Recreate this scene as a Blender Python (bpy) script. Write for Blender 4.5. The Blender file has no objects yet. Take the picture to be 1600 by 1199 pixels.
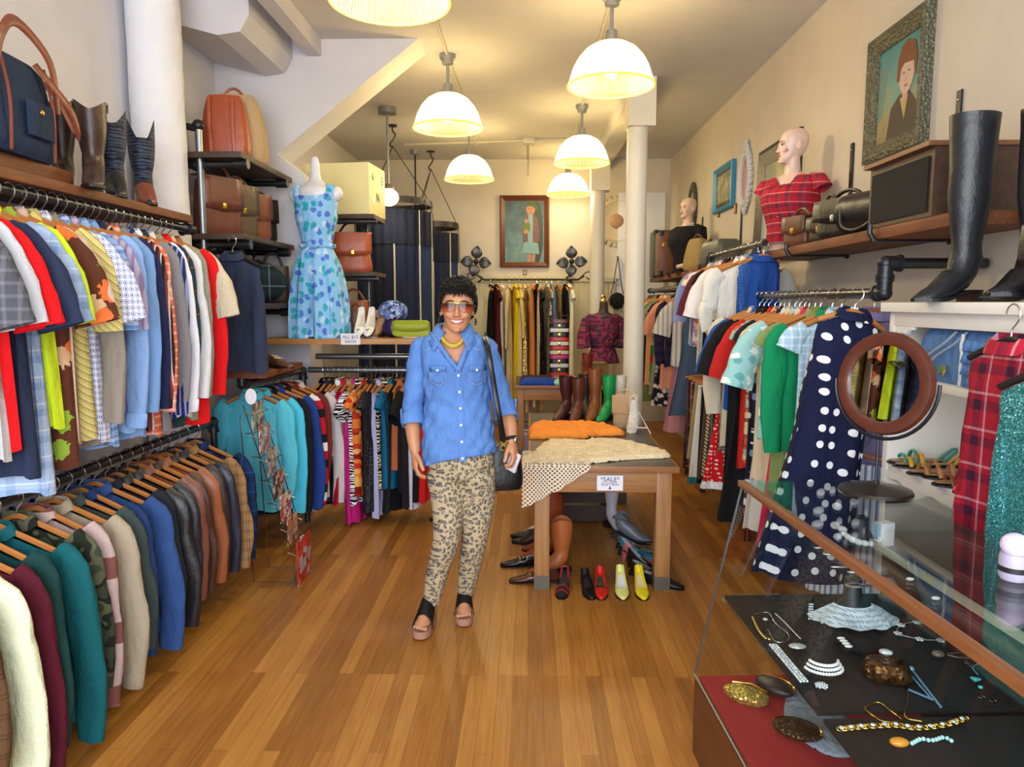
import bpy, bmesh, math, random
from mathutils import Vector, Matrix
from math import sin, cos, pi, radians as R, tan, atan, sqrt
C = bpy.context.scene.collection
# ------------------------------------------------------------------ camera
F = 1130.0; PITCH = atan(126/F); YAW = atan(26/F); CAMH = 1.62
cd = bpy.data.cameras.new('camera'); cam = bpy.data.objects.new('camera', cd); C.objects.link(cam)
cd.sensor_width = 36; cd.lens = 36*F/1600; cd.clip_start = .02
cam.location = (0, 0, CAMH); cam.rotation_euler = (pi/2-PITCH, 0, YAW)
bpy.context.scene.camera = cam
CM = cam.rotation_euler.to_matrix()
def P(u, v, Y=None, z=None, x=None):
    """point of the room seen at pixel (u,v) of the photograph, on the plane Y=, z= or x="""
    d = CM @ Vector(((u-800)/F, (599.5-v)/F, -1))
    t = Y/d.y if Y is not None else ((z-CAMH)/d.z if z is not None else x/d.x)
    return Vector((0, 0, CAMH)) + d*t
# ------------------------------------------------------------------ world, light, exposure
sc = bpy.context.scene
sc.view_settings.view_transform = 'Standard'; sc.view_settings.look = 'None'
sc.view_settings.exposure = 0.42; sc.view_settings.gamma = 1
w = bpy.data.worlds.new('world'); sc.world = w; w.use_nodes = True
w.node_tree.nodes['Background'].inputs[0].default_value = (.80, .90, 1, 1)
w.node_tree.nodes['Background'].inputs[1].default_value = 1.5
def area(name, loc, rot, sx, sy, e, col):
    l = bpy.data.lights.new(name, 'AREA'); l.shape = 'RECTANGLE'; l.size = sx; l.size_y = sy; l.energy = e; l.color = col
    o = bpy.data.objects.new(name, l); C.objects.link(o); o.location = loc; o.rotation_euler = rot
    return o
area('shop_window_daylight', (-.2, -1.6, 2.0), (R(88), 0, 0), 4.0, 2.8, 190, (.88, .93, 1))
def point(name, loc, e, col, r=.06):
    l = bpy.data.lights.new(name, 'POINT'); l.energy = e; l.color = col; l.shadow_soft_size = r
    o = bpy.data.objects.new(name, l); C.objects.link(o); o.location = loc
LAMPE = 21
# ------------------------------------------------------------------ colour and node helpers
def lin(h):
    h = h.lstrip('#'); r = []
    for i in (0, 2, 4):
        c = int(h[i:i+2], 16)/255
        r.append(c/12.92 if c <= .04045 else ((c+.055)/1.055)**2.4)
    return (*r, 1)
class NT:
    def __init__(s, name):
        s.m = bpy.data.materials.new(name); s.m.use_nodes = True; s.t = s.m.node_tree
        s.b = s.t.nodes['Principled BSDF']; s.out = s.t.nodes['Material Output']
    def n(s, typ, ins=None, **at):
        x = s.t.nodes.new('ShaderNode'+typ)
        for k, v in at.items(): setattr(x, k, v)
        for k, v in (ins or {}).items(): s.put(x.inputs[k], v)
        return x
    def put(s, sock, v):
        if isinstance(v, bpy.types.NodeSocket): s.t.links.new(v, sock)
        else: sock.default_value = v
    def math(s, op, a, b=0.0, c=0.0):
        x = s.n('Math', {0: a, 1: b, 2: c}, operation=op); return x.outputs[0]
    def obj(s): return s.n('TexCoord').outputs['Object']
    def xyz(s, v): x = s.n('SeparateXYZ', {0: v}); return x.outputs
    def comb(s, a, b, c): return s.n('CombineXYZ', {0: a, 1: b, 2: c}).outputs[0]
    def scale(s, v, sv): return s.n('VectorMath', {0: v, 1: sv}, operation='MULTIPLY').outputs[0]
    def ramp(s, f, stops, mode='LINEAR'):
        x = s.n('ValToRGB', {0: f}); r = x.color_ramp; r.interpolation = mode
        while len(r.elements) < len(stops): r.elements.new(1)
        for e, (p, c) in zip(r.elements, stops): e.position = p; e.color = lin(c) if isinstance(c, str) else c
        return x.outputs[0]
    def mix(s, f, a, b, bt='MIX'):
        x = s.n('Mix', data_type='RGBA', blend_type=bt)
        for i, v in ((0, f), (6, a), (7, b)):
            s.put(x.inputs[i], lin(v) if isinstance(v, str) else v)
        return x.outputs[2]
    def noise(s, v, sc, det=3, ro=.5, dist=0): return s.n('TexNoise', {'Vector': v, 'Scale': sc, 'Detail': det, 'Roughness': ro, 'Distortion': dist}).outputs
    def voro(s, v, sc, rnd=1.0, dim='3D'): return s.n('TexVoronoi', {'Vector': v, 'Scale': sc, 'Randomness': rnd}, voronoi_dimensions=dim).outputs
    def bump(s, h, st=.3, d=.01):
        x = s.n('Bump', {'Height': h, 'Strength': st, 'Distance': d}); s.put(s.b.inputs['Normal'], x.outputs[0])
    def done(s, col=None, rough=.6, metal=0, spec=None, **kw):
        if col is not None: s.put(s.b.inputs['Base Color'], lin(col) if isinstance(col, str) else col)
        s.put(s.b.inputs['Roughness'], rough); s.put(s.b.inputs['Metallic'], metal)
        if spec is not None: s.put(s.b.inputs['Specular IOR Level'], spec)
        for k, v in kw.items(): s.put(s.b.inputs[k], v)
        return s.m
_mc = {}
def simple(name, col, rough=.5, metal=0, bump=0, bs=60, var=.08, **kw):
    k = (name, col, rough, metal)
    if k in _mc: return _mc[k]
    s = NT(name); v = s.obj()
    n = s.noise(v, bs, 3)[0]
    c = s.mix(s.math('MULTIPLY', n, 1.0), lin(col), tuple(min(1, x*(1-var*3)) for x in lin(col)[:3])+(1,))
    if bump: s.bump(n, bump, .004)
    _mc[k] = s.done(c, rough, metal, **kw); return _mc[k]
def wood(name, c1, c2, axis='Y', rough=.45, sc=14, bump=.15):
    k = ('wood', name)
    if k in _mc: return _mc[k]
    s = NT(name); v = s.obj()
    st = {'X': (.06, 1, 1), 'Y': (1, .06, 1), 'Z': (1, 1, .06)}[axis]
    n = s.noise(s.scale(v, st), sc*2.2, 5, .6, .6)[0]
    n2 = s.noise(v, 3, 2)[0]
    f = s.math('ADD', s.math('MULTIPLY', n, .7), s.math('MULTIPLY', n2, .3))
    c = s.ramp(f, [(.3, c1), (.7, c2)])
    s.bump(n, bump, .003)
    _mc[k] = s.done(c, rough); return _mc[k]
def glassmat(name, col=(1, 1, 1, 1), a=.12, rough=.02):
    """thin sheet glass: clear, with fresnel reflection"""
    s = NT(name); s.t.nodes.remove(s.b)
    tr = s.n('BsdfTransparent', {0: col}); gl = s.n('BsdfGlossy', {'Roughness': rough})
    g = s.n('NewGeometry'); dt = s.n('VectorMath', {0: g.outputs['Normal'], 1: g.outputs['Incoming']}, operation='DOT_PRODUCT').outputs['Value']
    f = s.math('ADD', .04, s.math('MULTIPLY', .96, s.math('POWER', s.math('SUBTRACT', 1.0, s.math('ABSOLUTE', dt)), 5.0)))
    mx = s.n('MixShader', {0: f, 1: tr.outputs[0], 2: gl.outputs[0]})
    s.put(s.out.inputs[0], mx.outputs[0]); return s.m
# cloth -------------------------------------------------------------
def cloth(kind, *c, f=1.0, rough=.85, wr=.5, sheen=0.0, sub=0, **kw):
    k = ('cloth', kind, c, f, rough)
    if k in _mc: return _mc[k]
    s = NT('cloth_'+kind); v = s.obj(); X = s.xyz(v); x, y, z = X[0], X[1], X[2]
    v2 = s.comb(s.math('ADD', x, s.math('MULTIPLY', y, .8)), z, 0.0)
    fr = lambda a, q, o=0.0: s.math('FRACT', s.math('ADD', s.math('MULTIPLY', a, q), o+50.0))
    metal = 0; rr = rough
    if kind == 'plain': col = lin(c[0])
    elif kind == 'plaid':      # base, wide band, line, line 2
        q = 9*f
        h = s.ramp(fr(z, q), [(0, c[0]), (.34, c[1]), (.62, c[0]), (.78, c[2]), (.85, c[0])], 'CONSTANT')
        g = s.ramp(fr(x, q, .3), [(0, c[0]), (.34, c[1]), (.62, c[0]), (.74, c[3] if len(c) > 3 else c[2]), (.81, c[0])], 'CONSTANT')
        col = s.mix(.5, h, g)
    elif kind == 'check':
        q = 26*f
        h = s.ramp(fr(z, q), [(0, c[0]), (.72, c[1])], 'CONSTANT'); g = s.ramp(fr(x, q), [(0, c[0]), (.72, c[1])], 'CONSTANT')
        col = s.mix(.5, h, g)
    elif kind in ('vstripe', 'hstripe', 'dstripe'):
        a = x if kind == 'vstripe' else z if kind == 'hstripe' else s.math('ADD', x, z)
        nst = len(c); col = s.ramp(fr(a, 12*f), [(i/nst + (0 if i == 0 else .12), c[i]) for i in range(nst)], 'CONSTANT')
    elif kind == 'bands':      # broad horizontal bands, irregular
        nst = len(c); col = s.ramp(fr(z, 2.2*f), [(i/nst, c[i]) for i in range(nst)], 'CONSTANT')
    elif kind == 'dots':
        d = s.voro(v2, 14*f, .45, '2D')['Distance']
        col = s.mix(s.math('LESS_THAN', d, .21), c[0], c[1])
    elif kind == 'geo':
        d = s.voro(v2, 42*f, 0, '2D')['Distance']
        col = s.ramp(d, [(0, c[1]), (.16, c[0]), (.3, c[2] if len(c) > 2 else c[1]), (.42, c[0])], 'CONSTANT')
    elif kind == 'floral':     # base, then three flower colours
        o = s.voro(s.n('VectorMath', {0: v2, 1: s.scale(s.noise(v2, 16, 2)[1], (.05, .05, .05))}, operation='ADD').outputs[0], 11*f, 1, '2D')
        cc = s.ramp(s.xyz(o['Color'])[0], [(0, c[1]), (.4, c[2]), (.7, c[3] if len(c) > 3 else c[1])], 'CONSTANT')
        pt = s.noise(v2, 60*f, 2)[0]
        dd = s.math('ADD', o['Distance'], s.math('MULTIPLY', s.math('SUBTRACT', pt, .5), .5))
        col = s.mix(s.math('LESS_THAN', dd, .33), c[0], cc)
    elif kind == 'leopard':
        o = s.voro(s.n('VectorMath', {0: v2, 1: s.scale(s.noise(v2, 40, 2)[1], (.03, .03, .03))}, operation='ADD').outputs[0], 42*f, .9, '2D')['Distance']
        gap = s.noise(v2, 55*f, 1)[0]
        inn = s.math('MULTIPLY', s.math('LESS_THAN', o, .37), s.math('GREATER_THAN', s.math('ADD', o, s.math('MULTIPLY', gap, .5)), .34))
        col = s.mix(inn, c[0], c[1])
    elif kind == 'zebra':
        n = s.n('TexWave', {'Vector': s.scale(v2, (1, 2.2, 1)), 'Scale': 7*f, 'Distortion': 9, 'Detail': 2, 'Detail Scale': 1.6}, bands_direction='Y').outputs[1]
        col = s.ramp(n, [(0, c[0]), (.5, c[1])], 'CONSTANT')
    elif kind == 'print':      # small scattered multi-colour
        o = s.voro(s.n('VectorMath', {0: v2, 1: s.scale(s.noise(v2, 20, 2)[1], (.06, .06, .06))}, operation='ADD').outputs[0], 22*f, 1, '2D')
        nst = len(c); col = s.ramp(s.xyz(o['Color'])[0], [(i/nst, c[i]) for i in range(nst)], 'CONSTANT')
    elif kind == 'lace':
        d = s.voro(v2, 60*f, .3, '2D')['Distance']; col = s.mix(s.math('LESS_THAN', d, .3), c[0], c[1])
    elif kind == 'denim':
        n = s.noise(v, 220, 2)[0]; n2 = s.noise(v, 5, 3)[0]
        col = s.mix(n2, c[0], c[1]); col = s.mix(s.math('MULTIPLY', n, .22), col, tuple(min(1, q*2.2+.015) for q in lin(c[1])[:3])+(1,))
    elif kind == 'knit':
        n = s.noise(s.scale(v, (1, 1, 1.6)), 90, 3)[0]; col = s.mix(s.math('MULTIPLY', n, .6), c[0], c[1] if len(c) > 1 else '#000000')
    elif kind == 'sequin':
        o = s.voro(v, 130*f, 1)
        col = s.mix(s.xyz(o['Color'])[0], c[0], c[1]); rr = .25; metal = .7
        nm = s.n('VectorMath', {0: s.n('NewGeometry').outputs['Normal'], 1: s.scale(s.n('VectorMath', {0: o['Color'], 1: (.5, .5, .5)}, operation='SUBTRACT').outputs[0], (.9, .9, .9))}, operation='ADD').outputs[0]
        s.put(s.b.inputs['Normal'], s.n('VectorMath', {0: nm}, operation='NORMALIZE').outputs[0])
    elif kind == 'leather':
        n = s.noise(v, 7, 3)[0]; col = s.mix(s.math('MULTIPLY', n, .8), c[0], c[1] if len(c) > 1 else tuple(q*1.9+.004 for q in lin(c[0])[:3])+(1,)); rr = min(rough, .38)
    elif kind == 'tweed':
        q = 16*f
        h = s.ramp(fr(z, q), [(0, c[0]), (.45, c[1]), (.55, c[0]), (.65, c[1]), (.75, c[0])], 'CONSTANT'); g = s.ramp(fr(x, q), [(0, c[0]), (.45, c[1]), (.55, c[0]), (.65, c[1]), (.75, c[0])], 'CONSTANT')
        col = s.mix(.5, h, g); col = s.mix(s.math('MULTIPLY', s.noise(v, 300, 1)[0], .3), col, c[0])
    elif kind == 'camo':
        col = s.ramp(s.noise(v2, 9*f, 1)[0], [(0, c[0]), (.45, c[1]), (.53, c[2]), (.6, c[0])], 'CONSTANT')
    if kind != 'sequin':
        fold = s.noise(s.scale(v, (1, 1, .38)), 11, 3, .5, .5)[0]; fine = s.noise(v, 160, 2)[0]
        if kind == 'leather': fold = s.noise(s.scale(v, (1, 1, .8)), 22, 4, .6, .4)[0]
        s.bump(s.math('ADD', fold, s.math('MULTIPLY', fine, .10)), min(1, wr*1.5) if kind != 'leather' else wr*.6, .035 if kind != 'leather' else .012)
    m = s.done(col, rr, metal, spec=.5 if kind == 'leather' else .25)
    if sheen: s.put(s.b.inputs['Sheen Weight'], sheen)
    _mc[k] = m; return m
# ------------------------------------------------------------------ mesh helpers
class MB:
    def __init__(s): s.v = []; s.f = []; s.mi = []; s.cur = 0
    def add(s, vs, fs, M=None):
        b = len(s.v); s.v += [tuple(M @ Vector(p)) if M else tuple(p) for p in vs]
        s.f += [tuple(i+b for i in q) for q in fs]; s.mi += [s.cur]*len(fs); return s
    def box(s, c, d, rz=0, rot=None, bev=0):
        x, y, z = d[0]/2, d[1]/2, d[2]/2
        M = Matrix.Translation(Vector(c)) @ ((rot.to_matrix().to_4x4() if rot else Matrix.Rotation(rz, 4, 'Z')))
        if not bev:
            vs = [(i*x, j*y, k*z) for k in (-1, 1) for j in (-1, 1) for i in (-1, 1)]
            fs = [(0, 2, 3, 1), (4, 5, 7, 6), (0, 1, 5, 4), (2, 6, 7, 3), (0, 4, 6, 2), (1, 3, 7, 5)]
            return s.add(vs, fs, M)
        bm = bmesh.new(); bmesh.ops.create_cube(bm, size=1, matrix=Matrix.Diagonal((2*x, 2*y, 2*z, 1)))
        bmesh.ops.bevel(bm, geom=bm.edges[:], offset=min(bev, x*.95, y*.95, z*.95), segments=2, profile=.6, affect='EDGES')
        return s.bm(bm, M)
    def bm(s, bm, M=None):
        bm.verts.index_update(); s.add([v.co.copy() for v in bm.verts], [[v.index for v in f.verts] for f in bm.faces], M); bm.free(); return s
    def loft(s, rings, closed=True, cap=(True, True)):
        n = len(rings[0]); vs = [p for r in rings for p in r]; fs = []
        for i in range(len(rings)-1):
            for j in range(n if closed else n-1):
                k = (j+1) % n; fs.append((i*n+j, i*n+k, (i+1)*n+k, (i+1)*n+j))
        if closed and cap[0]: fs.append(tuple(range(n-1, -1, -1)))
        if closed and cap[1]: fs.append(tuple((len(rings)-1)*n+j for j in range(n)))
        return s.add(vs, fs)
    def tube(s, path, r, n=8, cap=True, flat=1.0, up=None, closed=False):
        pts = [Vector(p) for p in path]; m = len(pts)
        rr = r if isinstance(r, (list, tuple)) else [r]*m
        rings = []; prev = None
        for i, p in enumerate(pts):
            if closed: t = pts[(i+1) % m]-pts[i-1]
            else: t = pts[min(i+1, m-1)]-pts[max(i-1, 0)]
            t = t.normalized() if t.length > 1e-9 else Vector((0, 0, 1))
            a = Vector(up) if up else (prev if prev is not None else (Vector((0, 0, 1)) if abs(t.z) < .9 else Vector((1, 0, 0))))
            a = a - t*a.dot(t); a = a.normalized() if a.length > 1e-6 else t.orthogonal().normalized(); prev = a; b = t.cross(a)
            rings.append([p + a*rr[i]*cos(2*pi*k/n)*flat + b*rr[i]*sin(2*pi*k/n) for k in range(n)])
        if closed:
            rings.append(rings[0]); return s.loft(rings, cap=(False, False))
        return s.loft(rings, cap=(cap, cap))
    def lathe(s, prof, c=(0, 0, 0), n=24, rot=None, sx=1, sy=1):
        rings = [[(r*cos(2*pi*k/n)*sx, r*sin(2*pi*k/n)*sy, z) for k in range(n)] for r, z in prof]
        M = Matrix.Translation(Vector(c)) @ (rot.to_matrix().to_4x4() if rot else Matrix())
        b = MB(); b.loft(rings, cap=(prof[0][0] > 1e-4, prof[-1][0] > 1e-4)); return s.add(b.v, b.f, M)
    def ell(s, c, r, n=16, m=10, rot=None, p=1.0):
        rings = []
        for i in range(m+1):
            a = -pi/2 + pi*i/m; a = max(-pi/2+.02, min(pi/2-.02, a))
            rings.append([(r[0]*cos(a)*cos(2*pi*k/n), r[1]*cos(a)*sin(2*pi*k/n), r[2]*sin(a)) for k in range(n)])
        M = Matrix.Translation(Vector(c)) @ (rot.to_matrix().to_4x4() if rot else Matrix())
        b = MB(); b.loft(rings); return s.add(b.v, b.f, M)
    def prism(s, poly, d, M=None):      # poly in XZ, extruded along +Y by d
        n = len(poly); vs = [(x, 0, z) for x, z in poly] + [(x, d, z) for x, z in poly]
        fs = [tuple(range(n)), tuple(range(2*n-1, n-1, -1))] + [(i, i+n, (i+1) % n+n, (i+1) % n) for i in range(n)]
        return s.add(vs, fs, M)
    def build(s, name, mat, parent=None, smooth=True, loc=None, rot=None, ang=40, label=None, sol=0, sub=0):
        me = bpy.data.meshes.new(name); me.from_pydata(s.v, [], s.f)
        for m in (mat if isinstance(mat, list) else [mat]): me.materials.append(m)
        if any(s.mi): me.polygons.foreach_set('material_index', s.mi)
        bm = bmesh.new(); bm.from_mesh(me); bmesh.ops.recalc_face_normals(bm, faces=bm.faces); bm.to_mesh(me); bm.free()
        if smooth:
            me.shade_smooth(); me.set_sharp_from_angle(angle=R(ang))
        o = bpy.data.objects.new(name, me); C.objects.link(o)
        if parent is not None: o.parent = parent
        if loc is not None: o.location = loc
        if rot is not None: o.rotation_euler = rot
        if label: o['label'] = label
        if sub:
            m = o.modifiers.new('sub', 'SUBSURF'); m.levels = m.render_levels = sub
        if sol:
            m = o.modifiers.new('sol', 'SOLIDIFY'); m.thickness = sol; m.offset = 0
        return o
def empty(name, loc=(0, 0, 0), rz=0, label=None, cat=None, group=None, rot=None):
    o = bpy.data.objects.new(name, None); C.objects.link(o); o.location = loc; o.rotation_euler = rot or (0, 0, rz)
    return tag(o, label, cat, group)
def tag(o, label=None, cat=None, group=None, kind=None):
    if label: o['label'] = label
    if cat: o['category'] = cat
    if group: o['group'] = group
    if kind: o['kind'] = kind
    return o
def struct(name, mb, m, parent=None, **k):
    o = mb.build(name, m, parent, **k)
    if parent is None: o['kind'] = 'structure'
    return o
def copytree(o, parent=None):
    c = o.copy(); C.objects.link(c); c.parent = parent
    for ch in list(o.children): copytree(ch, c)
    return c
def smoothpath(pts, k=4):
    """Catmull-Rom through pts"""
    p = [Vector(q) for q in pts]; p = [p[0]*2-p[1]] + p + [p[-1]*2-p[-2]]; out = []
    for i in range(1, len(p)-2):
        for j in range(k):
            t = j/k; a, b, c, d = p[i-1:i+3]
            out.append(.5*((2*b)+(c-a)*t+(2*a-5*b+4*c-d)*t*t+(3*b-a-3*c+d)*t**3))
    out.append(p[-2]); return out
# ================================================================== STRUCTURE
XL, XR, YB, HC, YF = -2.3, 1.88, 9.9, 3.52, -1.7
s = NT('floor_boards'); v = s.obj(); X = s.xyz(v)
bv = s.comb(X[1], X[0], 0.0)
br = s.n('TexBrick', {'Vector': bv, 'Color1': (0, 0, 0, 1), 'Color2': (1, 1, 1, 1), 'Mortar': (.5, .5, .5, 1), 'Scale': 1.0, 'Mortar Size': .0008, 'Brick Width': 1.5, 'Row Height': .064, 'Bias': 0.0}, offset=.37, offset_frequency=3)
gr = s.noise(s.scale(v, (1, .045, 1)), 70, 5, .6, .4)[0]; big = s.noise(v, 1.3, 3)[0]
f = s.math('ADD', s.math('MULTIPLY', s.xyz(br.outputs[0])[0], .24), s.math('ADD', s.math('MULTIPLY', gr, .42), s.math('MULTIPLY', big, .25)))
c = s.ramp(f, [(.15, '#6a4016'), (.38, '#976024'), (.58, '#b67e38'), (.8, '#d09c52')])
c = s.mix(s.math('MULTIPLY', br.outputs[1], .7), c, '#4a2812')
s.bump(s.math('SUBTRACT', s.math('MULTIPLY', gr, .15), br.outputs[1]), .25, .004)
FLOORM = s.done(c, s.math('ADD', .26, s.math('MULTIPLY', big, .22)), spec=.45)
def plaster(name, col, col2, rough=.85, b=.12, sc=4):
    s = NT(name); v = s.obj(); n = s.noise(v, sc, 4)[0]; n2 = s.noise(v, sc*14, 3)[0]
    s.bump(s.math('ADD', s.math('MULTIPLY', n2, .3), n), b, .01); return s.done(s.mix(n, col, col2), rough, spec=.3)
WALLM = plaster('wall_plaster', '#d2c8b8', '#c2b8a8')
WALLW = plaster('white_wall_plaster', '#d5d2d6', '#c9c6ca')
CEILM = plaster('ceiling_plaster', '#d0ccca', '#c4c0be')
COLM = plaster('column_paint', '#e6e0d2', '#dcd6c6', .45, .15, 8)
ROUGHM = plaster('rough_column_plaster', '#e8e8ee', '#dadae0', .8, .8, 14)
struct('floor', MB().box(((XL+XR)/2, (YF+YB)/2, -.05), (XR-XL+.4, YB-YF+.4, .1)), FLOORM)
struct('ceiling', MB().box(((XL+XR)/2, (YF+YB)/2, HC+.05), (XR-XL+.4, YB-YF+.4, .1)), CEILM)
struct('wall_left', MB().box((XL-.06, (YF+YB)/2, HC/2), (.12, YB-YF, HC)), WALLW)
struct('wall_right', MB().box((XR+.06, (YF+YB)/2, HC/2), (.12, YB-YF, HC)), WALLM)
struct('wall_back', MB().box(((XL+XR)/2, YB+.06, HC/2), (XR-XL+.24, .12, HC)), WALLM)
struct('baseboard_right', MB().box((XR-.01, (YF+YB)/2, .07), (.02, YB-YF, .14)), WALLM)
struct('baseboard_back', MB().box((-.2, YB-.01, .07), (4, .02, .14)), WALLM)
# panelled strip along the back wall behind the gowns
mb = MB(); mb.box((.2, YB-.02, 1.02), (1.9, .03, 1.84))
for i in range(24): mb.box((-.72+i*.08, YB-.04, 1.0), (.055, .02, 1.78))
mb.box((.2, YB-.035, 1.94), (1.94, .06, .07)); struct('trim_back_panelling', mb, plaster('panel_paint', '#d9cda8', '#cfc39e'))
# stair enclosure on the other side of the shelving: a white wall with a sloping soffit
YS = 5.45
struct('wall_stair', MB().prism([(XL, 0), (-1.66, 0), (-1.66, 2.55), (-1.86, 2.71), (-.80, HC), (XL, HC)], .34, Matrix.Translation((0, YS, 0))), WALLW, smooth=False)
struct('beam_left', MB().prism([(XL, 3.36), (-1.92, 3.26), (-1.78, 3.28), (-1.72, 3.38), (-1.72, HC), (XL, HC)], .8, Matrix.Translation((0, 4.62, 0))), WALLW, smooth=False)
struct('beam_left_trim', MB().box((-1.56, 4.9, 3.46), (.10, 1.1, .12)), WALLW, smooth=False)
mb = MB(); rnd = random.Random(3); rings = []
for i in range(41):
    z = HC*i/40; rings.append([((.145+rnd.uniform(-.004, .004))*cos(2*pi*k/28), (.145+rnd.uniform(-.004, .004))*sin(2*pi*k/28), z) for k in range(28)])
mb.loft(rings); struct('column_left', mb, ROUGHM, loc=(-2.145, 4.28, 0), ang=80)
for i, (x, y, r, zt) in enumerate([(.94, 6.5, .09, 3.12), (.86, 9.25, .092, 3.0)]):
    mb = MB().lathe([(r*1.5, 0), (r*1.5, .03), (r*1.15, .06), (r, .1), (r, zt-.02), (r*1.12, zt)], (x, y, 0), 28)
    mb.box((x+.02, y, (zt+HC)/2), (.23, .26, HC-zt)); struct('column_right' if i == 0 else 'column_rear', mb, COLM, ang=50)
struct('beam_right', MB().box((.94, 8.2, 3.44), (.2, 3.3, .16)), CEILM, smooth=False)
mb = MB(); mb.box((-.45, YB-.3, HC-.12), (3.6, .6, .24)); 
struct('beam_back_right', MB().box((1.5, YB-.02, 2.3), (.62, .05, 1.55)), plaster('alcove_paint', '#e2e2e4', '#d8d8dc'), smooth=False)
# ================================================================== common materials
IRON = simple('black_iron', '#3a3a3e', .38, .75, .15, 90)
STEEL = simple('galvanised_pipe', '#8f979e', .3, .9, .1, 60)
DKPIPE = simple('dark_pipe', '#55585c', .28, .9, .1, 60)
CHROME = simple('chrome', '#d5d8dc', .12, 1)
WIREM = simple('hanger_wire', '#cfcdc6', .2, .9)
HWOOD = wood('hanger_wood', '#a8652e', '#c98648', 'X', .4)
HDARK = simple('hanger_black', '#2a2420', .35)
SHELFW = wood('rough_shelf_wood', '#4a2814', '#8a4f28', 'Y', .6, 22, .6)
SHELFX = wood('pale_shelf_wood', '#9a6636', '#c08c54', 'X', .45, 16, .2)
DARKW = wood('dark_board_wood', '#2c1f1a', '#4c3628', 'Y', .55, 20, .4)
# ================================================================== PENDANT LAMPS
s = NT('ribbed_lamp_glass'); v = s.obj(); X = s.xyz(v)
an = s.math('ARCTAN2', X[1], X[0]); rib = s.math('SINE', s.math('MULTIPLY', an, 90.0))
s.t.nodes.remove(s.b)
bmp = s.n('Bump', {'Height': rib, 'Strength': .8, 'Distance': .004})
tl = s.n('BsdfTranslucent', {0: lin('#fff3cf')}); s.put(tl.inputs['Normal'], bmp.outputs[0])
tr = s.n('BsdfTransparent', {0: lin('#fff4c8')}); gl = s.n('BsdfGlossy', {0: (1, .95, .8, 1), 'Roughness': .12}); s.put(gl.inputs['Normal'], bmp.outputs[0])
ribf = s.math('MULTIPLY', s.math('ADD', rib, 1.0), .5)
em = s.n('Emission', {0: lin('#ffe27c'), 1: s.math('ADD', .06, s.math('MULTIPLY', ribf, .55))})
m1 = s.n('MixShader', {0: s.math('ADD', .38, s.math('MULTIPLY', ribf, .3)), 1: tr.outputs[0], 2: tl.outputs[0]})
m2 = s.n('MixShader', {0: .12, 1: m1.outputs[0], 2: gl.outputs[0]})
ad = s.n('AddShader', {0: m2.outputs[0], 1: em.outputs[0]}); s.put(s.out.inputs[0], ad.outputs[0]); LGLASS = s.m
s = NT('lamp_rim_glass'); RIMM = s.done('#f4e26a', .25); s.put(s.b.inputs['Emission Color'], lin('#f6de4e')); s.put(s.b.inputs['Emission Strength'], .55)
s = NT('lamp_bulb'); s.done('#ffffff', .4); s.put(s.b.inputs['Emission Color'], lin('#fff4d0')); s.put(s.b.inputs['Emission Strength'], 22); BULB = s.m
GREYM = simple('grey_lamp_metal', '#9a9c9e', .4, .6)
def lamp(x, y, label, z=2.97, r=.27):
    t = empty('pendant_lamp', (x, y, HC), 0, label, 'pendant lamp', 'ribbed glass dome lamps on the ceiling')
    MB().lathe([(.062, 0), (.062, -.03), (.045, -.05), (.045, -.07), (.02, -.08)]).build('canopy', GREYM, t)
    MB().tube([(0, 0, -.06), (0, 0, z-HC+.27)], .012, 10).build('rod', GREYM, t)
    MB().lathe([(.0, .33), (.035, .33), (.04, .27), (.055, .255), (.05, .25)], (0, 0, z-HC)).build('lamp_holder', GREYM, t)
    prof = [(.06*r/.27, .26), (.11*r/.27, .245), (.16*r/.27, .215), (.205*r/.27, .165), (.235*r/.27, .11), (.255*r/.27, .05), (r, 0)]
    MB().lathe([(a, b) for a, b in prof], (0, 0, z-HC), 64).build('lamp_shade', LGLASS, t, ang=80) if False else None
    b = MB(); n = 64; b.loft([[(a*cos(2*pi*k/n), a*sin(2*pi*k/n), q+z-HC) for k in range(n)] for a, q in prof], cap=(False, False))
    sh = b.build('lamp_shade', LGLASS, t, ang=80)
    MB().tube([(r*cos(2*pi*k/48), r*sin(2*pi*k/48), z-HC) for k in range(48)], .007, 8, closed=True).build('rim', RIMM, sh)
    MB().ell((0, 0, z-HC+.10), (.042, .042, .055)).build('bulb', BULB, t)
    point('lamp_light', (x, y, z+.02), LAMPE, (1, .81, .48), .09)
for x, y, l in [(-.63, 3.42, 'ribbed glass dome lamp nearest the street, cut by the top edge'),
                (-.63, 5.8, 'ribbed glass dome lamp behind the topmost one, above the sunglasses woman'),
                (-.66, 8.15, 'small looking ribbed dome lamp farthest back, above the doll painting\'s left side'),
                (.51, 4.72, 'large glowing ribbed dome lamp in front of the round column top'),
                (.51, 7.25, 'middle ribbed dome lamp of the row beside the columns'),
                (.49, 9.3, 'farthest ribbed dome lamp, just right of the framed girl painting')]:
    lamp(x, y, l)
CONDM = simple('painted_conduit', '#cfc8b4', .5)
c = MB().tube([(-.63, 2.2, HC-.012), (-.63, 8.9, HC-.012)], .011, 8).build('ceiling_conduit', CONDM); tag(c, 'thin painted conduit joining the lamps of the row above the woman', 'conduit', 'conduits across the ceiling')
c = MB().tube([(.51, 2.2, HC-.012), (.51, 8.9, HC-.012)], .011, 8).build('ceiling_conduit', CONDM); tag(c, 'thin painted conduit joining the lamps of the row beside the columns', 'conduit', 'conduits across the ceiling')
c = MB().tube([(-1.5, 8.9, HC-.012), (.9, 8.6, HC-.012)], .014, 8).build('ceiling_conduit', CONDM); tag(c, 'white conduit crossing the ceiling near the back wall', 'conduit', 'conduits across the ceiling')
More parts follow.
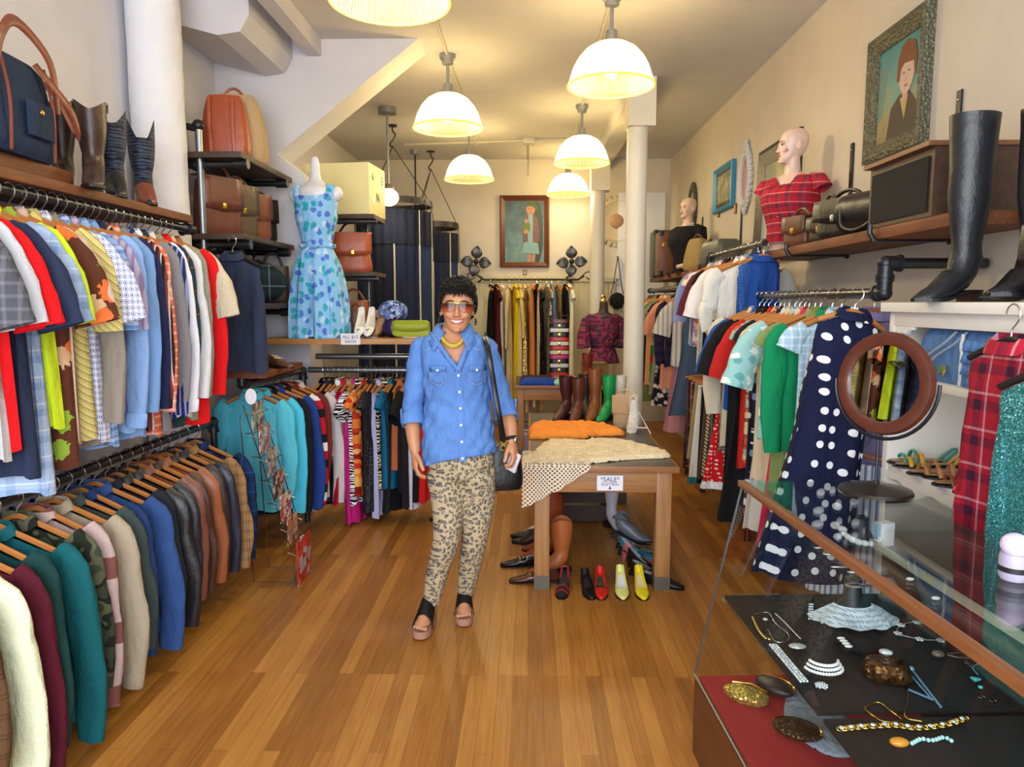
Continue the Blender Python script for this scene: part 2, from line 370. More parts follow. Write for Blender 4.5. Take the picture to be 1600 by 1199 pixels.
c = MB().tube([(0, 8.75, HC-.012), (0, YB-.02, HC-.012), (0, YB-.02, 3.3)], .011, 8).build('ceiling_conduit', CONDM); tag(c, 'short conduit from junction box to the back wall', 'conduit', 'conduits across the ceiling')
tag(MB().box((0, 8.7, HC-.03), (.14, .14, .06), bev=.008).build('junction_box', CONDM), 'small square white junction box on the ceiling near the back wall', 'junction box')
t = empty('globe_lamp', (-1.39, 7.3, HC), 0, 'small round globe pendant lamp glowing above the denim curtains', 'pendant lamp')
MB().lathe([(.09, 0), (.09, -.06), (.02, -.07)]).build('canopy', GREYM, t); MB().tube([(0, 0, -.05), (0, 0, -.74)], .012).build('rod', GREYM, t)
s = NT('opal_globe'); s.done('#fff4e0', .3); s.put(s.b.inputs['Emission Color'], lin('#ffe9c0')); s.put(s.b.inputs['Emission Strength'], 2.4); OPAL = s.m
MB().lathe([(.03, 0), (.05, -.02), (.055, -.05)], (0, 0, -.73)).build('lamp_holder', GREYM, t)
MB().ell((0, 0, -.86), (.10, .10, .085), 20, 12).build('lamp_shade', OPAL, t); point('globe_light', (-1.39, 7.3, HC-1.02), 8, (1, .85, .6))
t = empty('hanging_rod', (-1.43, 9.3, HC), 0, 'thin dark rod hanging from the ceiling behind the first curtain ring', 'rod')
MB().lathe([(.06, 0), (.06, -.05), (.02, -.06)]).build('canopy', GREYM, t); MB().tube([(0, 0, -.04), (0, 0, -1.0)], .011).build('rod', IRON, t)
# ================================================================== GARMENTS
def garment(name, mat, W=.21, L=.68, sleeve='long', flare=1.0, thick=.028, hang='wood', collar=True, seed=0, label=None, cat='shirt', group=None,
            loc=(0, 0, 0), rz=0, cuff=None, slen=None, mat2=None, slope=.46, extra=None, waist=.95, band=None):
    rd = random.Random(seed*7919+13)
    t = empty(name, loc, rz, label, cat, group)
    n = 30; rows = 13; z0 = -.105
    ph = rd.uniform(0, 6.28); k1 = rd.choice([5, 6, 7]); k2 = rd.choice([9, 11, 13]); sway = rd.uniform(-.02, .02)
    ws = W
    if sleeve == 'none': ws = W*.84
    rings = []
    for j in range(rows):
        q = (j/(rows-1)); q = q**1.25
        if q < .12: w = ws*(1-.03*q/.12)
        elif q < .45: w = ws*(.97+(waist-.97)*(q-.12)/.33)
        else: w = ws*(waist+(flare-waist)*((q-.45)/.55)**1.1)
        if sleeve == 'none' and q < .30: w = ws*(.88 + .12*abs(q-.12)/.18) if q > .0 else ws*.9
        d = thick*(.35+.65*min(1, q/.12)) * (1+.55*q*(flare if flare > 1 else 1))
        fo = .011*min(1, q*2.2)*(1+.9*max(0, flare-1)*q)
        rg = []
        for k in range(n):
            a = 2*pi*k/n; ca, sa = cos(a), sin(a)
            x = w*math.copysign(abs(ca)**.75, ca)
            f1 = fo*(sin(k1*a+ph+q*1.5)+.5*sin(k2*a-ph))
            y = d*math.copysign(abs(sa)**.8, sa)+f1+sway*q
            x += f1*.5
            sl = slope*max(0, abs(x)-.05)*(1-q)**2
            z = z0-sl-q*L*(1) + (.008*sin(4*a+ph) if j == rows-1 else 0)
            rg.append((x, y, z))
        rings.append(rg)
    b = MB().loft(rings, cap=(True, False))
    b.build('body', mat, t, ang=75)
    zs = z0-slope*(ws-.05)
    m2 = mat2 or mat
    if sleeve in ('long', 'short', 'cap', 'three'):
        for sg in (-1, 1):
            if sleeve == 'long':
                sl = slen or .56; o = rd.uniform(.015, .05); yy = rd.uniform(-.015, .015)
                pts = [(sg*(ws*.86), 0, zs+.015), (sg*(ws+.02), 0, zs-.05), (sg*(ws+.035), yy, zs-.19), (sg*(ws+.03+o), yy*2, zs-sl*.62), (sg*(ws+.02+o*.8), yy*2.5, zs-sl)]
                rr = [.055, .066, .062, .052, .042]
                if cat in ('jacket', 'coat'): rr = [r*1.18 for r in rr]
            elif sleeve == 'three':
                pts = [(sg*(ws*.86), 0, zs+.012), (sg*(ws+.03), 0, zs-.05), (sg*(ws+.07), 0, zs-.18), (sg*(ws+.08), 0, zs-.34)]; rr = [.05, .062, .058, .055]
            elif sleeve == 'short':
                l = slen or .30; o = rd.uniform(.085, .12)
                pts = [(sg*(ws*.82), 0, zs+.02), (sg*(ws+.01), 0, zs-.035), (sg*(ws+o*.6), 0, zs-.05-l*.3), (sg*(ws+o), 0, zs-l)]; rr = [.045, .070, .082, .085]
            else:
                pts = [(sg*(ws*.8), 0, zs+.02), (sg*(ws+.01), 0, zs-.03), (sg*(ws+.035), 0, zs-.085)]; rr = [.04, .062, .07]
            pp = smoothpath(pts, 4); rrr = [rr[min(len(rr)-1, int(i/4))]*(1-(i % 4)/4)+rr[min(len(rr)-1, int(i/4)+1)]*((i % 4)/4) for i in range(len(pp))]
            m = 14; rings = []
            for i, p in enumerate(pp):
                tg = (pp[min(i+1, len(pp)-1)]-pp[max(i-1, 0)]).normalized(); a = Vector((0, 1, 0)); bb = tg.cross(a).normalized()
                wob = 1+.035*sin(i*1.1+ph)+.03*sin(i*2.3+2*ph)
                rings.append([p + a*(rrr[i]*.42*sin(2*pi*k/m)+.004*sin(3*2*pi*k/m+i*.9)) + bb*rrr[i]*wob*cos(2*pi*k/m) for k in range(m)])
            sv = MB().loft(rings, cap=(False, False)).build('sleeve', m2, t, ang=80)
            if cuff and sleeve == 'long':
                p = pp[-1]; tg = (pp[-1]-pp[-3]).normalized(); a = Vector((0, 1, 0)); bb = tg.cross(a).normalized(); rg = []
                for dd, q in ((-.008, 1.06), (.0, 1.1), (.05, 1.08), (.056, .95)):
                    rg.append([p+tg*dd + a*(.021*q*sin(2*pi*k/m)) + bb*.043*q*cos(2*pi*k/m) for k in range(m)])
                MB().loft(rg, cap=(False, True)).build('cuff', cuff, sv)
    if collar:
        rg = []
        for zz, r1, r2 in ((-.105, .07, .032), (-.088, .064, .028), (-.07, .06, .026), (-.085, .073, .034), (-.108, .084, .04)):
            rg.append([(r1*cos(2*pi*k/18), r2*sin(2*pi*k/18)-.01, zz+(.012 if sin(2*pi*k/18) > .3 else -.012*(1 if sin(2*pi*k/18) < -.6 else 0))) for k in range(18)])
        MB().loft(rg, cap=(False, False)).build('collar', mat if not mat2 or cat != 'jacket' else mat2, t, ang=60)
    if band:
        zb = z0-L; rg = []
        for zz, e in ((.05, 1.0), (.045, 1.03), (.005, 1.03), (0, 1.0)):
            rg.append([(flare*ws*e*math.copysign(abs(cos(2*pi*k/30))**.75, cos(2*pi*k/30)), thick*1.7*e*sin(2*pi*k/30)+sway, zb+zz-.02) for k in range(30)])
        MB().loft(rg, cap=(False, False)).build('hem_band', band, t, ang=60)
    if hang:
        hm = HWOOD if hang == 'wood' else HDARK
        hw = ws*.93
        pts = [(-hw, 0, zs+.022), (-hw*.6, 0, zs+.022+slope*hw*.4), (-.03, 0, -.083), (0, 0, -.076), (.03, 0, -.083), (hw*.6, 0, zs+.022+slope*hw*.4), (hw, 0, zs+.022)]
        h = MB().tube(smoothpath(pts, 3), [.011]*19, 6, flat=1.0).build('hanger', hm, t)
        hk = [(0, 0, -.078), (0, 0, -.048), (.012, 0, -.034), (.026, 0, -.014), (.026, 0, .008), (.012, 0, .024), (-.006, 0, .026), (-.021, 0, .014), (-.025, 0, -.002)]
        MB().tube(smoothpath(hk, 2), .0026, 5).build('hook', WIREM, h)
    return t
def skirt(name, mat, W=.17, L=.6, flare=1.3, seed=0, label=None, group=None, loc=(0, 0, 0), rz=0, trim=None, cat='skirt', hang='wood'):
    rd = random.Random(seed*31+5); t = empty(name, loc, rz, label, cat, group); n = 36; ph = rd.uniform(0, 6)
    rings = []
    for j in range(10):
        q = j/9; w = W*(1+(flare-1)*q); fo = .014*q; rings.append([(w*math.copysign(abs(cos(a))**.75, cos(a))+fo*.4*sin(9*a), (.014+.03*q)*sin(a)+fo*sin(9*a+ph), -.13-L*q) for a in [2*pi*k/n for k in range(n)]])
    MB().loft(rings, cap=(True, False)).build('body', mat, t, ang=75)
    MB().box((0, 0, -.135), (W*2, .034, .03), bev=.008).build('waistband', mat, t)
    if trim:
        r2 = [[(x*1.01, y*1.05, z) for x, y, z in rings[-1]], [(x*1.06, y*1.1+.01*sin(i*2.2), z-.05) for i, (x, y, z) in enumerate(rings[-1])]]
        MB().loft(r2, cap=(False, False)).build('hem_trim', trim, t, ang=75)
    h = MB().tube([(-W-.02, 0, -.1), (-.03, 0, -.083), (0, 0, -.076), (.03, 0, -.083), (W+.02, 0, -.1)], .009, 6)
    for sg in (-1, 1): h.box((sg*W*.8, 0, -.112), (.015, .02, .04))
    h = h.build('hanger', HWOOD if hang == 'wood' else HDARK, t)
    hk = [(0, 0, -.078), (0, 0, -.048), (.012, 0, -.034), (.026, 0, -.014), (.026, 0, .008), (.012, 0, .024), (-.006, 0, .026), (-.021, 0, .014), (-.025, 0, -.002)]
    MB().tube(smoothpath(hk, 2), .0026, 5).build('hook', WIREM, h)
    return t
def rack_items(items, p0, p1, railname, group, rz=0, jit=5, seed=1, nxt=True):
    """items: (short description, nickname, type name, material, kwargs); spread from p0 to p1 along a rail"""
    rd = random.Random(seed); n = len(items); out = []
    for i, it in enumerate(items):
        short, nick, name, mat, kw = it; kw = dict(kw)
        q = (i+.5)/n + rd.uniform(-.25, .25)/n; q = kw.pop('q', q)
        loc = Vector(p0).lerp(Vector(p1), q)
        if 'dz' in kw: loc.z += kw.pop('dz')
        lab = kw.pop('lab', None) or (f"{short} behind the {items[i-1][1]} on {railname}" if i else f"{short} at the street end of {railname}")
        r = rz + R(rd.uniform(-jit, jit)) + kw.pop('rz', 0)
        if name == 'skirt': out.append(skirt(name, mat, seed=seed*100+i, label=lab, group=group, loc=loc, rz=r, **kw))
        else: out.append(garment(name, mat, seed=seed*100+i, label=lab, group=group, loc=loc, rz=r, **kw))
    return out
def pipe(name, segs, label, cat, mat=DKPIPE, r=.019, elbows=(), flanges=(), hooks=0, parts=True):
    """iron pipe rail: segs is list of polylines; elbow fittings at points; flanges (pos, axis)"""
    o0 = Vector(segs[0][0]); t = empty(name, o0, 0, label, cat)
    for sg in segs: MB().tube([Vector(p)-o0 for p in sg], r, 12).build('pipe', mat, t)
    for e in elbows:
        e, dirs = Vector(e[0])-o0, e[1]
        m = MB().ell(e, (r*1.45,)*3, 12, 8)
        for d in dirs:
            d = Vector(d); m.tube([e, e+d*.05], r*1.35, 12); m.tube([e+d*.045, e+d*.062], r*1.6, 12)
        m.build('pipe_fitting', IRON, t)
    for f, d in flanges:
        f = Vector(f)-o0; d = Vector(d); MB().tube([f, f+d*.012], .055, 20).tube([f+d*.012, f+d*.035], .032, 14).build('flange', IRON, t)
    return t
def cl(k, *c, **kw): return cloth(k, *c, **kw)
def it(short, nick, name, mat, **kw): 
    kw.setdefault('cat', {'tee': 't-shirt', 'blouse': 'shirt'}.get(name.split('_')[-1], name.split('_')[-1])); return (short, nick, name, mat, kw)
S = dict(sleeve='short', W=.225); LG = dict(sleeve='long')
UL = [
 it('charcoal checked short-sleeved shirt', 'charcoal checked shirt', 'shirt', cl('check', '#4a4a50', '#6c6c74'), **S),
 it('white short-sleeved shirt', 'white shirt', 'shirt', cl('plain', '#cdd0d6'), **S),
 it('bright red short-sleeved tee', 'red tee', 'tee', cl('plain', '#d80f16'), collar=False, L=.66, sleeve='short', W=.235, q=.085),
 it('charcoal navy short-sleeved tee', 'charcoal tee', 'tee', cl('plain', '#27304a'), collar=False, L=.76, sleeve='short', W=.24, q=.125),
 it('pale blue plaid short-sleeved shirt', 'blue plaid shirt', 'shirt', cl('plaid', '#a8bede', '#7f9cc4', '#e6ecf4', '#c3b7b4', f=1.2), L=.84, q=.17, **S),
 it('lime yellow short-sleeved shirt', 'lime shirt', 'shirt', cl('plain', '#d3ee2c'), L=.62, q=.21, **S),
 it('brown shirt with orange flowers', 'brown flowered shirt', 'shirt', cl('floral', '#5c3020', '#e8743a', '#8fae3a', '#d8b08a', f=.75), L=.78, q=.245, **S),
 it('beige short-sleeved shirt', 'beige shirt', 'shirt', cl('plain', '#cbb3a4'), L=.7, q=.285, **S),
 it('yellow striped shirt', 'yellow striped shirt', 'shirt', cl('dstripe', '#d8c870', '#b9a868', '#e6dca0', f=3), L=.7, sleeve='three', q=.315),
 it('white medallion-print shirt', 'medallion shirt', 'shirt', cl('geo', '#eef0f6', '#3e4c9c', '#7684c4'), L=.72, q=.35, **S),
 it('taupe long-sleeved shirt', 'taupe shirt', 'shirt', cl('plain', '#8d8378'), L=.74, q=.38, **LG),
 it('sky blue striped short-sleeved shirt', 'sky striped shirt', 'shirt', cl('hstripe', '#8fb6ea', '#6f92cc', '#a9c8f2', '#8f90b4', f=1.4), L=.76, sleeve='three', q=.415),
 it('lavender striped shirt', 'lavender shirt', 'shirt', cl('vstripe', '#b7a8c4', '#8d7ca4', f=3), L=.68, sleeve='three', q=.445),
 it('light blue dress shirt', 'light blue shirt', 'shirt', cl('plain', '#8db2e6'), L=.72, cuff=cl('plain', '#8db2e6'), q=.48, **LG),
 it('mid-blue chambray shirt', 'chambray shirt', 'shirt', cl('denim', '#5f86c0', '#7c9fd4'), L=.76, q=.51, **LG),
 it('dark navy shirt', 'dark navy shirt', 'shirt', cl('plain', '#22284e'), L=.7, q=.54, **LG),
 it('black shirt with maroon pinstripes', 'maroon pinstriped shirt', 'shirt', cl('vstripe', '#2a2024', '#7c3a3a', '#d8c8c0', f=3.5), L=.74, q=.565, **LG),
 it('orange gingham long-sleeved shirt', 'orange gingham shirt', 'shirt', cl('check', '#d9674a', '#efc9b4'), L=.78, slen=.72, q=.60, **LG),
 it('mid-grey long-sleeved shirt', 'mid-grey shirt', 'shirt', cl('plain', '#85858a'), L=.76, q=.63, **LG),
 it('navy pinstriped shirt with buttoned cuff', 'navy pinstriped shirt', 'shirt', cl('vstripe', '#1f2a62', '#8b97cc', '#1f2a62', f=4), cuff=cl('vstripe', '#1f2a62', '#8b97cc', '#1f2a62', f=4), L=.72, q=.665, **LG),
 it('crisp white long-sleeved shirt', 'crisp white shirt', 'shirt', cl('plain', '#eef0fa'), cuff=cl('plain', '#f2f2fa'), L=.72, q=.70, **LG),
 it('dark green tartan shirt', 'green tartan shirt', 'shirt', cl('plaid', '#1e3a3c', '#23305c', '#a8303a'), L=.78, slen=.6, q=.735, **LG),
 it('off-white long-sleeved shirt', 'off-white shirt', 'shirt', cl('plain', '#dcdce0'), L=.74, q=.765, **LG),
 it('sage grey long-sleeved shirt', 'sage shirt', 'shirt', cl('plain', '#8f9184'), L=.76, q=.80, **LG),
 it('scarlet long-sleeved shirt', 'scarlet shirt', 'shirt', cl('plain', '#e0151c'), L=.80, W=.225, q=.845, **LG),
 it('cream fringed blouse', 'cream fringed blouse', 'blouse', cl('knit', '#d8ccb4', '#a89878'), L=.6, q=.875, **S),
 it('brown suede vest', 'suede vest', 'vest', cl('leather', '#9c5a38', '#7c4024', rough=.8), sleeve='none', L=.56, q=.91, W=.235),
]
for x in UL:
    x[4]['L'] = x[4].get('L', .68)+.13
    if x[4].get('sleeve') == 'long': x[4].setdefault('slen', .70)
rack_items(UL, (-1.9, 2.12, 2.03), (-1.9, 4.0, 2.03), 'the rail below the boots', 'shirts on the upper rail below the boots', seed=11, jit=7)
v = garment('vest', cl('denim', '#1e2538', '#303a54'), W=.23, L=.66, sleeve='none', hang='dark', seed=5, loc=(-1.72, 4.22, 1.98), rz=R(-15), label='dark denim and leather vest hanging at the column end of the shirts', cat='vest', mat2=cl('leather', '#3a2620'))
LL = [
 it('brown checked jacket', 'brown checked jacket', 'jacket', cl('tweed', '#5a4028', '#2c1c12'), L=.7),
 it('pale cream zip jacket', 'cream jacket', 'jacket', cl('plain', '#dbe2c0'), L=.68, q=.085, W=.235, slen=.68, rz=.15),
 it('maroon cardigan with striped cuffs', 'maroon cardigan', 'cardigan', cl('knit', '#5c1428', '#38101c'), cuff=cl('hstripe', '#5c1428', '#e6e6ea', f=5), slen=.7, L=.68, q=.145, W=.235),
 it('bottle green jacket', 'bottle green jacket', 'jacket', cl('plain', '#163c3a'), L=.68, q=.19, slen=.62),
 it('teal cotton jacket', 'teal jacket', 'jacket', cl('plain', '#0f5a60'), L=.70, q=.235, W=.235, slen=.70),
 it('dark camouflage jacket', 'camouflage jacket', 'jacket', cl('camo', '#3c4436', '#20261e', '#5a5c44'), L=.66, q=.285),
 it('dusty pink jacket with brown bands', 'dusty pink jacket', 'jacket', cl('bands', '#bfa6a4', '#c3aaa6', '#80504a', '#c0a8a6', '#bfa4a0', '#7a4c48', f=.9), L=.68, slen=.66, q=.33),
 it('khaki snap-cuffed jacket', 'khaki jacket', 'jacket', cl('plain', '#a89a84'), L=.68, q=.375, cuff=cl('plain', '#a89a84'), W=.23, slen=.6),
 it('olive grey jacket', 'olive grey jacket', 'jacket', cl('plain', '#3e4a48'), L=.64, q=.41),
 it('dark denim jacket', 'dark denim jacket', 'jacket', cl('denim', '#182a50', '#22396a'), L=.62, q=.45, slen=.6, mat2=None),
 it('washed denim jacket', 'washed denim jacket', 'jacket', cl('denim', '#20386a', '#34548c'), L=.62, q=.495, W=.23, slen=.64),
 it('black denim jacket', 'black denim jacket', 'jacket', cl('denim', '#14161c', '#262a34'), L=.62, q=.53),
 it('black leather biker jacket', 'biker jacket', 'jacket', cl('leather', '#121214', '#303034'), L=.6, q=.57, W=.235, slen=.6),
 it('glossy black leather jacket', 'glossy leather jacket', 'jacket', cl('leather', '#17171a', '#3c3c42'), L=.62, q=.61, W=.23, slen=.55),
 it('rust suede jacket', 'rust suede jacket', 'jacket', cl('leather', '#8a5444', '#744234', rough=.85), L=.70, q=.65, thick=.04),
 it('chocolate leather jacket', 'chocolate leather jacket', 'jacket', cl('leather', '#3c241c', '#5a3a2c'), L=.66, q=.69),
 it('tan leather coat', 'tan leather coat', 'coat', cl('leather', '#a4603a', '#8a4c2c'), L=.72, q=.725),
 it('dark brown leather coat', 'dark brown leather coat', 'coat', cl('leather', '#2c2020', '#48383a'), L=.70, q=.765),
 it('navy leather jacket', 'navy leather jacket', 'jacket', cl('leather', '#1c1e2c', '#34384c'), L=.66, q=.81, W=.225),
 it('brown and tan tweed jacket', 'tweed jacket', 'jacket', cl('tweed', '#a07a50', '#4a3020', f=1.2), L=.68, q=.86, W=.23),
 it('blue and black checked flannel jacket', 'flannel jacket', 'jacket', cl('plaid', '#16305c', '#0e1a34', '#2c5490'), L=.66, q=.915, W=.235),
]
for x in LL: x[4].setdefault('thick', .036); x[4].setdefault('sleeve', 'long')
rack_items(LL, (-1.88, 1.9, .915), (-1.88, 4.18, .915), 'the low jacket rail', 'jackets on the low rail', seed=23, jit=6)
ML = [
 it('pale turquoise blouse', 'pale turquoise blouse', 'blouse', cl('plain', '#58c0d6'), L=.74, W=.185, q=.06, **LG),
 it('bright turquoise cardigan', 'turquoise cardigan', 'cardigan', cl('plain', '#4cc4e2'), L=.76, W=.195, slen=.72, q=.2, **LG),
 it('black cardigan', 'black cardigan', 'cardigan', cl('knit', '#15151f', '#0a0a10'), L=.8, slen=.72, **LG),
 it('royal blue cardigan with ruffled front', 'royal blue cardigan', 'cardigan', cl('plain', '#1f3f88'), L=.8, slen=.74, **LG),
 it('red and black snowflake jumper', 'snowflake jumper', 'sweater', cl('bands', '#b81828', '#15151a', '#b81828', '#e8e4e4', '#15151a', '#b81828', f=1.3), L=.78, slen=.72, **LG),
 it('brick red jumper', 'brick red jumper', 'sweater', cl('knit', '#7c2c28', '#501a18'), L=.78, **LG),
 it('fluffy cream cardigan', 'fluffy cardigan', 'cardigan', cl('knit', '#d6d2d0', '#aaa6a6'), L=.8, W=.235, slen=.76, thick=.05, **LG)]
rack_items(ML, (-1.77, 4.5, 1.13), (-1.66, 5.12, 1.13), 'the rail beside the postcards', 'knitwear on the short rail beside the postcards', seed=31, jit=4)
pipe('clothes_rail', [[(-1.9, 1.7, 2.03), (-1.9, 4.08, 2.03)]], 'shiny dark pipe rail above the shirts, under the boot shelf', 'clothes rail', DKPIPE, .021, elbows=[((-1.9, 4.1, 2.03), [(0, -1, 0), (-1, 0, 0)])])
pipe('clothes_rail', [[(-1.88, 1.7, .915), (-1.88, 4.2, .915)], [(-1.88, 4.22, .0), (-1.88, 4.22, .9)]], 'low pipe rail carrying the jackets', 'clothes rail', DKPIPE, .021, elbows=[((-1.88, 4.22, .915), [(0, -1, 0), (0, 0, -1)])], flanges=[((-1.88, 4.22, 0), (0, 0, 1))])
pipe('clothes_rail', [[(-1.73, 4.32, 1.13), (-1.64, 5.16, 1.13)], [(-1.64, 5.2, 0), (-1.64, 5.2, 1.13)]], 'short pipe rail with the turquoise cardigans', 'clothes rail', DKPIPE, .021, elbows=[((-1.73, 4.3, 1.13), [(0, 1, 0), (0, 0, 1)]), ((-1.64, 5.2, 1.13), [(0, -1, 0), (0, 0, -1)])])
XK = [
 it('black sequined dress', 'black sequined dress', 'dress', cl('sequin', '#0c0e1a', '#1c2440'), L=.9, sleeve='none'),
 it('navy satin dress', 'navy satin dress', 'dress', cl('plain', '#161c3a', rough=.4), L=.85, sleeve='none'),
 it('black short dress', 'black short dress', 'dress', cl('plain', '#101014'), L=.8, sleeve='cap'),
 it('white sleeveless dress', 'white dress', 'dress', cl('plain', '#e4e6f2'), L=.5, sleeve='none', flare=1.15),
 it('crimson satin gown', 'crimson gown', 'dress', cl('plain', '#b00c34', rough=.4), L=.86, sleeve='none', flare=1.1),
 it('tan ribbed dress', 'tan dress', 'dress', cl('knit', '#a8926c', '#8a7450'), L=.62, sleeve='none'),
 it('magenta long gown', 'magenta gown', 'dress', cl('plain', '#c02078', rough=.4), L=1.0, sleeve='cap'),
 it('black and white zebra-print dress', 'zebra dress', 'dress', cl('zebra', '#14141a', '#e8e8ec'), L=.86, sleeve='short', slen=.14, W=.2),
 it('red and orange flowered dress', 'red flowered dress', 'dress', cl('print', '#c8341c', '#e88030', '#8c1414', '#f0b060'), L=.8, sleeve='cap'),
 it('plain black long dress', 'plain black dress', 'dress', cl('plain', '#121216'), L=.94, sleeve='none'),
 it('charcoal lace dress', 'charcoal lace dress', 'dress', cl('lace', '#1a1a1e', '#4a4a50'), L=.92, sleeve='cap'),
 it('lavender long dress', 'lavender dress', 'dress', cl('plain', '#b2b2dc', rough=.5), L=.96, sleeve='none'),
 it('black dress with cream scroll pattern', 'scroll dress', 'dress', cl('zebra', '#16161a', '#ddd0a8', f=.8), L=.76, sleeve='none'),
 it('teal knitted dress', 'teal dress', 'dress', cl('knit', '#10709c', '#0a4a70'), L=.74, sleeve='cap'),
 it('black pleated dress', 'black pleated dress', 'dress', cl('vstripe', '#14161a', '#1e2024', f=5), L=.92, sleeve='none', flare=1.15),
 it('orange knit dress', 'orange dress', 'dress', cl('plain', '#b0643c'), L=.6, sleeve='none'),
 it('black jersey dress', 'black jersey dress', 'dress', cl('plain', '#17171a'), L=.76, sleeve='short', slen=.15, W=.2),
 it('black skirt suit', 'black skirt suit', 'dress', cl('plain', '#1e1c20'), L=.88, sleeve='cap'),
 it('white slip dress', 'white slip dress', 'dress', cl('plain', '#d4d4e4'), L=.9, sleeve='none'),
 it('black evening dress', 'black evening dress', 'dress', cl('plain', '#101014'), L=.84, sleeve='none'),
 it('bright red dress', 'bright red dress', 'dress', cl('plain', '#c8181c'), L=.84, sleeve='none', flare=1.15)]
rack_items([x for x in XK], (-1.52, 5.27, 1.13), (-.72, 5.27, 1.13), 'the counter rail', 'dresses on the rail under the counter', rz=R(90-14), seed=41, jit=5)
t = pipe('clothes_rail', [[(-1.62, 5.27, 1.13), (-.69, 5.27, 1.13)], [(-.69, 5.27, .03), (-.69, 5.27, 1.35)], [(-1.6, 5.40, 1.22), (-.69, 5.40, 1.22)]], 'grey pipe rail under the wooden counter with its floor post', 'clothes rail', STEEL, .022,
     elbows=[((-.69, 5.27, 1.13), [(-1, 0, 0), (0, 0, -1), (0, 0, 1)])], flanges=[((-.69, 5.27, 0), (0, 0, 1))])
BK = [
 it('long black gown', 'black gown', 'dress', cl('plain', '#131212'), L=1.15, sleeve='none', flare=1.5),
 it('black gown with a wine red bodice', 'wine gown', 'dress', cl('plain', '#4c1218'), L=1.0, sleeve='cap', flare=1.2),
 it('ivory long gown', 'ivory gown', 'dress', cl('plain', '#e0dac4'), L=1.4, sleeve='none', flare=1.2),
 it('cream long-sleeved gown', 'cream gown', 'dress', cl('plain', '#cdb98e'), L=1.42, sleeve='long', slen=.7),
 it('bright yellow long gown', 'yellow gown', 'dress', cl('plain', '#d6b81c'), L=1.45, sleeve='cap', flare=1.2),
 it('buttermilk chiffon gown', 'buttermilk gown', 'dress', cl('plain', '#cdb874'), L=1.4, sleeve='long', flare=1.3),
 it('gold beaded gown', 'gold beaded gown', 'dress', cl('sequin', '#b89c60', '#e0cc94'), L=1.3, sleeve='cap'),
 it('orange silk gown', 'orange silk gown', 'dress', cl('plain', '#d0803c'), L=1.2, sleeve='none'),
 it('black sequined long gown', 'black sequined gown', 'dress', cl('sequin', '#100e14', '#3a2c3c'), L=1.25, sleeve='cap', flare=1.2),
 it('beige lace gown', 'beige lace gown', 'dress', cl('lace', '#a89878', '#d0c4a4'), L=1.2, sleeve='none'),
 it('silver sequined gown', 'silver sequined gown', 'dress', cl('sequin', '#8c8878', '#d4d0c4'), L=1.28, sleeve='cap'),
 it('slate blue long-sleeved gown', 'slate gown', 'dress', cl('plain', '#5c6c84'), L=.95, sleeve='long'),
 it('bronze satin gown', 'bronze gown', 'dress', cl('plain', '#907048', rough=.4), L=1.1, sleeve='none'),
 it('black velvet gown', 'black velvet gown', 'dress', cl('plain', '#151318'), L=1.25, sleeve='none'),
 it('ivory bridal gown', 'bridal gown', 'dress', cl('plain', '#e6e0c8'), L=1.3, sleeve='cap', flare=1.3)]
rack_items(BK, (-.52, 9.42, 1.92), (.56, 9.42, 1.92), 'the painting wall rail', 'gowns on the rail under the painting', rz=R(90), seed=51, jit=22)
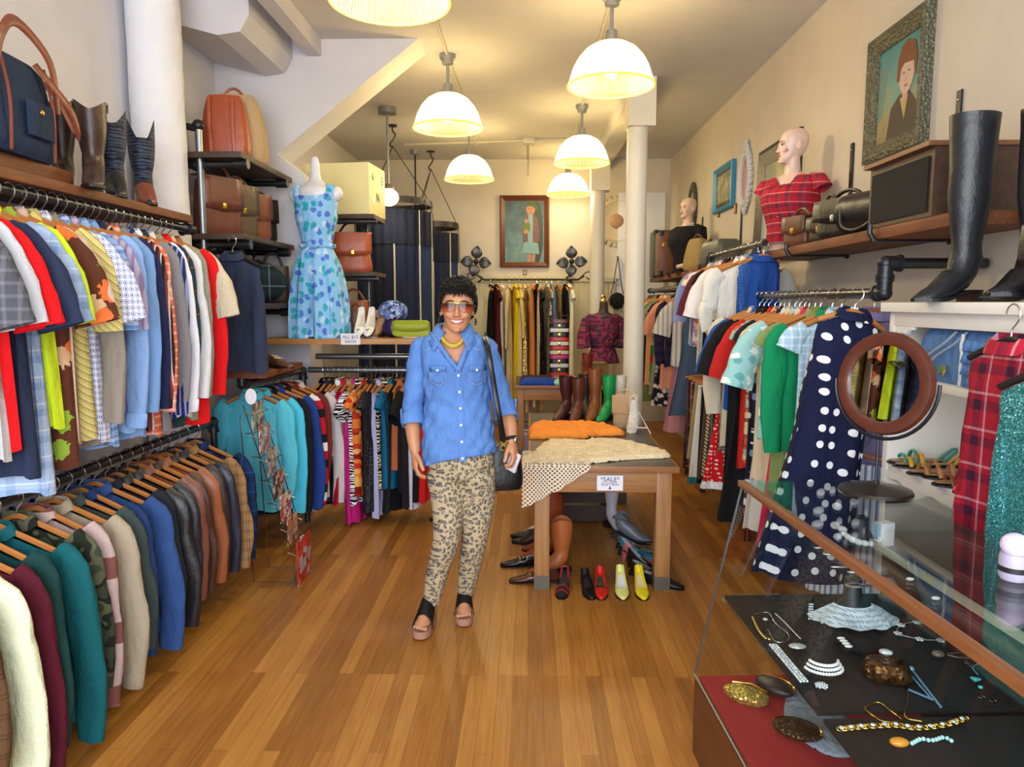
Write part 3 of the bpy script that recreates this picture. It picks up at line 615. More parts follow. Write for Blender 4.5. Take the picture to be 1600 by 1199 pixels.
# right-hand rails -------------------------------------------------
RF = [
 it('lavender long dress', 'lavender long dress', 'dress', cl('plain', '#9a90c4'), L=.75, sleeve='none', W=.15, q=.13),
 it('navy dress with big white dots', 'navy dotted dress', 'dress', cl('dots', '#141a3a', '#f0f0f4', f=.95), L=1.13, sleeve='none', flare=1.35, W=.19, thick=.05, rz=R(6), q=.02, lab='long navy dress with big white polka dots beside the white cabinet'),
 it('pale blue checked blouse', 'pale checked blouse', 'blouse', cl('check', '#a8cce0', '#e0eef4'), L=.6, q=.21, W=.2, sleeve='cap'),
 it('emerald green long-sleeved dress', 'emerald dress', 'dress', cl('plain', '#0d8a58'), L=.66, slen=.58, q=.27, W=.225, sleeve='long'),
 it('olive green long dress', 'olive dress', 'dress', cl('plain', '#86985c'), L=.9, sleeve='cap', q=.35, W=.22),
 it('pink sequined dress in plastic', 'pink sequined dress', 'dress', cl('plain', '#d42c54'), L=1.2, sleeve='none', q=.39, flare=1.3, W=.23),
 it('pale pink dress in clear plastic', 'pale pink dress', 'dress', cl('plain', '#dcbfae', rough=.35), L=.95, sleeve='none', q=.435, W=.22),
 it('aqua blouse with white lace', 'aqua blouse', 'blouse', cl('floral', '#9cd0cc', '#e8f0ec', '#6cb0b0', f=1.5), L=.66, q=.47, **S),
 it('cream satin long dress', 'cream satin dress', 'dress', cl('plain', '#d8c4a0', rough=.4), L=.9, sleeve='cap', q=.51, W=.22),
 it('white sleeveless evening dress', 'white evening dress', 'dress', cl('plain', '#d9d6cc'), L=1.2, sleeve='none', q=.55, flare=1.3, W=.22),
 it('dark blue dress with white flowers', 'dark flowered dress', 'dress', cl('floral', '#1a2030', '#dce0e4', '#7c98b8', f=1.4), L=1.15, sleeve='cap', q=.60, W=.22),
 it('coral long-sleeved dress', 'coral dress', 'dress', cl('print', '#c86048', '#a8b89c', '#d8c08c', '#9c5040', f=1.5), L=.85, sleeve='cap', q=.645, W=.22),
 it('red short-sleeved dress', 'red short-sleeved dress', 'dress', cl('plain', '#c02420'), L=.9, sleeve='short', q=.685, W=.22),
 it('black long evening dress', 'black long dress', 'dress', cl('plain', '#111113'), L=1.25, sleeve='cap', q=.735, W=.23, flare=1.3),
 it('black dress with fluted sleeves', 'black fluted dress', 'dress', cl('plain', '#18181a'), L=1.1, sleeve='short', q=.80, W=.23),
 it('cobalt blue blouse', 'cobalt blouse', 'blouse', cl('plain', '#2456a8'), L=.6, q=.85, **S),
 it('cream long coat', 'cream coat', 'coat', cl('plain', '#d4c8ae'), L=.85, q=.90, W=.22, sleeve='long'),
 it('grey print long dress', 'grey print dress', 'dress', cl('print', '#6c6860', '#9c8c70', '#3c3c40', f=2), L=.9, q=.95, sleeve='cap')]
rfo = rack_items(RF, (1.45, 3.04, 1.66), (1.45, 4.78, 1.66), 'the cabinet-side rail', 'dresses on the rail beside the white cabinet', rz=0, seed=61, jit=6)
rfo[1].location = (1.375, 3.08, 1.66); rfo[1].rotation_euler = (0, R(9), R(5)); rfo[0].location = (1.55, 3.30, 1.66)
skirt('skirt', cl('vstripe', '#e4e8f0', '#6c86b0', '#c8d2e4', f=3), W=.15, L=.62, flare=1.5, seed=4, label='long skirt with thin blue and white stripes below the round mirror', group=None, loc=(1.50, 3.22, 1.02), rz=R(-40))
RU = [
 it('blue denim lace-edged top', 'blue lace top', 'blouse', cl('lace', '#28509a', '#4878c4'), L=.36, sleeve='none', W=.17, q=.08),
 it('cobalt knit top', 'cobalt knit top', 'blouse', cl('knit', '#2450a0', '#183874'), L=.34, sleeve='none', W=.14, q=.0),
 it('white long tunic', 'white tunic', 'tunic', cl('plain', '#e2e0d6'), L=.66, sleeve='long', slen=.38, W=.24, q=.22, cat='shirt'),
 it('white short blouse', 'white short blouse', 'blouse', cl('plain', '#e6dfe0'), L=.4, q=.33, sleeve='short', W=.23),
 it('brown sparkly cardigan', 'sparkly cardigan', 'cardigan', cl('knit', '#6a5a4c', '#3c3028'), L=.62, sleeve='none', q=.41),
 it('black velvet jacket', 'black velvet jacket', 'jacket', cl('plain', '#161214'), L=.66, q=.51, sleeve='cap', W=.225),
 it('burgundy silk blouse', 'burgundy blouse', 'blouse', cl('plain', '#5c2434'), L=.4, q=.60, **S),
 it('taupe and white dress', 'taupe and white dress', 'dress', cl('bands', '#b8a494', '#d8d0c8', '#e6e4e0', f=.9), L=.74, q=.68, sleeve='cap', W=.22),
 it('coral and white print blouse', 'coral print blouse', 'blouse', cl('print', '#e0705c', '#e8d8cc', '#c8a89c', f=1.4), L=.6, q=.77, sleeve='cap', W=.22),
 it('periwinkle blue shirt', 'periwinkle shirt', 'shirt', cl('plain', '#8494c4'), L=.62, q=.86, sleeve='three', W=.225),
 it('cream sleeveless top', 'cream top', 'blouse', cl('plain', '#dcd4b4'), L=.6, q=.95, sleeve='none', W=.24)]
rack_items(RU, (1.5, 4.72, 2.0), (1.5, 5.95, 2.0), 'the high rail', 'tops on the high rail beyond the plaid mannequin', seed=71, jit=8)
RL = [
 it('red dotted skirt with white lace hem', 'red dotted skirt', 'skirt', cl('dots', '#d0141c', '#f4dcdc', f=2.4), L=.58, flare=1.55, W=.17, q=.02, trim=cl('lace', '#e8e6ea', '#ffffff')),
 it('black A-line skirt', 'black skirt', 'skirt', cl('plain', '#131214'), L=.66, flare=1.3, q=.10),
 it('dark checked wool skirt', 'dark checked skirt', 'skirt', cl('plaid', '#4a4440', '#2a2828', '#8a7a68'), L=.6, flare=1.2, q=.19),
 it('tan and black striped skirt', 'striped skirt', 'skirt', cl('dstripe', '#c8b48c', '#1c1a1c', f=3), L=.62, flare=1.2, q=.28),
 it('dark brown wool skirt', 'brown wool skirt', 'skirt', cl('knit', '#5a4434', '#36281e'), L=.66, flare=1.25, q=.37),
 it('black pencil skirt', 'black pencil skirt', 'skirt', cl('plain', '#18171a'), L=.72, flare=1.1, q=.46),
 it('white long skirt with teal border', 'white bordered skirt', 'skirt', cl('plain', '#e4e0d2'), L=.7, flare=1.3, q=.55, trim=cl('plain', '#2a7484')),
 it('camel wool skirt', 'camel skirt', 'skirt', cl('plain', '#a08c68'), L=.58, flare=1.3, q=.65),
 it('maroon tartan kilt', 'tartan kilt', 'skirt', cl('plaid', '#5c2a24', '#2c1a1c', '#c8a078'), L=.74, flare=1.2, q=.77),
 it('dark purple striped skirt', 'dark purple skirt', 'skirt', cl('plaid', '#2c1c28', '#40202c', '#7c5858'), L=.72, flare=1.1, q=.9)]
rack_items(RL, (1.46, 4.85, 1.12), (1.46, 6.0, 1.12), 'the skirt rail', 'skirts on the lower rail', seed=81, jit=5)
RR = [
 it('slate blue A-line dress', 'slate blue dress', 'dress', cl('plain', '#465870'), L=1.05, sleeve='none', flare=1.55, W=.2, q=.03),
 it('cream and striped blouse', 'cream striped blouse', 'blouse', cl('vstripe', '#d8cfc0', '#a8a09c', f=2), L=.62, q=.10, sleeve='short', slen=.26, W=.22),
 it('dusty pink long dress', 'dusty pink dress', 'dress', cl('plain', '#cc9098'), L=1.25, sleeve='none', flare=1.6, W=.19, q=.17),
 it('navy and black striped jumper', 'striped jumper', 'sweater', cl('bands', '#1a1a34', '#2c2444', '#1a1a34', '#2c2444', f=2.4), L=.66, q=.25, **LG),
 it('peach short-sleeved dress', 'peach dress', 'dress', cl('plain', '#dc9474'), L=.9, sleeve='short', q=.33, W=.21),
 it('black and white flowered dress', 'monochrome flowered dress', 'dress', cl('floral', '#1c1c2c', '#e0dce0', '#a8b0c4', f=1.5), L=1.1, sleeve='cap', q=.41, flare=1.2),
 it('taupe short-sleeved dress', 'taupe dress', 'dress', cl('plain', '#8c8878'), L=1.0, sleeve='short', q=.49, flare=1.2),
 it('kelly green dress with striped waist', 'kelly green dress', 'dress', cl('bands', '#3ca444', '#3ca444', '#c02c2c', '#3a8c3c', '#d8c8a0', f=.9), L=.95, sleeve='cap', q=.57),
 it('peach silk blouse dress', 'peach silk dress', 'dress', cl('plain', '#e8a87c'), L=.95, sleeve='short', q=.65, W=.22),
 it('chocolate brown dress', 'chocolate dress', 'dress', cl('plain', '#3c1c18'), L=.95, sleeve='cap', q=.73),
 it('moss green long dress', 'moss green dress', 'dress', cl('plain', '#7c8c54'), L=1.2, sleeve='short', q=.81, flare=1.3),
 it('dark green print dress', 'green print dress', 'dress', cl('print', '#2c5048', '#1c2c2c', '#5c7868', f=2), L=1.0, sleeve='short', q=.89),
 it('claret red dress', 'claret dress', 'dress', cl('plain', '#841c34'), L=1.0, sleeve='cap', q=.97)]
rack_items(RR, (1.52, 6.35, 1.77), (1.52, 9.0, 1.77), 'the suitcase-side rail', 'dresses on the far rail under the suitcases', seed=91, jit=10)
pipe('clothes_rail', [[(1.45, 3.02, 1.66), (1.47, 4.82, 1.66)], [(1.45, 3.02, 1.68), (1.45, 3.02, 1.76)], [(1.47, 3.02, 1.78), (1.86, 3.02, 1.78)], [(1.5, 4.84, .0), (1.5, 4.84, 2.0)]], 'dark pipe rail beside the white cabinet with elbow to the wall', 'clothes rail', DKPIPE, .022,
     elbows=[((1.45, 3.01, 1.66), [(0, 1, 0), (0, 0, 1)]), ((1.45, 3.01, 1.78), [(0, 0, -1), (1, 0, 0)]), ((1.5, 4.84, 1.66), [(0, -1, 0), (0, 0, 1), (0, 0, -1)])])
pipe('clothes_rail', [[(1.5, 4.7, 2.0), (1.5, 6.1, 2.0)], [(1.5, 6.12, 0), (1.5, 6.12, 2.0)]], 'dark high pipe rail beyond the plaid mannequin', 'clothes rail', DKPIPE, .021, elbows=[((1.5, 6.12, 2.0), [(0, -1, 0), (0, 0, -1)])])
pipe('clothes_rail', [[(1.46, 4.8, 1.12), (1.46, 6.1, 1.12)]], 'low dark pipe rail carrying the skirts', 'clothes rail', DKPIPE, .021, elbows=[((1.46, 6.12, 1.12), [(0, -1, 0)])])
pipe('clothes_rail', [[(1.52, 6.2, 1.77), (1.52, 9.2, 1.77)], [(1.52, 9.2, 1.77), (1.86, 9.2, 1.77)]], 'far pipe rail under the suitcase shelf', 'clothes rail', DKPIPE, .021, elbows=[((1.52, 9.2, 1.77), [(0, -1, 0), (1, 0, 0)])])
# ================================================================== LEATHER GOODS, BOOTS, SHOES
LB = cl('leather', '#0d0c0d', '#201d1f'); LBR = cl('leather', '#4c2a1c', '#6e4630'); LRED = cl('leather', '#6c3322', '#8a4a34')
LTAN = cl('leather', '#a0582c', '#8a4420'); LDK = cl('leather', '#2c1d18', '#4a342a'); GOLD = simple('gold_metal', '#d8b24c', .25, .95)
CREAM = simple('cream_leather', '#e2dcc8', .4); BLACKP = simple('black_rubber', '#17171a', .5); HEELW = simple('stacked_heel', '#3a2418', .4)
WHITEP = simple('white_paper', '#f0eff4', .7); WHITEC = plaster('white_cabinet_paint', '#f2f0e8', '#e8e6dc', .45, .06, 6)
def se(a, p): return math.copysign(abs(a)**p, a)
def soft(mb, c, d, p=.4, k=10, top=1.0, sag=0, rot=None, n=28, squash=.12):
    """soft-edged box: c = centre of the base, d = sizes, top = width ratio at the top"""
    rg = []; M = Matrix.Translation(Vector(c)) @ (rot.to_matrix().to_4x4() if rot else Matrix())
    for i in range(k+1):
        q = i/k; e = min(1, q/squash, (1-q)/squash) if 0 < q < 1 else 0; e = .86+.14*sqrt(1-(1-e)**2) if e < 1 else 1
        f = (1+(top-1)*q)*e*(1+sag*sin(pi*q))
        rg.append([M @ Vector((d[0]/2*f*se(cos(2*pi*j/n), p), d[1]/2*f*se(sin(2*pi*j/n), p), d[2]*q)) for j in range(n)])
    mb.loft(rg); return mb
def handle(a, b, h, n=8, out=(0, 0, 0)):
    a, b = Vector(a), Vector(b); return [a.lerp(b, i/n)+Vector((0, 0, h*sin(pi*i/n)**.7 if 0 < i < n else 0))+Vector(out)*sin(pi*i/n) for i in range(n+1)]
def boot(loc, rz, shaft=.33, r=.062, mat=LB, mat2=None, heel=.04, toe=.20, dip=.05, label=None, group=None, name='boot', cat='boot', straps=True, lean=0, fold=0, sole=BLACKP, wide=1.0, point=1.0, rot=None):
    """toe points to local +X"""
    t = empty(name, loc, rz, label, cat, group, rot=rot); H = shaft+heel; n = 22; rg = []
    zs = [(1.0, r*1.06), (.85, r*1.03), (.65, r), (.45, r*.93), (.25, r*.80), (.12, r*.70), (.04, r*.72)]
    for q, rr in zs:
        z = heel+.10+(shaft-.10)*q; row = []
        for k in range(n):
            a = 2*pi*k/n; zz = z
            if q == 1.0: zz += dip*(abs(sin(a))**1.5)*1.0 - dip*.5
            wob = 1+fold*sin(z*90)*.05
            row.append((rr*wob*cos(a)*1.08+lean*q*.05, rr*wob*.86*sin(a), zz))
        rg.append(row)
    foot = [(78, .015, .075, .052, .044), (55, .04, .058, .055, .042), (28, .085, .036, .047, .043), (8, .13, .024, .034, .042), (0, .165, .016, .026, .036*point), (0, toe-.01, .010, .018, .022*point), (0, toe+.012, .008, .009, .008)]
    for ang, cx, cz, rz_, ry in foot:
        a0 = R(ang); row = []
        for k in range(n):
            a = 2*pi*k/n; u = cos(a); vx = -cos(a0)*0; 
            # ring plane: normal tilts from down to forward
            dx, dz = -sin(R(90)-a0)*0, 0
            ex = Vector((sin(a0), 0, cos(a0)))  # in-plane 'up/back' axis
            p = Vector((cx, 0, cz+heel*max(0, 1-max(0, cx)/.125))) + Vector((-ex.z*0, 0, 0)) + Vector((sin(a0)*rz_*u*(1), sin(a)*ry*wide, cos(a0)*rz_*u))
            row.append((p.x, p.y, max(p.z, heel*max(0, 1-max(0, p.x)/.13)+.004 if p.x > -.02 else heel)))
        rg.append(row)
    b = MB().loft(rg, cap=(False, True)); b.build('shaft', [mat], t, ang=70)
    # sole and heel
    so = []
    for i in range(13):
        q = i/12; x = -.062+q*(toe+.012+.062); wv = (.034 if q < .35 else .034+.012*sin(pi*(q-.35)/.65*.9)); wv *= (1-max(0, q-.8)/.2*.75*1) if q > .8 else 1
        if q < .06: wv = .024
        zz = heel*max(0, min(1, 1-(x-.0)/.11)) ; so.append((x, wv*wide, zz))
    m = MB(); rg = []
    for x, wv, zz in so: rg.append([(x, -wv, zz), (x, wv, zz), (x, wv, zz+.012), (x, -wv, zz+.012)])
    m.loft(rg); m.build('sole', sole, t, smooth=False)
    MB().loft([[(-.062+.006*q, -.03, heel*q), (-.058+.006*q, .03, heel*q), (.0-.004*(1-q), .032, heel*q), (.0-.004*(1-q), -.032, heel*q)] for q in (0, 1)]).build('heel', HEELW, t, smooth=False)
    if mat2:   # vamp overlay
        MB().loft([[(p[0]*1.02+.001, p[1]*1.05, p[2]*1.02+.001) for p in row] for row in []] or [[(x, wv*1.08, z) for x, wv, z in []]]) if False else None
        row2 = []
        for ang, cx, cz, rz_, ry in foot[1:]:
            a0 = R(ang); row2.append([(cx+sin(a0)*(rz_+.003)*cos(a), sin(a)*(ry*wide+.003), max(cz+heel*max(0, 1-max(0, cx)/.125)+cos(a0)*(rz_+.003)*cos(a), .006)) for a in [-pi*.62+1.24*pi*k/14 for k in range(15)]])
        MB().loft(row2, closed=False).build('vamp', mat2, t, ang=70)
    if straps:
        for sg in (-1, 1): MB().tube([(0, sg*r*.9, H-.02), (0, sg*(r*.98), H+.0+dip*.3), (0, sg*r*.78, H-.02)], .006, 6).build('pull_strap', mat, t)
    return t
def shoe(loc, rz, mat, kind='pump', lining=None, heel=.06, L=.235, label=None, group=None, name='shoe', rot=None, sole=BLACKP, point=.55, cat='shoe', badge=False, deco=None):
    """toe points to local +X, heel at x=0"""
    t = empty(name, loc, rz, label, cat, group, rot=rot); n = 16; lining = lining or CREAM
    def zf(q): return heel*(1-min(1, max(0, (q-.12)/.5)))**1.6 if heel > .02 else heel*(1-q)*.6
    def wf(q):
        w = .022+.016*sin(min(1, q/.72)*pi*.5)+(-.004*sin(pi*min(1, q/.6)))
        if q > .72: w *= (1-((q-.72)/.28)**2*(1-.12)*point) if q < 1 else .3
        if q < .08: w *= .55+.45*(q/.08)
        return w
    st = [0, .03, .08, .2, .35, .48, .58, .66, .74, .82, .9, .96, 1.0]; rg = []; ins = []
    for q in st:
        x = q*L; w = wf(q); z = zf(q)+.004
        closed = q >= (.66 if kind in ('pump', 'flat') else .38 if kind in ('loafer', 'lace') else 2)
        hh = (.052 if q < .1 else .045-.02*min(1, q/.6)) if kind != 'sandal' else .006
        if kind in ('loafer', 'lace'): hh = .055 if q < .2 else .052
        if q > .6: hh = .04-.022*(q-.6)/.4
        if closed:
            top = hh; row = [(x, w*sin(a), z+top*(.5-.5*cos(a))*(1.0)) for a in [pi*(-1+2*k/n) for k in range(n+1)]]
            row = [(x, w*se(sin(a), .8), z+top*(.5+.5*cos(a))) for a in [-pi+2*pi*k/n for k in range(n+1)]]
            # start at bottom, go over top
        else:
            half = []
            for k in range(n+1):
                s_ = -1+2*k/n     # -1..1 : left rim, under, right rim -> keep order bottom..top..bottom by folding inside
                half.append((x, w*1.0*se(s_, .6) if abs(s_) < .001 else w*(1 if s_ > 0 else -1)*min(1, 2.2*(1-abs(s_))+.0) if abs(s_) > .55 else w*(1 if s_ > 0 else -1)*(1), 0))
            # bottom(-1) -> left side -> rim -> (inside down) -> insole -> rim -> right side -> bottom(1)
            key = [(0, 0), (-.6, 0), (-1, .15), (-1, .6), (-.97, 1), (-.86, .95), (-.84, .3), (-.5, .14), (0, .14), (.5, .14), (.84, .3), (.86, .95), (.97, 1), (1, .6), (1, .15), (.6, 0), (0, 0)]
            row = [(x, w*a, z+hh*b_) for a, b_ in key]
        rg.append(row)
    if kind != 'sandal':
        x0_, w0, z0_ = 0, wf(0), zf(0)+.004; hh0 = .052 if kind not in ('loafer', 'lace') else .055
        rg.insert(0, [(-.003, w0*se(sin(a), .8)*.9, z0_+hh0*(.5+.5*cos(a))) for a in [-pi+2*pi*k/n for k in range(n+1)]])
        rg.append([(L+.005, 0, zf(1)+.010)]*(n+1))
    if kind != 'sandal': MB().loft(rg, closed=False).build('upper', mat, t, ang=60)
    i2 = [[(q*L, -wf(q)*.84, zf(q)+.012), (q*L, 0, zf(q)+.010), (q*L, wf(q)*.84, zf(q)+.012)] for q in st[1:-1]]
    MB().loft(i2, closed=False).build('insole', lining, t)
    s2 = [[(q*L, -wf(q)*1.02, zf(q)), (q*L, wf(q)*1.02, zf(q)), (q*L, wf(q)*1.02, zf(q)+.006), (q*L, -wf(q)*1.02, zf(q)+.006)] for q in st]
    MB().loft(s2).build('sole', sole, t, smooth=False)
    if heel > .015:
        hr = .009 if kind in ('pump', 'sandal') and heel > .05 else .022
        MB().loft([[(.012-.01*(1-q)+c_*(hr+(.024-hr)*q), s_*(hr+(.022-hr)*q), heel*q) for c_, s_ in [(cos(2*pi*k/10), sin(2*pi*k/10)) for k in range(10)]] for q in (0, .5, 1)]).build('heel', mat if kind == 'pump' else sole, t)
    if kind == 'sandal':
        for q, h_ in ((.78, .03), (.62, .045)):
            MB().tube([(q*L, wf(q)*cos(a)*1.02, zf(q)+.006+h_*sin(a)) for a in [pi*k/10 for k in range(11)]], .008, 8, flat=.4, up=(0, 0, 1)).build('strap', mat, t)
        MB().tube([(L*.2, -.022, heel+.0), (0.0, -.018, heel+.045), (-.006, 0, heel+.05), (0.0, .018, heel+.045), (L*.2, .022, heel)], .006, 8).build('ankle_strap', mat, t)
    if kind == 'lace':
        for q in (.42, .5, .58): MB().tube([(q*L, -.018, zf(q)+.052), (q*L, 0, zf(q)+.058), (q*L, .018, zf(q)+.052)], .003, 6).build('lace', CREAM, t)
    if badge: MB().box((.09, 0, zf(.38)+.016), (.028, .02, .002)).build('insole_label', GOLD, t)
    if deco: MB().ell((L*.8, 0, zf(.8)+.032), (.014, .016, .006)).build('bow', deco, t)
    return t
# ================================================================== LEFT SHELF WITH BAG AND BOOTS
tag(MB().box((-2.07, 2.86, 2.078), (.44, 2.3, .04), bev=.004).build('wooden_shelf', SHELFW), 'long rough wooden shelf above the shirt rail holding boots', 'shelf')
tag(MB().box((-2.10, 2.25, 2.133), (.36, 1.66, .07), bev=.004).build('wooden_plank', SHELFW), 'thick reddish wooden plank lying under the denim bag', 'plank')
DEN = cl('denim', '#182238', '#24344e'); 
t = empty('satchel', (-2.02, 2.74, 2.169), R(4), 'dark denim bag with brown leather handles and trim, beside the boots', 'bag')
soft(MB(), (0, 0, 0), (.30, .52, .36), .45, 12, .82, .05).build('body', DEN, t)
for y in (-.12, .15): MB().tube(smoothpath([(.155, y, .0), (.162, y, .18), (.135, y, .355)], 4), .006, 6).build('piping', LRED, t)
for x in (.09, -.09):
    MB().tube(smoothpath([(x+.065, -.2, .22), (x+.075, -.14, .40), (x+.06, -.02, .47), (x+.075, .14, .38), (x+.06, .2, .2)], 5), .021, 8, flat=.35, up=(1, 0, 0)).build('handle', LRED, t)
MB().tube(smoothpath([(.13, .1, .36), (.20, .2, .22), (.17, .3, .13), (.1, .27, .3), (.02, .2, .36)], 5), .02, 8, flat=.3, up=(1, 0, 0)).build('shoulder_strap', LRED, t)
MB().box((.162, .06, .14), (.012, .16, .13), bev=.004).build('pocket', DEN, t); MB().ell((.17, .06, .17), (.006, .012, .012)).build('snap', GOLD, t)
boot((-1.90, 3.20, 2.099), R(-62), .33, .07, LDK, heel=.035, label='dark brown riding boot beside the denim bag', group=None, dip=.05)
boot((-2.06, 3.24, 2.099), R(-62), .35, .066, LDK, heel=.035, label='dark brown boot standing at the wall behind its mate', dip=.05)
BST = cloth('zebra', '#14161f', '#38435f', f=1.3, rough=.45)
boot((-1.96, 3.46, 2.099), R(-58), .34, .072, BST, LB, heel=.04, label='black cowboy boot with blue scroll stitching, third from the denim bag', dip=.09, straps=False)
boot((-1.96, 3.72, 2.099), R(-56), .33, .072, BST, LRED, heel=.04, label='black cowboy boot with reddish brown foot nearest the white column', dip=.15, straps=False)
t = empty('picture_frame', (-2.292, 2.62, 2.86), 0, 'small red framed picture at the top corner above the denim bag', 'picture')
MB().box((0, 0, 0), (.012, .16, .16)).build('frame', simple('red_frame', '#8c2c28', .4), t); MB().box((.008, 0, 0), (.004, .12, .12)).build('print', simple('pale_print', '#c8c8b8', .6), t)
# ================================================================== CORNER PIPE SHELVES
t = empty('pipe_shelf', (-1.98, 4.44, 0), 0, 'black pipe shelving with three dark boards beside the white column', 'shelf unit')
o0 = Vector((-1.98, 4.44, 0))
def L_(pts): return [Vector(p)-o0 for p in pts]
for y in (4.44, 5.2):
    MB().tube(L_([(-1.985, y, 1.2), (-1.985, y, 2.66)]), .021, 12).build('upright_pipe', STEEL if y < 5 else DKPIPE, t)
    MB().tube(L_([(-1.985, y, 2.66), (-2.29, y, 2.72)]), .021, 12).ell(Vector((-1.985, y, 2.68))-o0, (.034,)*3).build('pipe_fitting', IRON, t)
for z in (2.50, 2.02, 1.60):
    MB().box(Vector((-1.955, 4.86, z))-o0, (.48, .94, .035), bev=.003).build('shelf_board', DARKW, t)
    for y in (4.46, 5.18):
        MB().tube(L_([(-2.28, y, z-.045), (-1.74, y, z-.045)]), .02, 12).tube(L_([(-1.78, y, z-.045), (-1.70, y, z-.045)]), .03, 12).tube(L_([(-2.02, y, z-.045), (-1.95, y, z-.045)]), .032, 12).build('bracket_pipe', DKPIPE, t)
# second lower step board with shoes
t = empty('wooden_shelf', (-1.74, 4.62, 1.19), 0, 'short wooden board over the knitwear rail holding brown shoes', 'shelf')
MB().box((0, .0, 0), (.34, .72, .04), bev=.004).build('board', SHELFW, t)
shoe((-1.70, 4.62, 1.212), R(-35), LBR, 'lace', LDK, .02, .27, 'brown leather shoe nearest on the board over the turquoise cardigan', 'brown shoes over the knitwear rail')
shoe((-1.78, 4.78, 1.212), R(-35), LTAN, 'lace', LDK, .02, .27, 'lighter tan brown shoe behind the first on the board over the knitwear', 'brown shoes over the knitwear rail')
shoe((-1.86, 4.55, 1.212), R(-80), LDK, 'loafer', LDK, .02, .27, 'black loafer at the wall side of the small wooden board')
# backpack on top shelf
t = empty('backpack', (-1.93, 4.86, 2.519), R(8), 'tan and rust leather backpack on the topmost pipe shelf', 'backpack')
BEI = cl('plain', '#b49c78'); RUST = cl('leather', '#a8502c', '#8c3c20', rough=.7)
soft(MB(), (.0, .1, 0), (.36, .34, .46), .55, 14, .72, .10, squash=.3).build('body', BEI, t)
soft(MB(), (-.02, -.14, .0), (.30, .16, .40), .55, 12, .75, .08, squash=.3).build('front_pocket', RUST, t)
MB().tube([(.0, .28, .0), (.185, .2, 0.01), (.19, .0, .01), (.14, -.2, .01)], .01, 6).build('base_piping', RUST, t)
MB().tube(handle((-.06, 0, .44), (.06, 0, .44), .05), .009, 8).build('handle', RUST, t)
for x in (-.1, .04): MB().tube([(x, -.215, .38), (x, -.235, .2), (x, -.22, .04)], .012, 6, flat=.4, up=(0, 1, 0)).build('strap', RUST, t)
# middle shelf bags
def satchel(loc, rz, d, mat, label, strap=None, flap=True, buckle=GOLD, hh=.1, cat='bag', name='handbag', hs=1, top=.85, group=None):
    t = empty(name, loc, rz, label, cat, group)
    soft(MB(), (0, 0, 0), d, .45, 10, top, .05).build('body', mat, t)
    if flap:
        m = MB(); rows = []
        for i in range(9):
            a = i/8; y = d[1]/2*top*(1-2*a) if a < .35 else -d[1]/2*(.95+.1*min(1, (a-.35)*3)); z = d[2]*1.01 if a < .35 else d[2]*(1.01-.55*(a-.35)/.65)
            rows.append([(x*d[0]*.48, y, z - (.0 if a < .9 else .02*(1-abs(x)))) for x in (-1, -.6, 0, .6, 1)])
        m.loft(rows, closed=False).build('flap', mat, t, sol=.008)
        MB().box((0, -d[1]/2*1.08, d[2]*.5), (.03, .012, .035), bev=.003).build('clasp', buckle, t)
    for i in range(hs): MB().tube(smoothpath(handle((-d[0]*.35, 0, d[2]*.97), (d[0]*.35, 0, d[2]*.97), hh, 6, (0, (-.05 if i else .0), 0)), 2), .010, 8).build('handle', strap or mat, t)
    return t
satchel((-1.96, 4.60, 2.041), R(60), (.30, .13, .36), cl('leather', '#54281e', '#74402e'), 'upright burgundy brown leather briefcase on the middle pipe shelf')
satchel((-1.90, 4.76, 2.041), R(66), (.28, .12, .34), cl('leather', '#4a3c28', '#6c5638'), 'olive brown creased leather bag beside the burgundy briefcase', hh=.06)
satchel((-1.88, 4.93, 2.041), R(58), (.30, .10, .31), cl('leather', '#6e3c22', '#8c5030'), 'tan brown satchel with brass buckle on the middle pipe shelf', LB, hh=.05)
satchel((-1.88, 5.10, 2.041), R(60), (.26, .10, .30), LB, 'black bag at the far end of the middle pipe shelf', hh=.05)
# lower shelf
t = satchel((-1.90, 4.62, 1.619), R(25), (.26, .2, .30), LB, 'slouchy black leather backpack on the lowest pipe shelf', name='backpack', cat='backpack', top=.7)
t = empty('duffel_bag', (-1.84, 4.94, 1.619), R(20), 'dark green tartan bag beside the black backpack', 'bag')
MB().ell((0, 0, .135), (.18, .13, .135), 24, 14).build('body', cl('plaid', '#16242c', '#1c3438', '#6c8894', f=.8), t)
MB().tube(handle((-.14, 0, .18), (.14, 0, .18), .1), .012, 8).build('handle', LB, t)
satchel((-1.82, 5.16, 1.619), R(30), (.2, .14, .26), LDK, 'dark brown pouch at the far end of the lowest pipe shelf')
# ================================================================== COUNTER BOARD WITH DISPLAYS
tag(MB().box((-1.28, 5.24, 1.35), (1.24, .42, .038), bev=.004).build('wooden_counter', SHELFX), 'pale wooden counter board under the blue dress mannequin', 'counter')
CZ = 1.37
MWHITE = simple('mannequin_white', '#e4e4ea', .3); MSKIN = simple('mannequin_skin', '#dcb49a', .4)
def remesh(o, v, sm=4):
    m = o.modifiers.new('r', 'REMESH'); m.mode = 'VOXEL'; m.voxel_size = v; m.use_smooth_shade = True
    if sm: n = o.modifiers.new('s', 'SMOOTH'); n.iterations = sm; n.factor = .5
    return o
t = empty('mannequin', (-1.52, 5.24, CZ), R(-8), 'headless white mannequin torso wearing a blue flowered dress', 'mannequin')
b = MB(); b.lathe([(.03, .6), (.095, .62), (.10, .74), (.10, .86), (.115, .95), (.125, 1.0)], n=24, sy=.75)
b.lathe([(.128, .99), (.14, 1.02), (.13, 1.06), (.08, 1.09), (.045, 1.12), (.036, 1.17), (.035, 1.22), (.028, 1.27), (.008, 1.285)], n=24, sy=.72)
b.ell((-.155, 0, 1.02), (.045, .05, .055)).ell((.155, 0, 1.02), (.045, .05, .055))
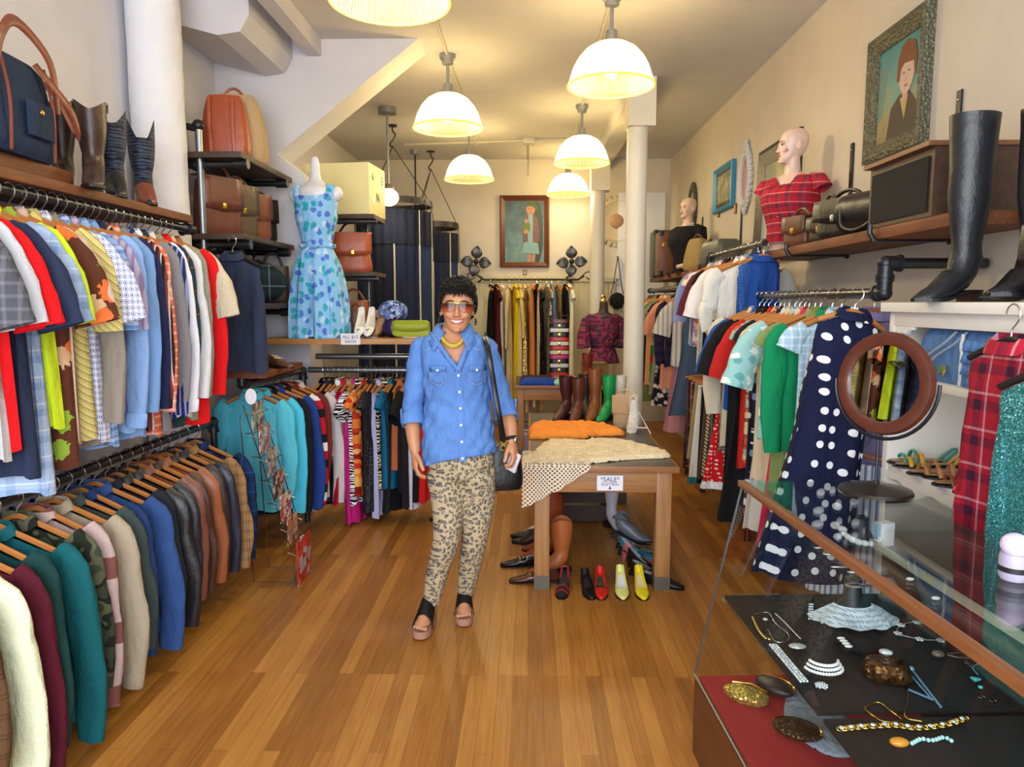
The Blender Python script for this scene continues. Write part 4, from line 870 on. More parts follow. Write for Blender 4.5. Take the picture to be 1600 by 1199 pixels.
remesh(b.build('torso', MWHITE, t), .008)
BLF = cl('floral', '#86bdea', '#4c74d0', '#30a4b8', '#b4d4f0', f=1.45, rough=.5)
rg = []
for z, w_, d_, fo in [(.0, .205, .17, .03), (.1, .207, .17, .028), (.25, .205, .165, .024), (.4, .19, .15, .016), (.52, .165, .135, .01), (.6, .128, .105, .004), (.645, .112, .093, .001), (.69, .112, .093, .001), (.76, .128, .108, 0), (.85, .15, .128, 0), (.93, .155, .12, 0), (.99, .158, .10, 0), (1.04, .150, .085, 0)]:
    rg.append([(w_*se(cos(a), .9)+fo*.5*sin(11*a), d_*sin(a)+fo*sin(11*a+z), z + (0.02*abs(cos(a))**4 if z > 1.03 else 0)-(.03*(1 if sin(a) < -.5 else 0) if z > 1.03 else 0)) for a in [2*pi*k/44 for k in range(44)]])
dr = MB().loft(rg, cap=(False, False)).build('dress', BLF, t, ang=80)
for sg in (-1, 1): MB().tube([(sg*.11, -.07, 1.0), (sg*.13, -.04, 1.075), (sg*.135, .03, 1.075), (sg*.12, .08, 1.0)], .035, 8, flat=.2, up=(0, -1, 0)).build('shoulder_strap', BLF, dr)
MB().tube([(.115*cos(a)*1.03, .096*sin(a)*1.03, .655) for a in [2*pi*k/32 for k in range(32)]], .018, 8, closed=True, flat=1).build('sash', BLF, dr)
MB().ell((.02, -.12, .66), (.05, .02, .03)).tube([(.0, -.12, .65), (-.05, -.13, .60), (-.06, -.125, .54)], .012, 8).build('bow', BLF, dr)
MB().lathe([(.16, 0), (.16, .012), (.02, .018), (.012, .6)]).build('stand', CHROME, t)
# price card on the counter edge
def text_mesh(txt, size, mat, parent, loc, rot, name='lettering', ext=.0006, align='CENTER', sh=0):
    cu = bpy.data.curves.new(name, 'FONT'); cu.body = txt; cu.size = size; cu.extrude = ext; cu.align_x = align; cu.align_y = 'CENTER'; cu.shear = sh; cu.resolution_u = 3
    cu.materials.append(mat); tmp = bpy.data.objects.new('tmp', cu); C.objects.link(tmp); bpy.context.view_layer.update()
    me = bpy.data.meshes.new_from_object(tmp.evaluated_get(bpy.context.evaluated_depsgraph_get())); bpy.data.objects.remove(tmp); bpy.data.curves.remove(cu)
    o = bpy.data.objects.new(name, me); C.objects.link(o); o.parent = parent; o.location = loc; o.rotation_euler = rot; return o
INK = simple('blue_ink', '#2c3468', .6)
pc = P(548, 530, Y=5.03)
t = empty('sign_card', (pc.x, 5.025, pc.z), 0, 'small white handwritten card taped to the counter edge below the white pumps', 'sign')
MB().box((0, 0, 0), (.135, .003, .078)).build('card', WHITEP, t); text_mesh('ALL $15', .032, INK, t, (0, -.003, .014), (R(90), 0, 0)); text_mesh('EACH', .03, INK, t, (0, -.003, -.018), (R(90), 0, 0))
# white pumps on display leaning forward
WP = simple('white_leather', '#ece8e2', .35)
for i, (dx, a) in enumerate([(-1.215, -88), (-1.135, -92)]):
    shoe((dx, 5.32, CZ+.125), 0, WP, 'pump', simple('ivory_lining', '#d8cdbb', .5), .055, .25, ['white pointed pump on the counter, beside the blue dress', 'white pointed pump on the counter, beside the hydrangeas'][i], 'white pumps on the counter', rot=(0, R(28), R(a)), deco=CHROME)
    m = empty('shoe_stand', (dx, 5.26, CZ), 0, ['clear shoe stand under the pump beside the blue dress', 'clear shoe stand under the pump beside the hydrangeas'][i], 'shoe stand'); MB().box((0, 0, .004), (.07, .16, .008)).tube([(0, .06, 0), (0, .07, .12)], .006).build('base', simple('acrylic', '#d8dce0', .1), m)
# vase of hydrangeas
t = empty('flower_vase', (-1.0, 5.34, CZ), 0, 'dark purple vase of blue hydrangeas behind the clutch bag', 'flowers')
MB().lathe([(.035, 0), (.075, .03), (.085, .08), (.06, .13), (.065, .14)], n=24).build('vase', simple('purple_vase', '#2c2450', .25), t)
rd = random.Random(8); fl = MB()
for i in range(150):
    a = rd.uniform(0, 2*pi); e = rd.uniform(-.55, 1); rr = .105
    c0 = Vector((rr*cos(a)*sqrt(max(0, 1-e*e)), rr*sin(a)*sqrt(max(0, 1-e*e))*.9, .185+rr*e*.75)); nrm = (c0-Vector((0, 0, .185))).normalized(); u = nrm.orthogonal().normalized(); v_ = nrm.cross(u)
    fl.cur = rd.choice([0, 0, 1, 2])
    for k in range(4):
        an = k*pi/2+rd.random(); d1 = u*cos(an)+v_*sin(an); d2 = nrm.cross(d1)
        fl.add([c0, c0+d1*.011+d2*.009+nrm*.003, c0+d1*.022+nrm*.002, c0+d1*.011-d2*.009+nrm*.003], [(0, 1, 2, 3)])
fl.build('blossoms', [simple('hydrangea_blue', '#6c8ed0', .7), simple('hydrangea_pale', '#b8c8ea', .7), simple('hydrangea_violet', '#4a56a8', .7)], t, smooth=False)
# lime clutch
t = empty('clutch_bag', (-.845, 5.20, CZ), R(-2), 'lime green clutch bag on the wooden counter', 'bag'); LIM = simple('lime_leather', '#a4b41e', .45)
soft(MB(), (0, 0, .01), (.27, .06, .115), .3, 8, .97, .02).build('body', LIM, t)
MB().loft([[(x, -.034-(.004 if q else 0), .122-q*.065-(.012*(1-(x/.13)**2) if q else 0)) for x in [-.13+.26*i/12 for i in range(13)]] for q in (0, .5, 1)], closed=False).build('flap', simple('lime_flap', '#94a418', .45), t, sol=.006)
MB().box((0, -.03, .004), (.1, .02, .006)).build('stand', simple('acrylic', '#d8dce0', .1), t)
boot((-1.10, 5.40, CZ), R(-110), .14, .05, cl('leather', '#c49878', '#a87c60', rough=.7), heel=.03, label='short pale tan ankle boot behind the white pumps', dip=.06, straps=False)
satchel((-1.28, 5.38, CZ), R(0), (.13, .1, .20), LBR, 'brown leather box bag behind the blue dress skirt', flap=False, hh=.05)
# ================================================================== REAR PIPE SHELF, WHITE CABINET BOX
t = empty('pipe_shelf', (-1.52, 6.0, 0), 0, 'second pipe shelf behind the blue dress mannequin', 'shelf unit')
for x in (-.24, .2):
    MB().tube([(x, 0, 0), (x, 0, 2.42)], .02, 12).build('upright_pipe', DKPIPE, t)
for z in (1.40, 1.85, 2.30): MB().box((0, 0, z), (.6, .44, .032)).build('shelf_board', DARKW, t); MB().tube([(-.32, -.2, z-.04), (.32, -.2, z-.04)], .018, 10).build('bracket_pipe', DKPIPE, t)
t = empty('storage_box', (-1.50, 6.02, 2.317), R(-6), 'cream metal box with dark numerals above the rear pipe shelf', 'box')
CRM = plaster('cream_box_paint', '#e2d69c', '#d6ca92', .5, .04, 6)
MB().box((0, 0, .20), (.54, .42, .40), bev=.01).build('body', CRM, t)
for i, ch in enumerate('6 E'): text_mesh(ch, .09, simple('dark_numeral', '#2c2a30', .5), t, (.273, -.12+i*.12, .30), (R(90), 0, R(90)), name='numeral')
text_mesh('N', .1, simple('dark_numeral', '#2c2a30', .5), t, (.273, .0, .15), (R(90), 0, R(90)), name='numeral'); MB().box((.273, -.12, .12), (.004, .03, .07)).build('hang_tag', WHITEP, t)
satchel((-1.44, 5.98, 1.867), R(10), (.32, .2, .32), RUST, 'rust brown shoulder bag on the rear pipe shelf behind the mannequin', LB, top=.6)
satchel((-1.44, 5.96, 1.417), R(5), (.26, .18, .22), LTAN, 'square tan bag on the lowest rear board behind the mannequin')
# ================================================================== CURTAIN RINGS
NAVY = [cl('denim', '#141a2e', '#1c2640'), cl('denim', '#101422', '#161c30'), cl('denim', '#1b2a4a', '#223456')]
FR = simple('frayed_cream_seam', '#cfc6ae', .9)
def curtain_ring(x, y, z, r, zb, hookx, label, seams, rl, olive=False):
    t = empty('curtain_ring', (x, y, z), 0, rl, 'curtain rail', 'round curtain rails')
    b = MB(); n = 48
    b.loft([[((r+dr)*cos(a), (r+dr)*sin(a), dz) for a in [2*pi*k/n for k in range(n)]] for dr, dz in ((0, -.035), (0, .035), (-.008, .035), (-.008, -.035), (0, -.035))], cap=(False, False))
    b.build('ring', simple('ring_iron', '#3c3838', .5, .6), t, ang=40)
    hz = HC-z
    MB().tube(smoothpath([(0, 0, hz), (0, 0, hz-.06), (.03, 0, hz-.1), (0, 0, hz-.16), (-.03, 0, hz-.2), (0, 0, hz-.24)], 4), .008, 6).lathe([(.05, 0), (.05, -.015)], (0, 0, hz)).build('ceiling_hook', IRON, t)
    for a in (.4, 2.5, 4.3): MB().tube([(0, 0, hz-.22), (r*cos(a), r*sin(a), .03)], .005, 6).build('cable', IRON, t)
    for k in range(14):
        a = 2*pi*k/14; MB().tube([(r*cos(a), r*sin(a), .03), (r*1.03*cos(a), r*1.03*sin(a), -.03), (r*cos(a), r*sin(a), -.105)], .004, 5).build('curtain_hook', IRON, t)
    c = empty('curtain', (x, y, 0), 0, label, 'curtain'); zt = z-.10; R_ = r*.98
    rd = random.Random(int(x*100)); npan = 9
    for p in range(npan):
        a0 = 2*pi*p/npan; a1 = 2*pi*(p+1)/npan; m = 12; rows = []
        for j in range(12):
            q = j/11; zz = zt-(zt-zb)*q; row = []
            for k in range(m+1):
                a = a0+(a1-a0)*k/m; dip = .03*sin((a-a0)/(a1-a0)*pi) if j == 0 else 0
                rr = R_*(1+.05*sin(a*26)*(.4+.6*q)+.03*sin(a*11+1)*q)
                row.append((rr*cos(a), rr*sin(a), zz-dip))
            rows.append(row)
        pm = NAVY[(p*2+1) % 3] if not (olive and p == 5) else cl('plain', '#4a4530')
        pan = MB().loft(rows, closed=False).build('denim_panel', pm, c, ang=80)
        rr = R_*1.012*(1+.05*sin(a0*26)*.7)
        rows = [[(R_*1.012*(1+.05*sin(a0*26)*(.4+.6*j/11)+.03*sin(a0*11+1)*j/11)*cos(a0)+rd.uniform(-.003, .003), R_*1.012*(1+.05*sin(a0*26)*(.4+.6*j/11)+.03*sin(a0*11+1)*j/11)*sin(a0), zt-(zt-zb)*j/11) for j in range(12)]][0]
        MB().tube(rows, .009, 6).build('frayed_seam', FR, pan)
    MB().loft([[((R_*1.03+.012*sin(a*26))*cos(a), (R_*1.03+.012*sin(a*26))*sin(a), zz) for a in [2*pi*k/120 for k in range(120)]] for zz in (zt+.0, zt-.36)], cap=(False, False)).build('valance', NAVY[1], c, ang=80)
curtain_ring(-1.47, 8.0, 2.69, .41, .12, 0, 'dark navy denim patchwork curtain with cream frayed seams on the nearer ring', 6, 'nearer black iron ring rail above the denim curtain')
curtain_ring(-1.24, 9.35, 2.59, .34, .12, 0, 'narrow dark denim curtain on the farther ring, left of the back wall', 6, 'farther black iron ring rail behind the first', True)
# ================================================================== BACK WALL
def frame_rect(t, w_, h_, b_, d_, mat, lip=None):
    for nm, c_, s_ in (('a', (0, 0, h_/2-b_/2), (w_, d_, b_)), ('b', (0, 0, -h_/2+b_/2), (w_, d_, b_)), ('c', (-w_/2+b_/2, 0, 0), (b_, d_, h_-2*b_)), ('d', (w_/2-b_/2, 0, 0), (b_, d_, h_-2*b_))): pass
    m = MB()
    prof = [(0, 0), (0, -d_), (b_*.25, -d_*1.15), (b_*.7, -d_*.75), (b_, -d_*.5), (b_, 0)]
    rings = []
    for q, y in prof: rings.append([(-w_/2+q, y, -h_/2+q), (w_/2-q, y, -h_/2+q), (w_/2-q, y, h_/2-q), (-w_/2+q, y, h_/2-q)])
    m.loft(rings, cap=(False, False)); return m.build('frame', mat, t, smooth=False)
a = P(781, 306, Y=YB); b = P(858, 418, Y=YB)
cx, cz, wF, hF = (a.x+b.x)/2, (a.z+b.z)/2, b.x-a.x, a.z-b.z
t = empty('framed_painting', (cx, YB-.001, cz), 0, 'brown framed painting of a girl in a green hat on the back wall', 'painting')
FW = wood('red_frame_wood', '#4c2414', '#6e3820', 'Z', .4)
frame_rect(t, wF, hF, .07, .04, FW)
s = NT('painting_ground'); v = s.obj(); n = s.noise(v, 6, 4, .6)[0]; zz = s.xyz(v)[2]
c = s.ramp(s.math('ADD', s.math('MULTIPLY', zz, -.5), s.math('MULTIPLY', n, .9)), [(.15, '#37464c'), (.4, '#4a6468'), (.62, '#5c8080'), (.8, '#7c8a6c')]); PG = s.done(c, .5)
cv = MB().box((0, -.012, 0), (wF-.12, .01, hF-.12)).build('canvas', PG, t, smooth=False)
def flat(poly, y, mat, parent, name='painted_shape', M=None):
    n = len(poly); return MB().add([(x, y, z) for x, z in poly] , [tuple(range(n))], M).build(name, mat, parent, smooth=False)
def ep(cx_, cz_, rx, rz_, n=18): return [(cx_+rx*cos(2*pi*k/n), cz_+rz_*sin(2*pi*k/n)) for k in range(n)]
pf = lambda nm, c_: simple('paint_'+nm, c_, .6, var=.15)
flat(ep(.16, -.02, .09, .42), -.018, pf('shadow', '#3c4a40'), cv)
flat([(.03, -.30), (.09, -.30), (.085, -.42), (.045, -.42)], -.019, pf('skin', '#c08a6c'), cv); flat([(.10, -.30), (.15, -.30), (.135, -.43), (.10, -.43)], -.019, pf('skin', '#c08a6c'), cv)
flat([(.025, -.40), (.085, -.41), (.09, -.45), (.05, -.45)], -.0195, pf('sock', '#a89a88'), cv); flat([(.095, -.42), (.14, -.42), (.15, -.46), (.10, -.46)], -.0195, pf('sock', '#a89a88'), cv)
flat([(.03, .22), (.13, .22), (.20, -.30), (-.03, -.28)], -.0198, pf('frock', '#86b0b0'), cv)
flat([(.0, .16), (.05, .24), (.045, -.13), (-.02, -.15), (-.03, .0)], -.0202, pf('coat', '#7c5450'), cv); flat([(.11, .24), (.17, .18), (.20, .0), (.19, -.16), (.11, -.14)], -.0202, pf('coat', '#7c5450'), cv)
flat(ep(.03, .06, .05, .08), -.0206, pf('doll', '#6a7a34'), cv); flat(ep(.02, .14, .025, .03), -.0208, pf('skin', '#c08a6c'), cv); flat(ep(.02, -.0, .035, .03), -.0209, pf('skin', '#c08a6c'), cv)
flat(ep(.08, .29, .06, .075), -.0206, pf('skin', '#c08a6c'), cv); flat([(.02, .33), (.04, .39), (.10, .41), (.16, .37), (.18, .27), (.13, .31), (.09, .34)], -.0210, pf('hat', '#4e6a38'), cv)
flat(ep(.06, .30, .008, .005), -.0212, pf('eye', '#2c2020'), cv); flat(ep(.10, .30, .008, .005), -.0212, pf('eye', '#2c2020'), cv); flat(ep(.08, .25, .012, .005), -.0212, pf('lip', '#9c4434'), cv)
def tiny(u, v_, Y, label, w_=.055, h_=.07, x=None, fr='#5a3420', pr='#d0b070'):
    p = P(u, v_, Y=Y) if x is None else P(u, v_, x=x)
    t = empty('label_frame', p, 0 if x is None else R(-90), label, 'frame'); 
    MB().box((0, -.006, 0), (w_, .012, h_)).build('frame', simple('tiny_frame', fr, .4), t); MB().box((0, -.013, 0), (w_*.62, .003, h_*.62)).build('card', simple('tiny_card', pr, .6), t)
tiny(820, 426, YB-.001, 'tiny brown framed label under the girl painting')
# garment bar with iron flowers
t = empty('garment_bar', (.02, 9.5, 1.92), 0, 'dark iron wall bar carrying the gowns with curled ends', 'clothes rail')
MB().tube([(-.66, 0, .04), (-.60, 0, 0), (.62, 0, 0), (.70, 0, .05)], .014, 8).build('bar', IRON, t)
for sg in (-1, 1):
    MB().tube([(sg*.5, 0, 0), (sg*.5, .4, .02)], .012, 8).build('wall_bracket', IRON, t)
    MB().tube(smoothpath([(sg*.64, 0, .02), (sg*.74, -.01, .10), (sg*.82, -.01, .06), (sg*.78, -.01, .0), (sg*.72, -.01, .03)], 4), .008, 6).build('scroll', IRON, t)
for i, (u, v_) in enumerate([(744, 409), (893, 409)]):
    p = P(u, v_, Y=9.6); t = empty('iron_flower', (p.x, 9.6, p.z), 0, ['grey metal flower ornament above the woman, at the near corner of the gown bar', 'grey metal flower ornament between the girl painting and the round columns'][i], 'ornament', None)
    IF = simple('flower_metal', '#56585f', .42, .6, .2, 30)
    for k, ang in enumerate((88, 185, 262, 355)):
        a = R(ang+(4 if i else -4)); rows = []
        for j in range(9):
            q = j/8; wv = .075*sin(pi*q**.8)**.9; L0 = .035+.17*q; row = []
            for e in (-1, -.5, 0, .5, 1): row.append((cos(a)*L0-sin(a)*wv*e, -.02-.03*sin(pi*q)+.02*abs(e)*q*-1, sin(a)*L0+cos(a)*wv*e))
            rows.append(row)
        MB().loft(rows, closed=False).build('petal', IF, t, sol=.004)
    MB().ell((0, -.045, 0), (.035, .03, .035), 12, 8).build('centre', IRON, t)
    MB().tube(smoothpath([(0, 0, -.03), (.02 if i else -.02, 0, -.14), (.07*(1 if not i else -1)*1, 0, -.22), (.02, 0, -.27)], 4), .012, 8).build('stem', IRON, t)
    MB().tube([(0, 0, 0), (0, .3, 0)], .01, 6).build('wall_bracket', IRON, t)
# sun-shaped frame on the back wall behind the columns
p = P(966, 346, Y=YB); t = empty('scalloped_mirror', (p.x, YB-.002, p.z), 0, 'round scalloped plaster frame partly behind the nearer round column', 'frame')
SCAL = plaster('scalloped_plaster', '#c8b89c', '#b8a88c', .6, .3, 30)
m = MB(); m.lathe([(.24, 0), (.30, .0), (.30, .03), (.26, .045), (.24, .03)], n=40, rot=Matrix.Rotation(R(90), 4, 'X').to_euler())
for k in range(26): a = 2*pi*k/26; m.ell((.315*cos(a), -.015, .315*sin(a)), (.035, .015, .035), 10, 6)
m.build('frame', SCAL, t); m = MB(); m.lathe([(.0, .01), (.24, .012), (.25, .02)], n=40, rot=Matrix.Rotation(R(90), 4, 'X').to_euler()); m.build('carving', plaster('carved_centre', '#8c7c6c', '#a8987c', .6, .8, 24), t)
m = MB(); m.ell((-.02, -.03, .0), (.1, .03, .1)).build('boss', plaster('carved_boss', '#b08868', '#9c7458', .6, .5, 30), t)
tiny(955, 374, YB-.001, 'tiny oval framed label under the scalloped frame', .09, .055)
p = P(965, 402, Y=9.82); t = empty('fur_purse', (p.x, 9.8, p.z), 0, 'black fur purse hanging on a long strap beside the round columns', 'bag')
q = P(965, 468, Y=9.8); dz = q.z-p.z
MB().tube([(0, 0, 0), (-.06, 0, dz*.7), (-.085, 0, dz+.07)], .006, 6).tube([(0, 0, 0), (.06, 0, dz*.7), (.085, 0, dz+.07)], .006, 6).build('strap', BLACKP, t)
m = MB(); rd = random.Random(4)
for i in range(420):
    a = rd.uniform(0, 2*pi); e = rd.uniform(-pi/2, pi/2); d = Vector((cos(a)*cos(e)*.1, sin(a)*cos(e)*.05, sin(e)*.09)); c0 = Vector((0, 0, dz))+d; tip = c0+d*.3+Vector((rd.uniform(-.01, .01), 0, -.025)); sd = Vector((.005, .003, 0)); m.add([c0-sd, c0+sd, tip], [(0, 1, 2)])
m.ell((0, 0, dz), (.1, .05, .09)); m.build('fur_body', simple('black_fur', '#1a1716', .9), t); MB().ell((0, 0, 0), (.012, .02, .012)).tube([(0, 0, 0), (0, .1, .01)], .006).build('hook', IRON, t)
t = empty('wire_towel_bar', (1.03, 9.6, 0), 0, 'thin wire bars on the wall behind the fur purse', 'rail')
for z in (1.93, 1.86): MB().tube([(-.12, .28, z), (-.12, 0, z), (.16, 0, z), (.16, .28, z)], .006, 6).build('bar', STEEL, t)
# ================================================================== BUSTS AND HEADS
HEADR = [(0, .020, -.080, -.045), (.010, .034, -.088, -.02), (.028, .047, -.090, .02), (.05, .056, -.088, .055), (.075, .063, -.088, .075), (.10, .068, -.088, .086), (.125, .072, -.086, .094), (.15, .075, -.087, .098), (.175, .073, -.080, .095), (.20, .060, -.060, .080), (.214, .042, -.038, .058), (.224, .018, -.008, .03)]
def head_mb(b, M, sc=1.0, ears=True, nose=1.0):
    rg = []
    for z, w_, f_, k_ in HEADR:
        rg.append([M @ (Vector((w_*se(cos(a), .9), (f_+k_)/2+(k_-f_)/2*se(sin(a), .92 if sin(a) < 0 else 1), z))*sc) for a in [2*pi*k/28 for k in range(28)]])
    b.loft(rg)
    def E(c, r, rot=None):
        t = MB(); t.ell(c, r, 14, 10, rot); b.add([M @ (Vector(p)*sc) for p in t.v], t.f)
    E((0, -.092, .085), (.011*nose, .014, .022)); E((0, -.103, .074), (.012*nose, .012, .010)); E((-.010, -.095, .071), (.008, .009, .007)); E((.010, -.095, .071), (.008, .009, .007))
    E((0, -.090, .105), (.007, .009, .02)); E((-.027, -.078, .125), (.022, .014, .008)); E((.027, -.078, .125), (.022, .014, .008))
    E((-.036, -.066, .078), (.020, .020, .018)); E((.036, -.066, .078), (.020, .020, .018)); E((0, -.084, .010), (.018, .014, .013))
    E((0, -.086, .046), (.022, .010, .012))
    if ears:
        for sg in (-1, 1): E((sg*.076, .010, .098), (.007, .017, .030), Matrix.Rotation(R(-8), 3, 'X').to_euler())
def face_paint(M, parent, lips='#b05048', brow='#5a3c28', sc=1.0, eyes=True, cheek=None):
    def put(nm, b, m): 
        b.v = [tuple(M @ (Vector(p)*sc)) for p in b.v]; return b.build(nm, m, parent)
    L1 = simple('lips', lips, .35)
    put('lips', MB().ell((0, -.0955, .050), (.020, .006, .0045)).ell((0, -.094, .043), (.017, .006, .005)), L1)
    for sg in (-1, 1):
        put('eyebrow', MB().tube([(sg*.012, -.093, .127), (sg*.028, -.091, .132), (sg*.045, -.078, .127)], .0028, 6), simple('brow', brow, .7))
        if eyes:
            put('eye', MB().ell((sg*.028, -.0795, .108), (.0125, .007, .006), 12, 8), simple('eye_white', '#e8e4e0', .2))
            put('iris', MB().ell((sg*.028, -.0855, .108), (.0055, .003, .0056), 12, 8), simple('iris', '#2c2018', .2))
            put('eyelashes', MB().tube([(sg*.015, -.086, .112), (sg*.028, -.0885, .1155), (sg*.042, -.078, .112)], .0022, 6), simple('lash', '#1c1414', .6))
        if cheek: put('blush', MB().ell((sg*.049, -.066, .076), (.014, .012, .009), 12, 8, Matrix.Rotation(R(sg*30), 3, 'Y').to_euler()), simple('blush', cheek, .5))
def bust(b, h=.36, sy=.62, w_=.175, arms=.06, chest=True):
    """female torso from hips (z=0) up to the neck base, facing -Y"""
    prof = [(0, .84, .9), (.12, .74, .82), (.28, .66, .74), (.45, .74, .84), (.62, .84, 1.02), (.75, .88, 1.0), (.88, .95, .82), (.95, .92, .66), (1.0, .6, .52), (1.04, .33, .42)]
    b.loft([[(w_*k_*se(cos(a), .9), w_*sy*d_*sin(a), h*q) for a in [2*pi*k/28 for k in range(28)]] for q, k_, d_ in prof])
    if chest:
        for sg in (-1, 1): b.ell((sg*w_*.42, -w_*sy*.75, h*.66), (w_*.36, w_*.40, h*.16), 16, 10)
    b.tube([(0, .005, h*.95), (0, -.0, h*1.12), (0, -.012, h+.14)], [.062, .047, .046], 18)
# ================================================================== RIGHT-HAND LONG SHELF
tag(MB().box((1.71, 3.82, 1.925), (.34, 2.30, .05), bev=.004).build('wooden_shelf', SHELFW), 'rough wooden wall shelf carrying the plaid mannequin and black bags', 'shelf')
tag(MB().box((1.71, 7.7, 1.905), (.34, 3.3, .05), bev=.004).build('wooden_shelf', SHELFW), 'far rough wooden wall shelf carrying the suitcases', 'shelf')
SZ = 1.952
for i, (y, l) in enumerate([(4.36, 'black metal strip on the wall behind the black handbags'), (3.31, 'black metal strip on the wall beside the tiny red frame'), (6.55, 'black metal strip on the wall right of the blue-framed picture'), (8.0, 'short black metal strip on the wall above the grey case')]):
    t = empty('shelf_bracket', (1.876, y, 1.9), 0, l, 'bracket')
    MB().box((-.004, 0, .31), (.008, .035, .66)).box((-.16, 0, -.006), (.34, .035, .008), bev=0).tube([(-.34, 0, -.004), (-.36, 0, .03), (-.36, 0, .06)], .012, 8).build('strip', IRON, t, smooth=False)
    for z in (.36, .60): MB().ell((-.009, 0, z), (.004, .006, .006), 10, 6).build('screw', CHROME, t)
# plaid mannequin
PLM = simple('mannequin_pale_skin', '#dcbcaa', .35)
t = empty('mannequin', (1.66, 4.72, SZ), R(-48), 'bald mannequin bust in a red plaid sleeveless blouse on the wall shelf', 'mannequin')
b = MB(); bust(b, .46); hm = Matrix.Translation((0, .0, .54)) @ Matrix.Rotation(R(-38), 4, 'Z'); head_mb(b, hm, .98)
remesh(b.build('body', PLM, t), .0045, 3); face_paint(hm, t, '#b8604c', '#6a4838', .98, True, '#d8808c')
RPL = cl('plaid', '#b41c2c', '#5c2c40', '#e8c4b0', '#3c5878', f=1.9)
rg = []
for q, k_, d_ in [(.10, .80, .95), (.12, .88, 1.0), (.28, .82, .96), (.45, .90, 1.12), (.56, .97, 1.42), (.66, 1.0, 1.56), (.76, 1.02, 1.42), (.86, 1.04, 1.1), (.96, 1.0, .8), (1.0, .66, .64)]:
    rg.append([(.166*k_*se(cos(a), .85), .178*.64*d_*sin(a)*(1.18 if sin(a) < 0 else 1)+.006*sin(9*a+q*4), .46*q+(-.11*max(0, -sin(a))**3*max(0, 1-abs(cos(a))*1.6) if q > .9 else 0)) for a in [2*pi*k/40 for k in range(40)]])
bl = MB().loft(rg, cap=(False, False)).build('plaid_blouse', RPL, t, ang=80)
for sg in (-1, 1): MB().tube([(sg*.12, 0, .425), (sg*.165, 0, .415), (sg*.195, 0, .36)], [.045, .06, .066], 16, cap=False).build('cap_sleeve', RPL, bl)
for z in (.2, .26, .32): MB().ell((0, -.155, z), (.006, .004, .006), 8, 6).build('button', GOLD, bl)
MB().tube(smoothpath([(-.05, .01, .50), (-.045, -.07, .43), (0, -.125, .33), (.045, -.07, .43), (.05, .01, .50)], 5), .0022, 6).build('cord_necklace', BLACKP, t)
# second mannequin, farther
t = empty('mannequin', (1.62, 7.55, SZ-.02), R(-60), 'farther bald mannequin bust in a black top between suitcases', 'mannequin')
b = MB(); bust(b, .46); b.tube([(.15, 0, .40), (.19, -.02, .22), (.12, -.12, .06), (.04, -.17, .05)], [.05, .042, .034, .02], 12); hm = Matrix.Translation((0, .0, .545)); head_mb(b, hm, .92)
remesh(b.build('body', MSKIN, t), .006, 3); face_paint(hm, t, '#a05a4c', '#5a4030', .92)
rg = [[(.18*k_*se(cos(a), .85), .178*.66*d_*sin(a)*(1.2 if sin(a) < 0 else 1), .46*q) for a in [2*pi*k/32 for k in range(32)]] for q, k_, d_ in [(0, .9, 1.0), (.3, .76, .9), (.6, .96, 1.42), (.72, 1.0, 1.42), (.86, 1.02, 1.1), (.96, .98, .8), (1.0, .6, .6)]]
bl = MB().loft(rg, cap=(False, False)).build('black_blouse', cl('plain', '#141318'), t, ang=80)
for sg in (-1, 1): MB().tube([(sg*.13, 0, .43), (sg*.185, 0, .41), (sg*.2, -.01, .32)], [.05, .064, .066], 14, cap=False).build('sleeve', cl('plain', '#141318'), bl)
MB().tube(smoothpath([(-.06, .02, .49), (-.05, -.08, .44), (0, -.14, .36), (.05, -.08, .44), (.06, .02, .49)], 4), .012, 6).build('collar', cl('lace', '#c8c4bc', '#8c8c94'), bl)
# suitcases
def trunk(loc, rz, d, mat, label, trim=LB, name='suitcase'):
    t = empty(name, loc, rz, label, 'suitcase'); MB().box((0, 0, d[2]/2), d, bev=.025).build('shell', mat, t)
    for x in (-d[0]*.3, d[0]*.3): MB().box((x, -d[1]/2-.004, d[2]*.7), (.04, .012, .05), bev=.004).build('latch', GOLD, t)
    MB().tube(handle((-.06, -d[1]/2, d[2]*.8), (.06, -d[1]/2, d[2]*.8), 0, 6, (0, -.03, -.02)), .008, 6).build('handle', trim, t)
    for sx in (-1, 1):
        for zz in (.0, 1): MB().box((sx*(d[0]/2-.02), -d[1]/2+.02, .025+zz*(d[2]-.05)), (.05, .05, .055), bev=.006).build('corner_cap', trim, t)
trunk((1.66, 9.05, SZ-.02), R(0), (.30, .34, .56), cl('leather', '#2c3a20', '#3c4c2c'), 'tall dark green trunk at the far end of the suitcase shelf')
trunk((1.62, 8.55, SZ-.02), R(0), (.26, .30, .50), cl('leather', '#5c3018', '#7c4828'), 'brown leather suitcase standing beside the dark green trunk')
t = empty('bag', (1.62, 7.1, SZ-.02), R(-70), 'burlap coloured cloth bag in front of the farther mannequin', 'bag'); soft(MB(), (0, 0, 0), (.34, .18, .30), .6, 10, .6, .1).build('body', cl('knit', '#a08858', '#7c6840'), t); MB().tube(handle((-.08, 0, .29), (.08, 0, .29), .05), .01, 6).build('handle', LBR, t)
t = empty('case', (1.70, 6.55, SZ-.02), R(-80), 'rounded grey hat case at the near end of the far shelf', 'case'); soft(MB(), (0, 0, 0), (.46, .26, .24), .4, 10, .86, .04, squash=.3).build('shell', cl('leather', '#4c4e48', '#5c5e58', rough=.7), t); MB().tube(handle((-.06, -.1, .2), (.06, -.1, .2), .04), .008, 6).build('handle', LB, t)
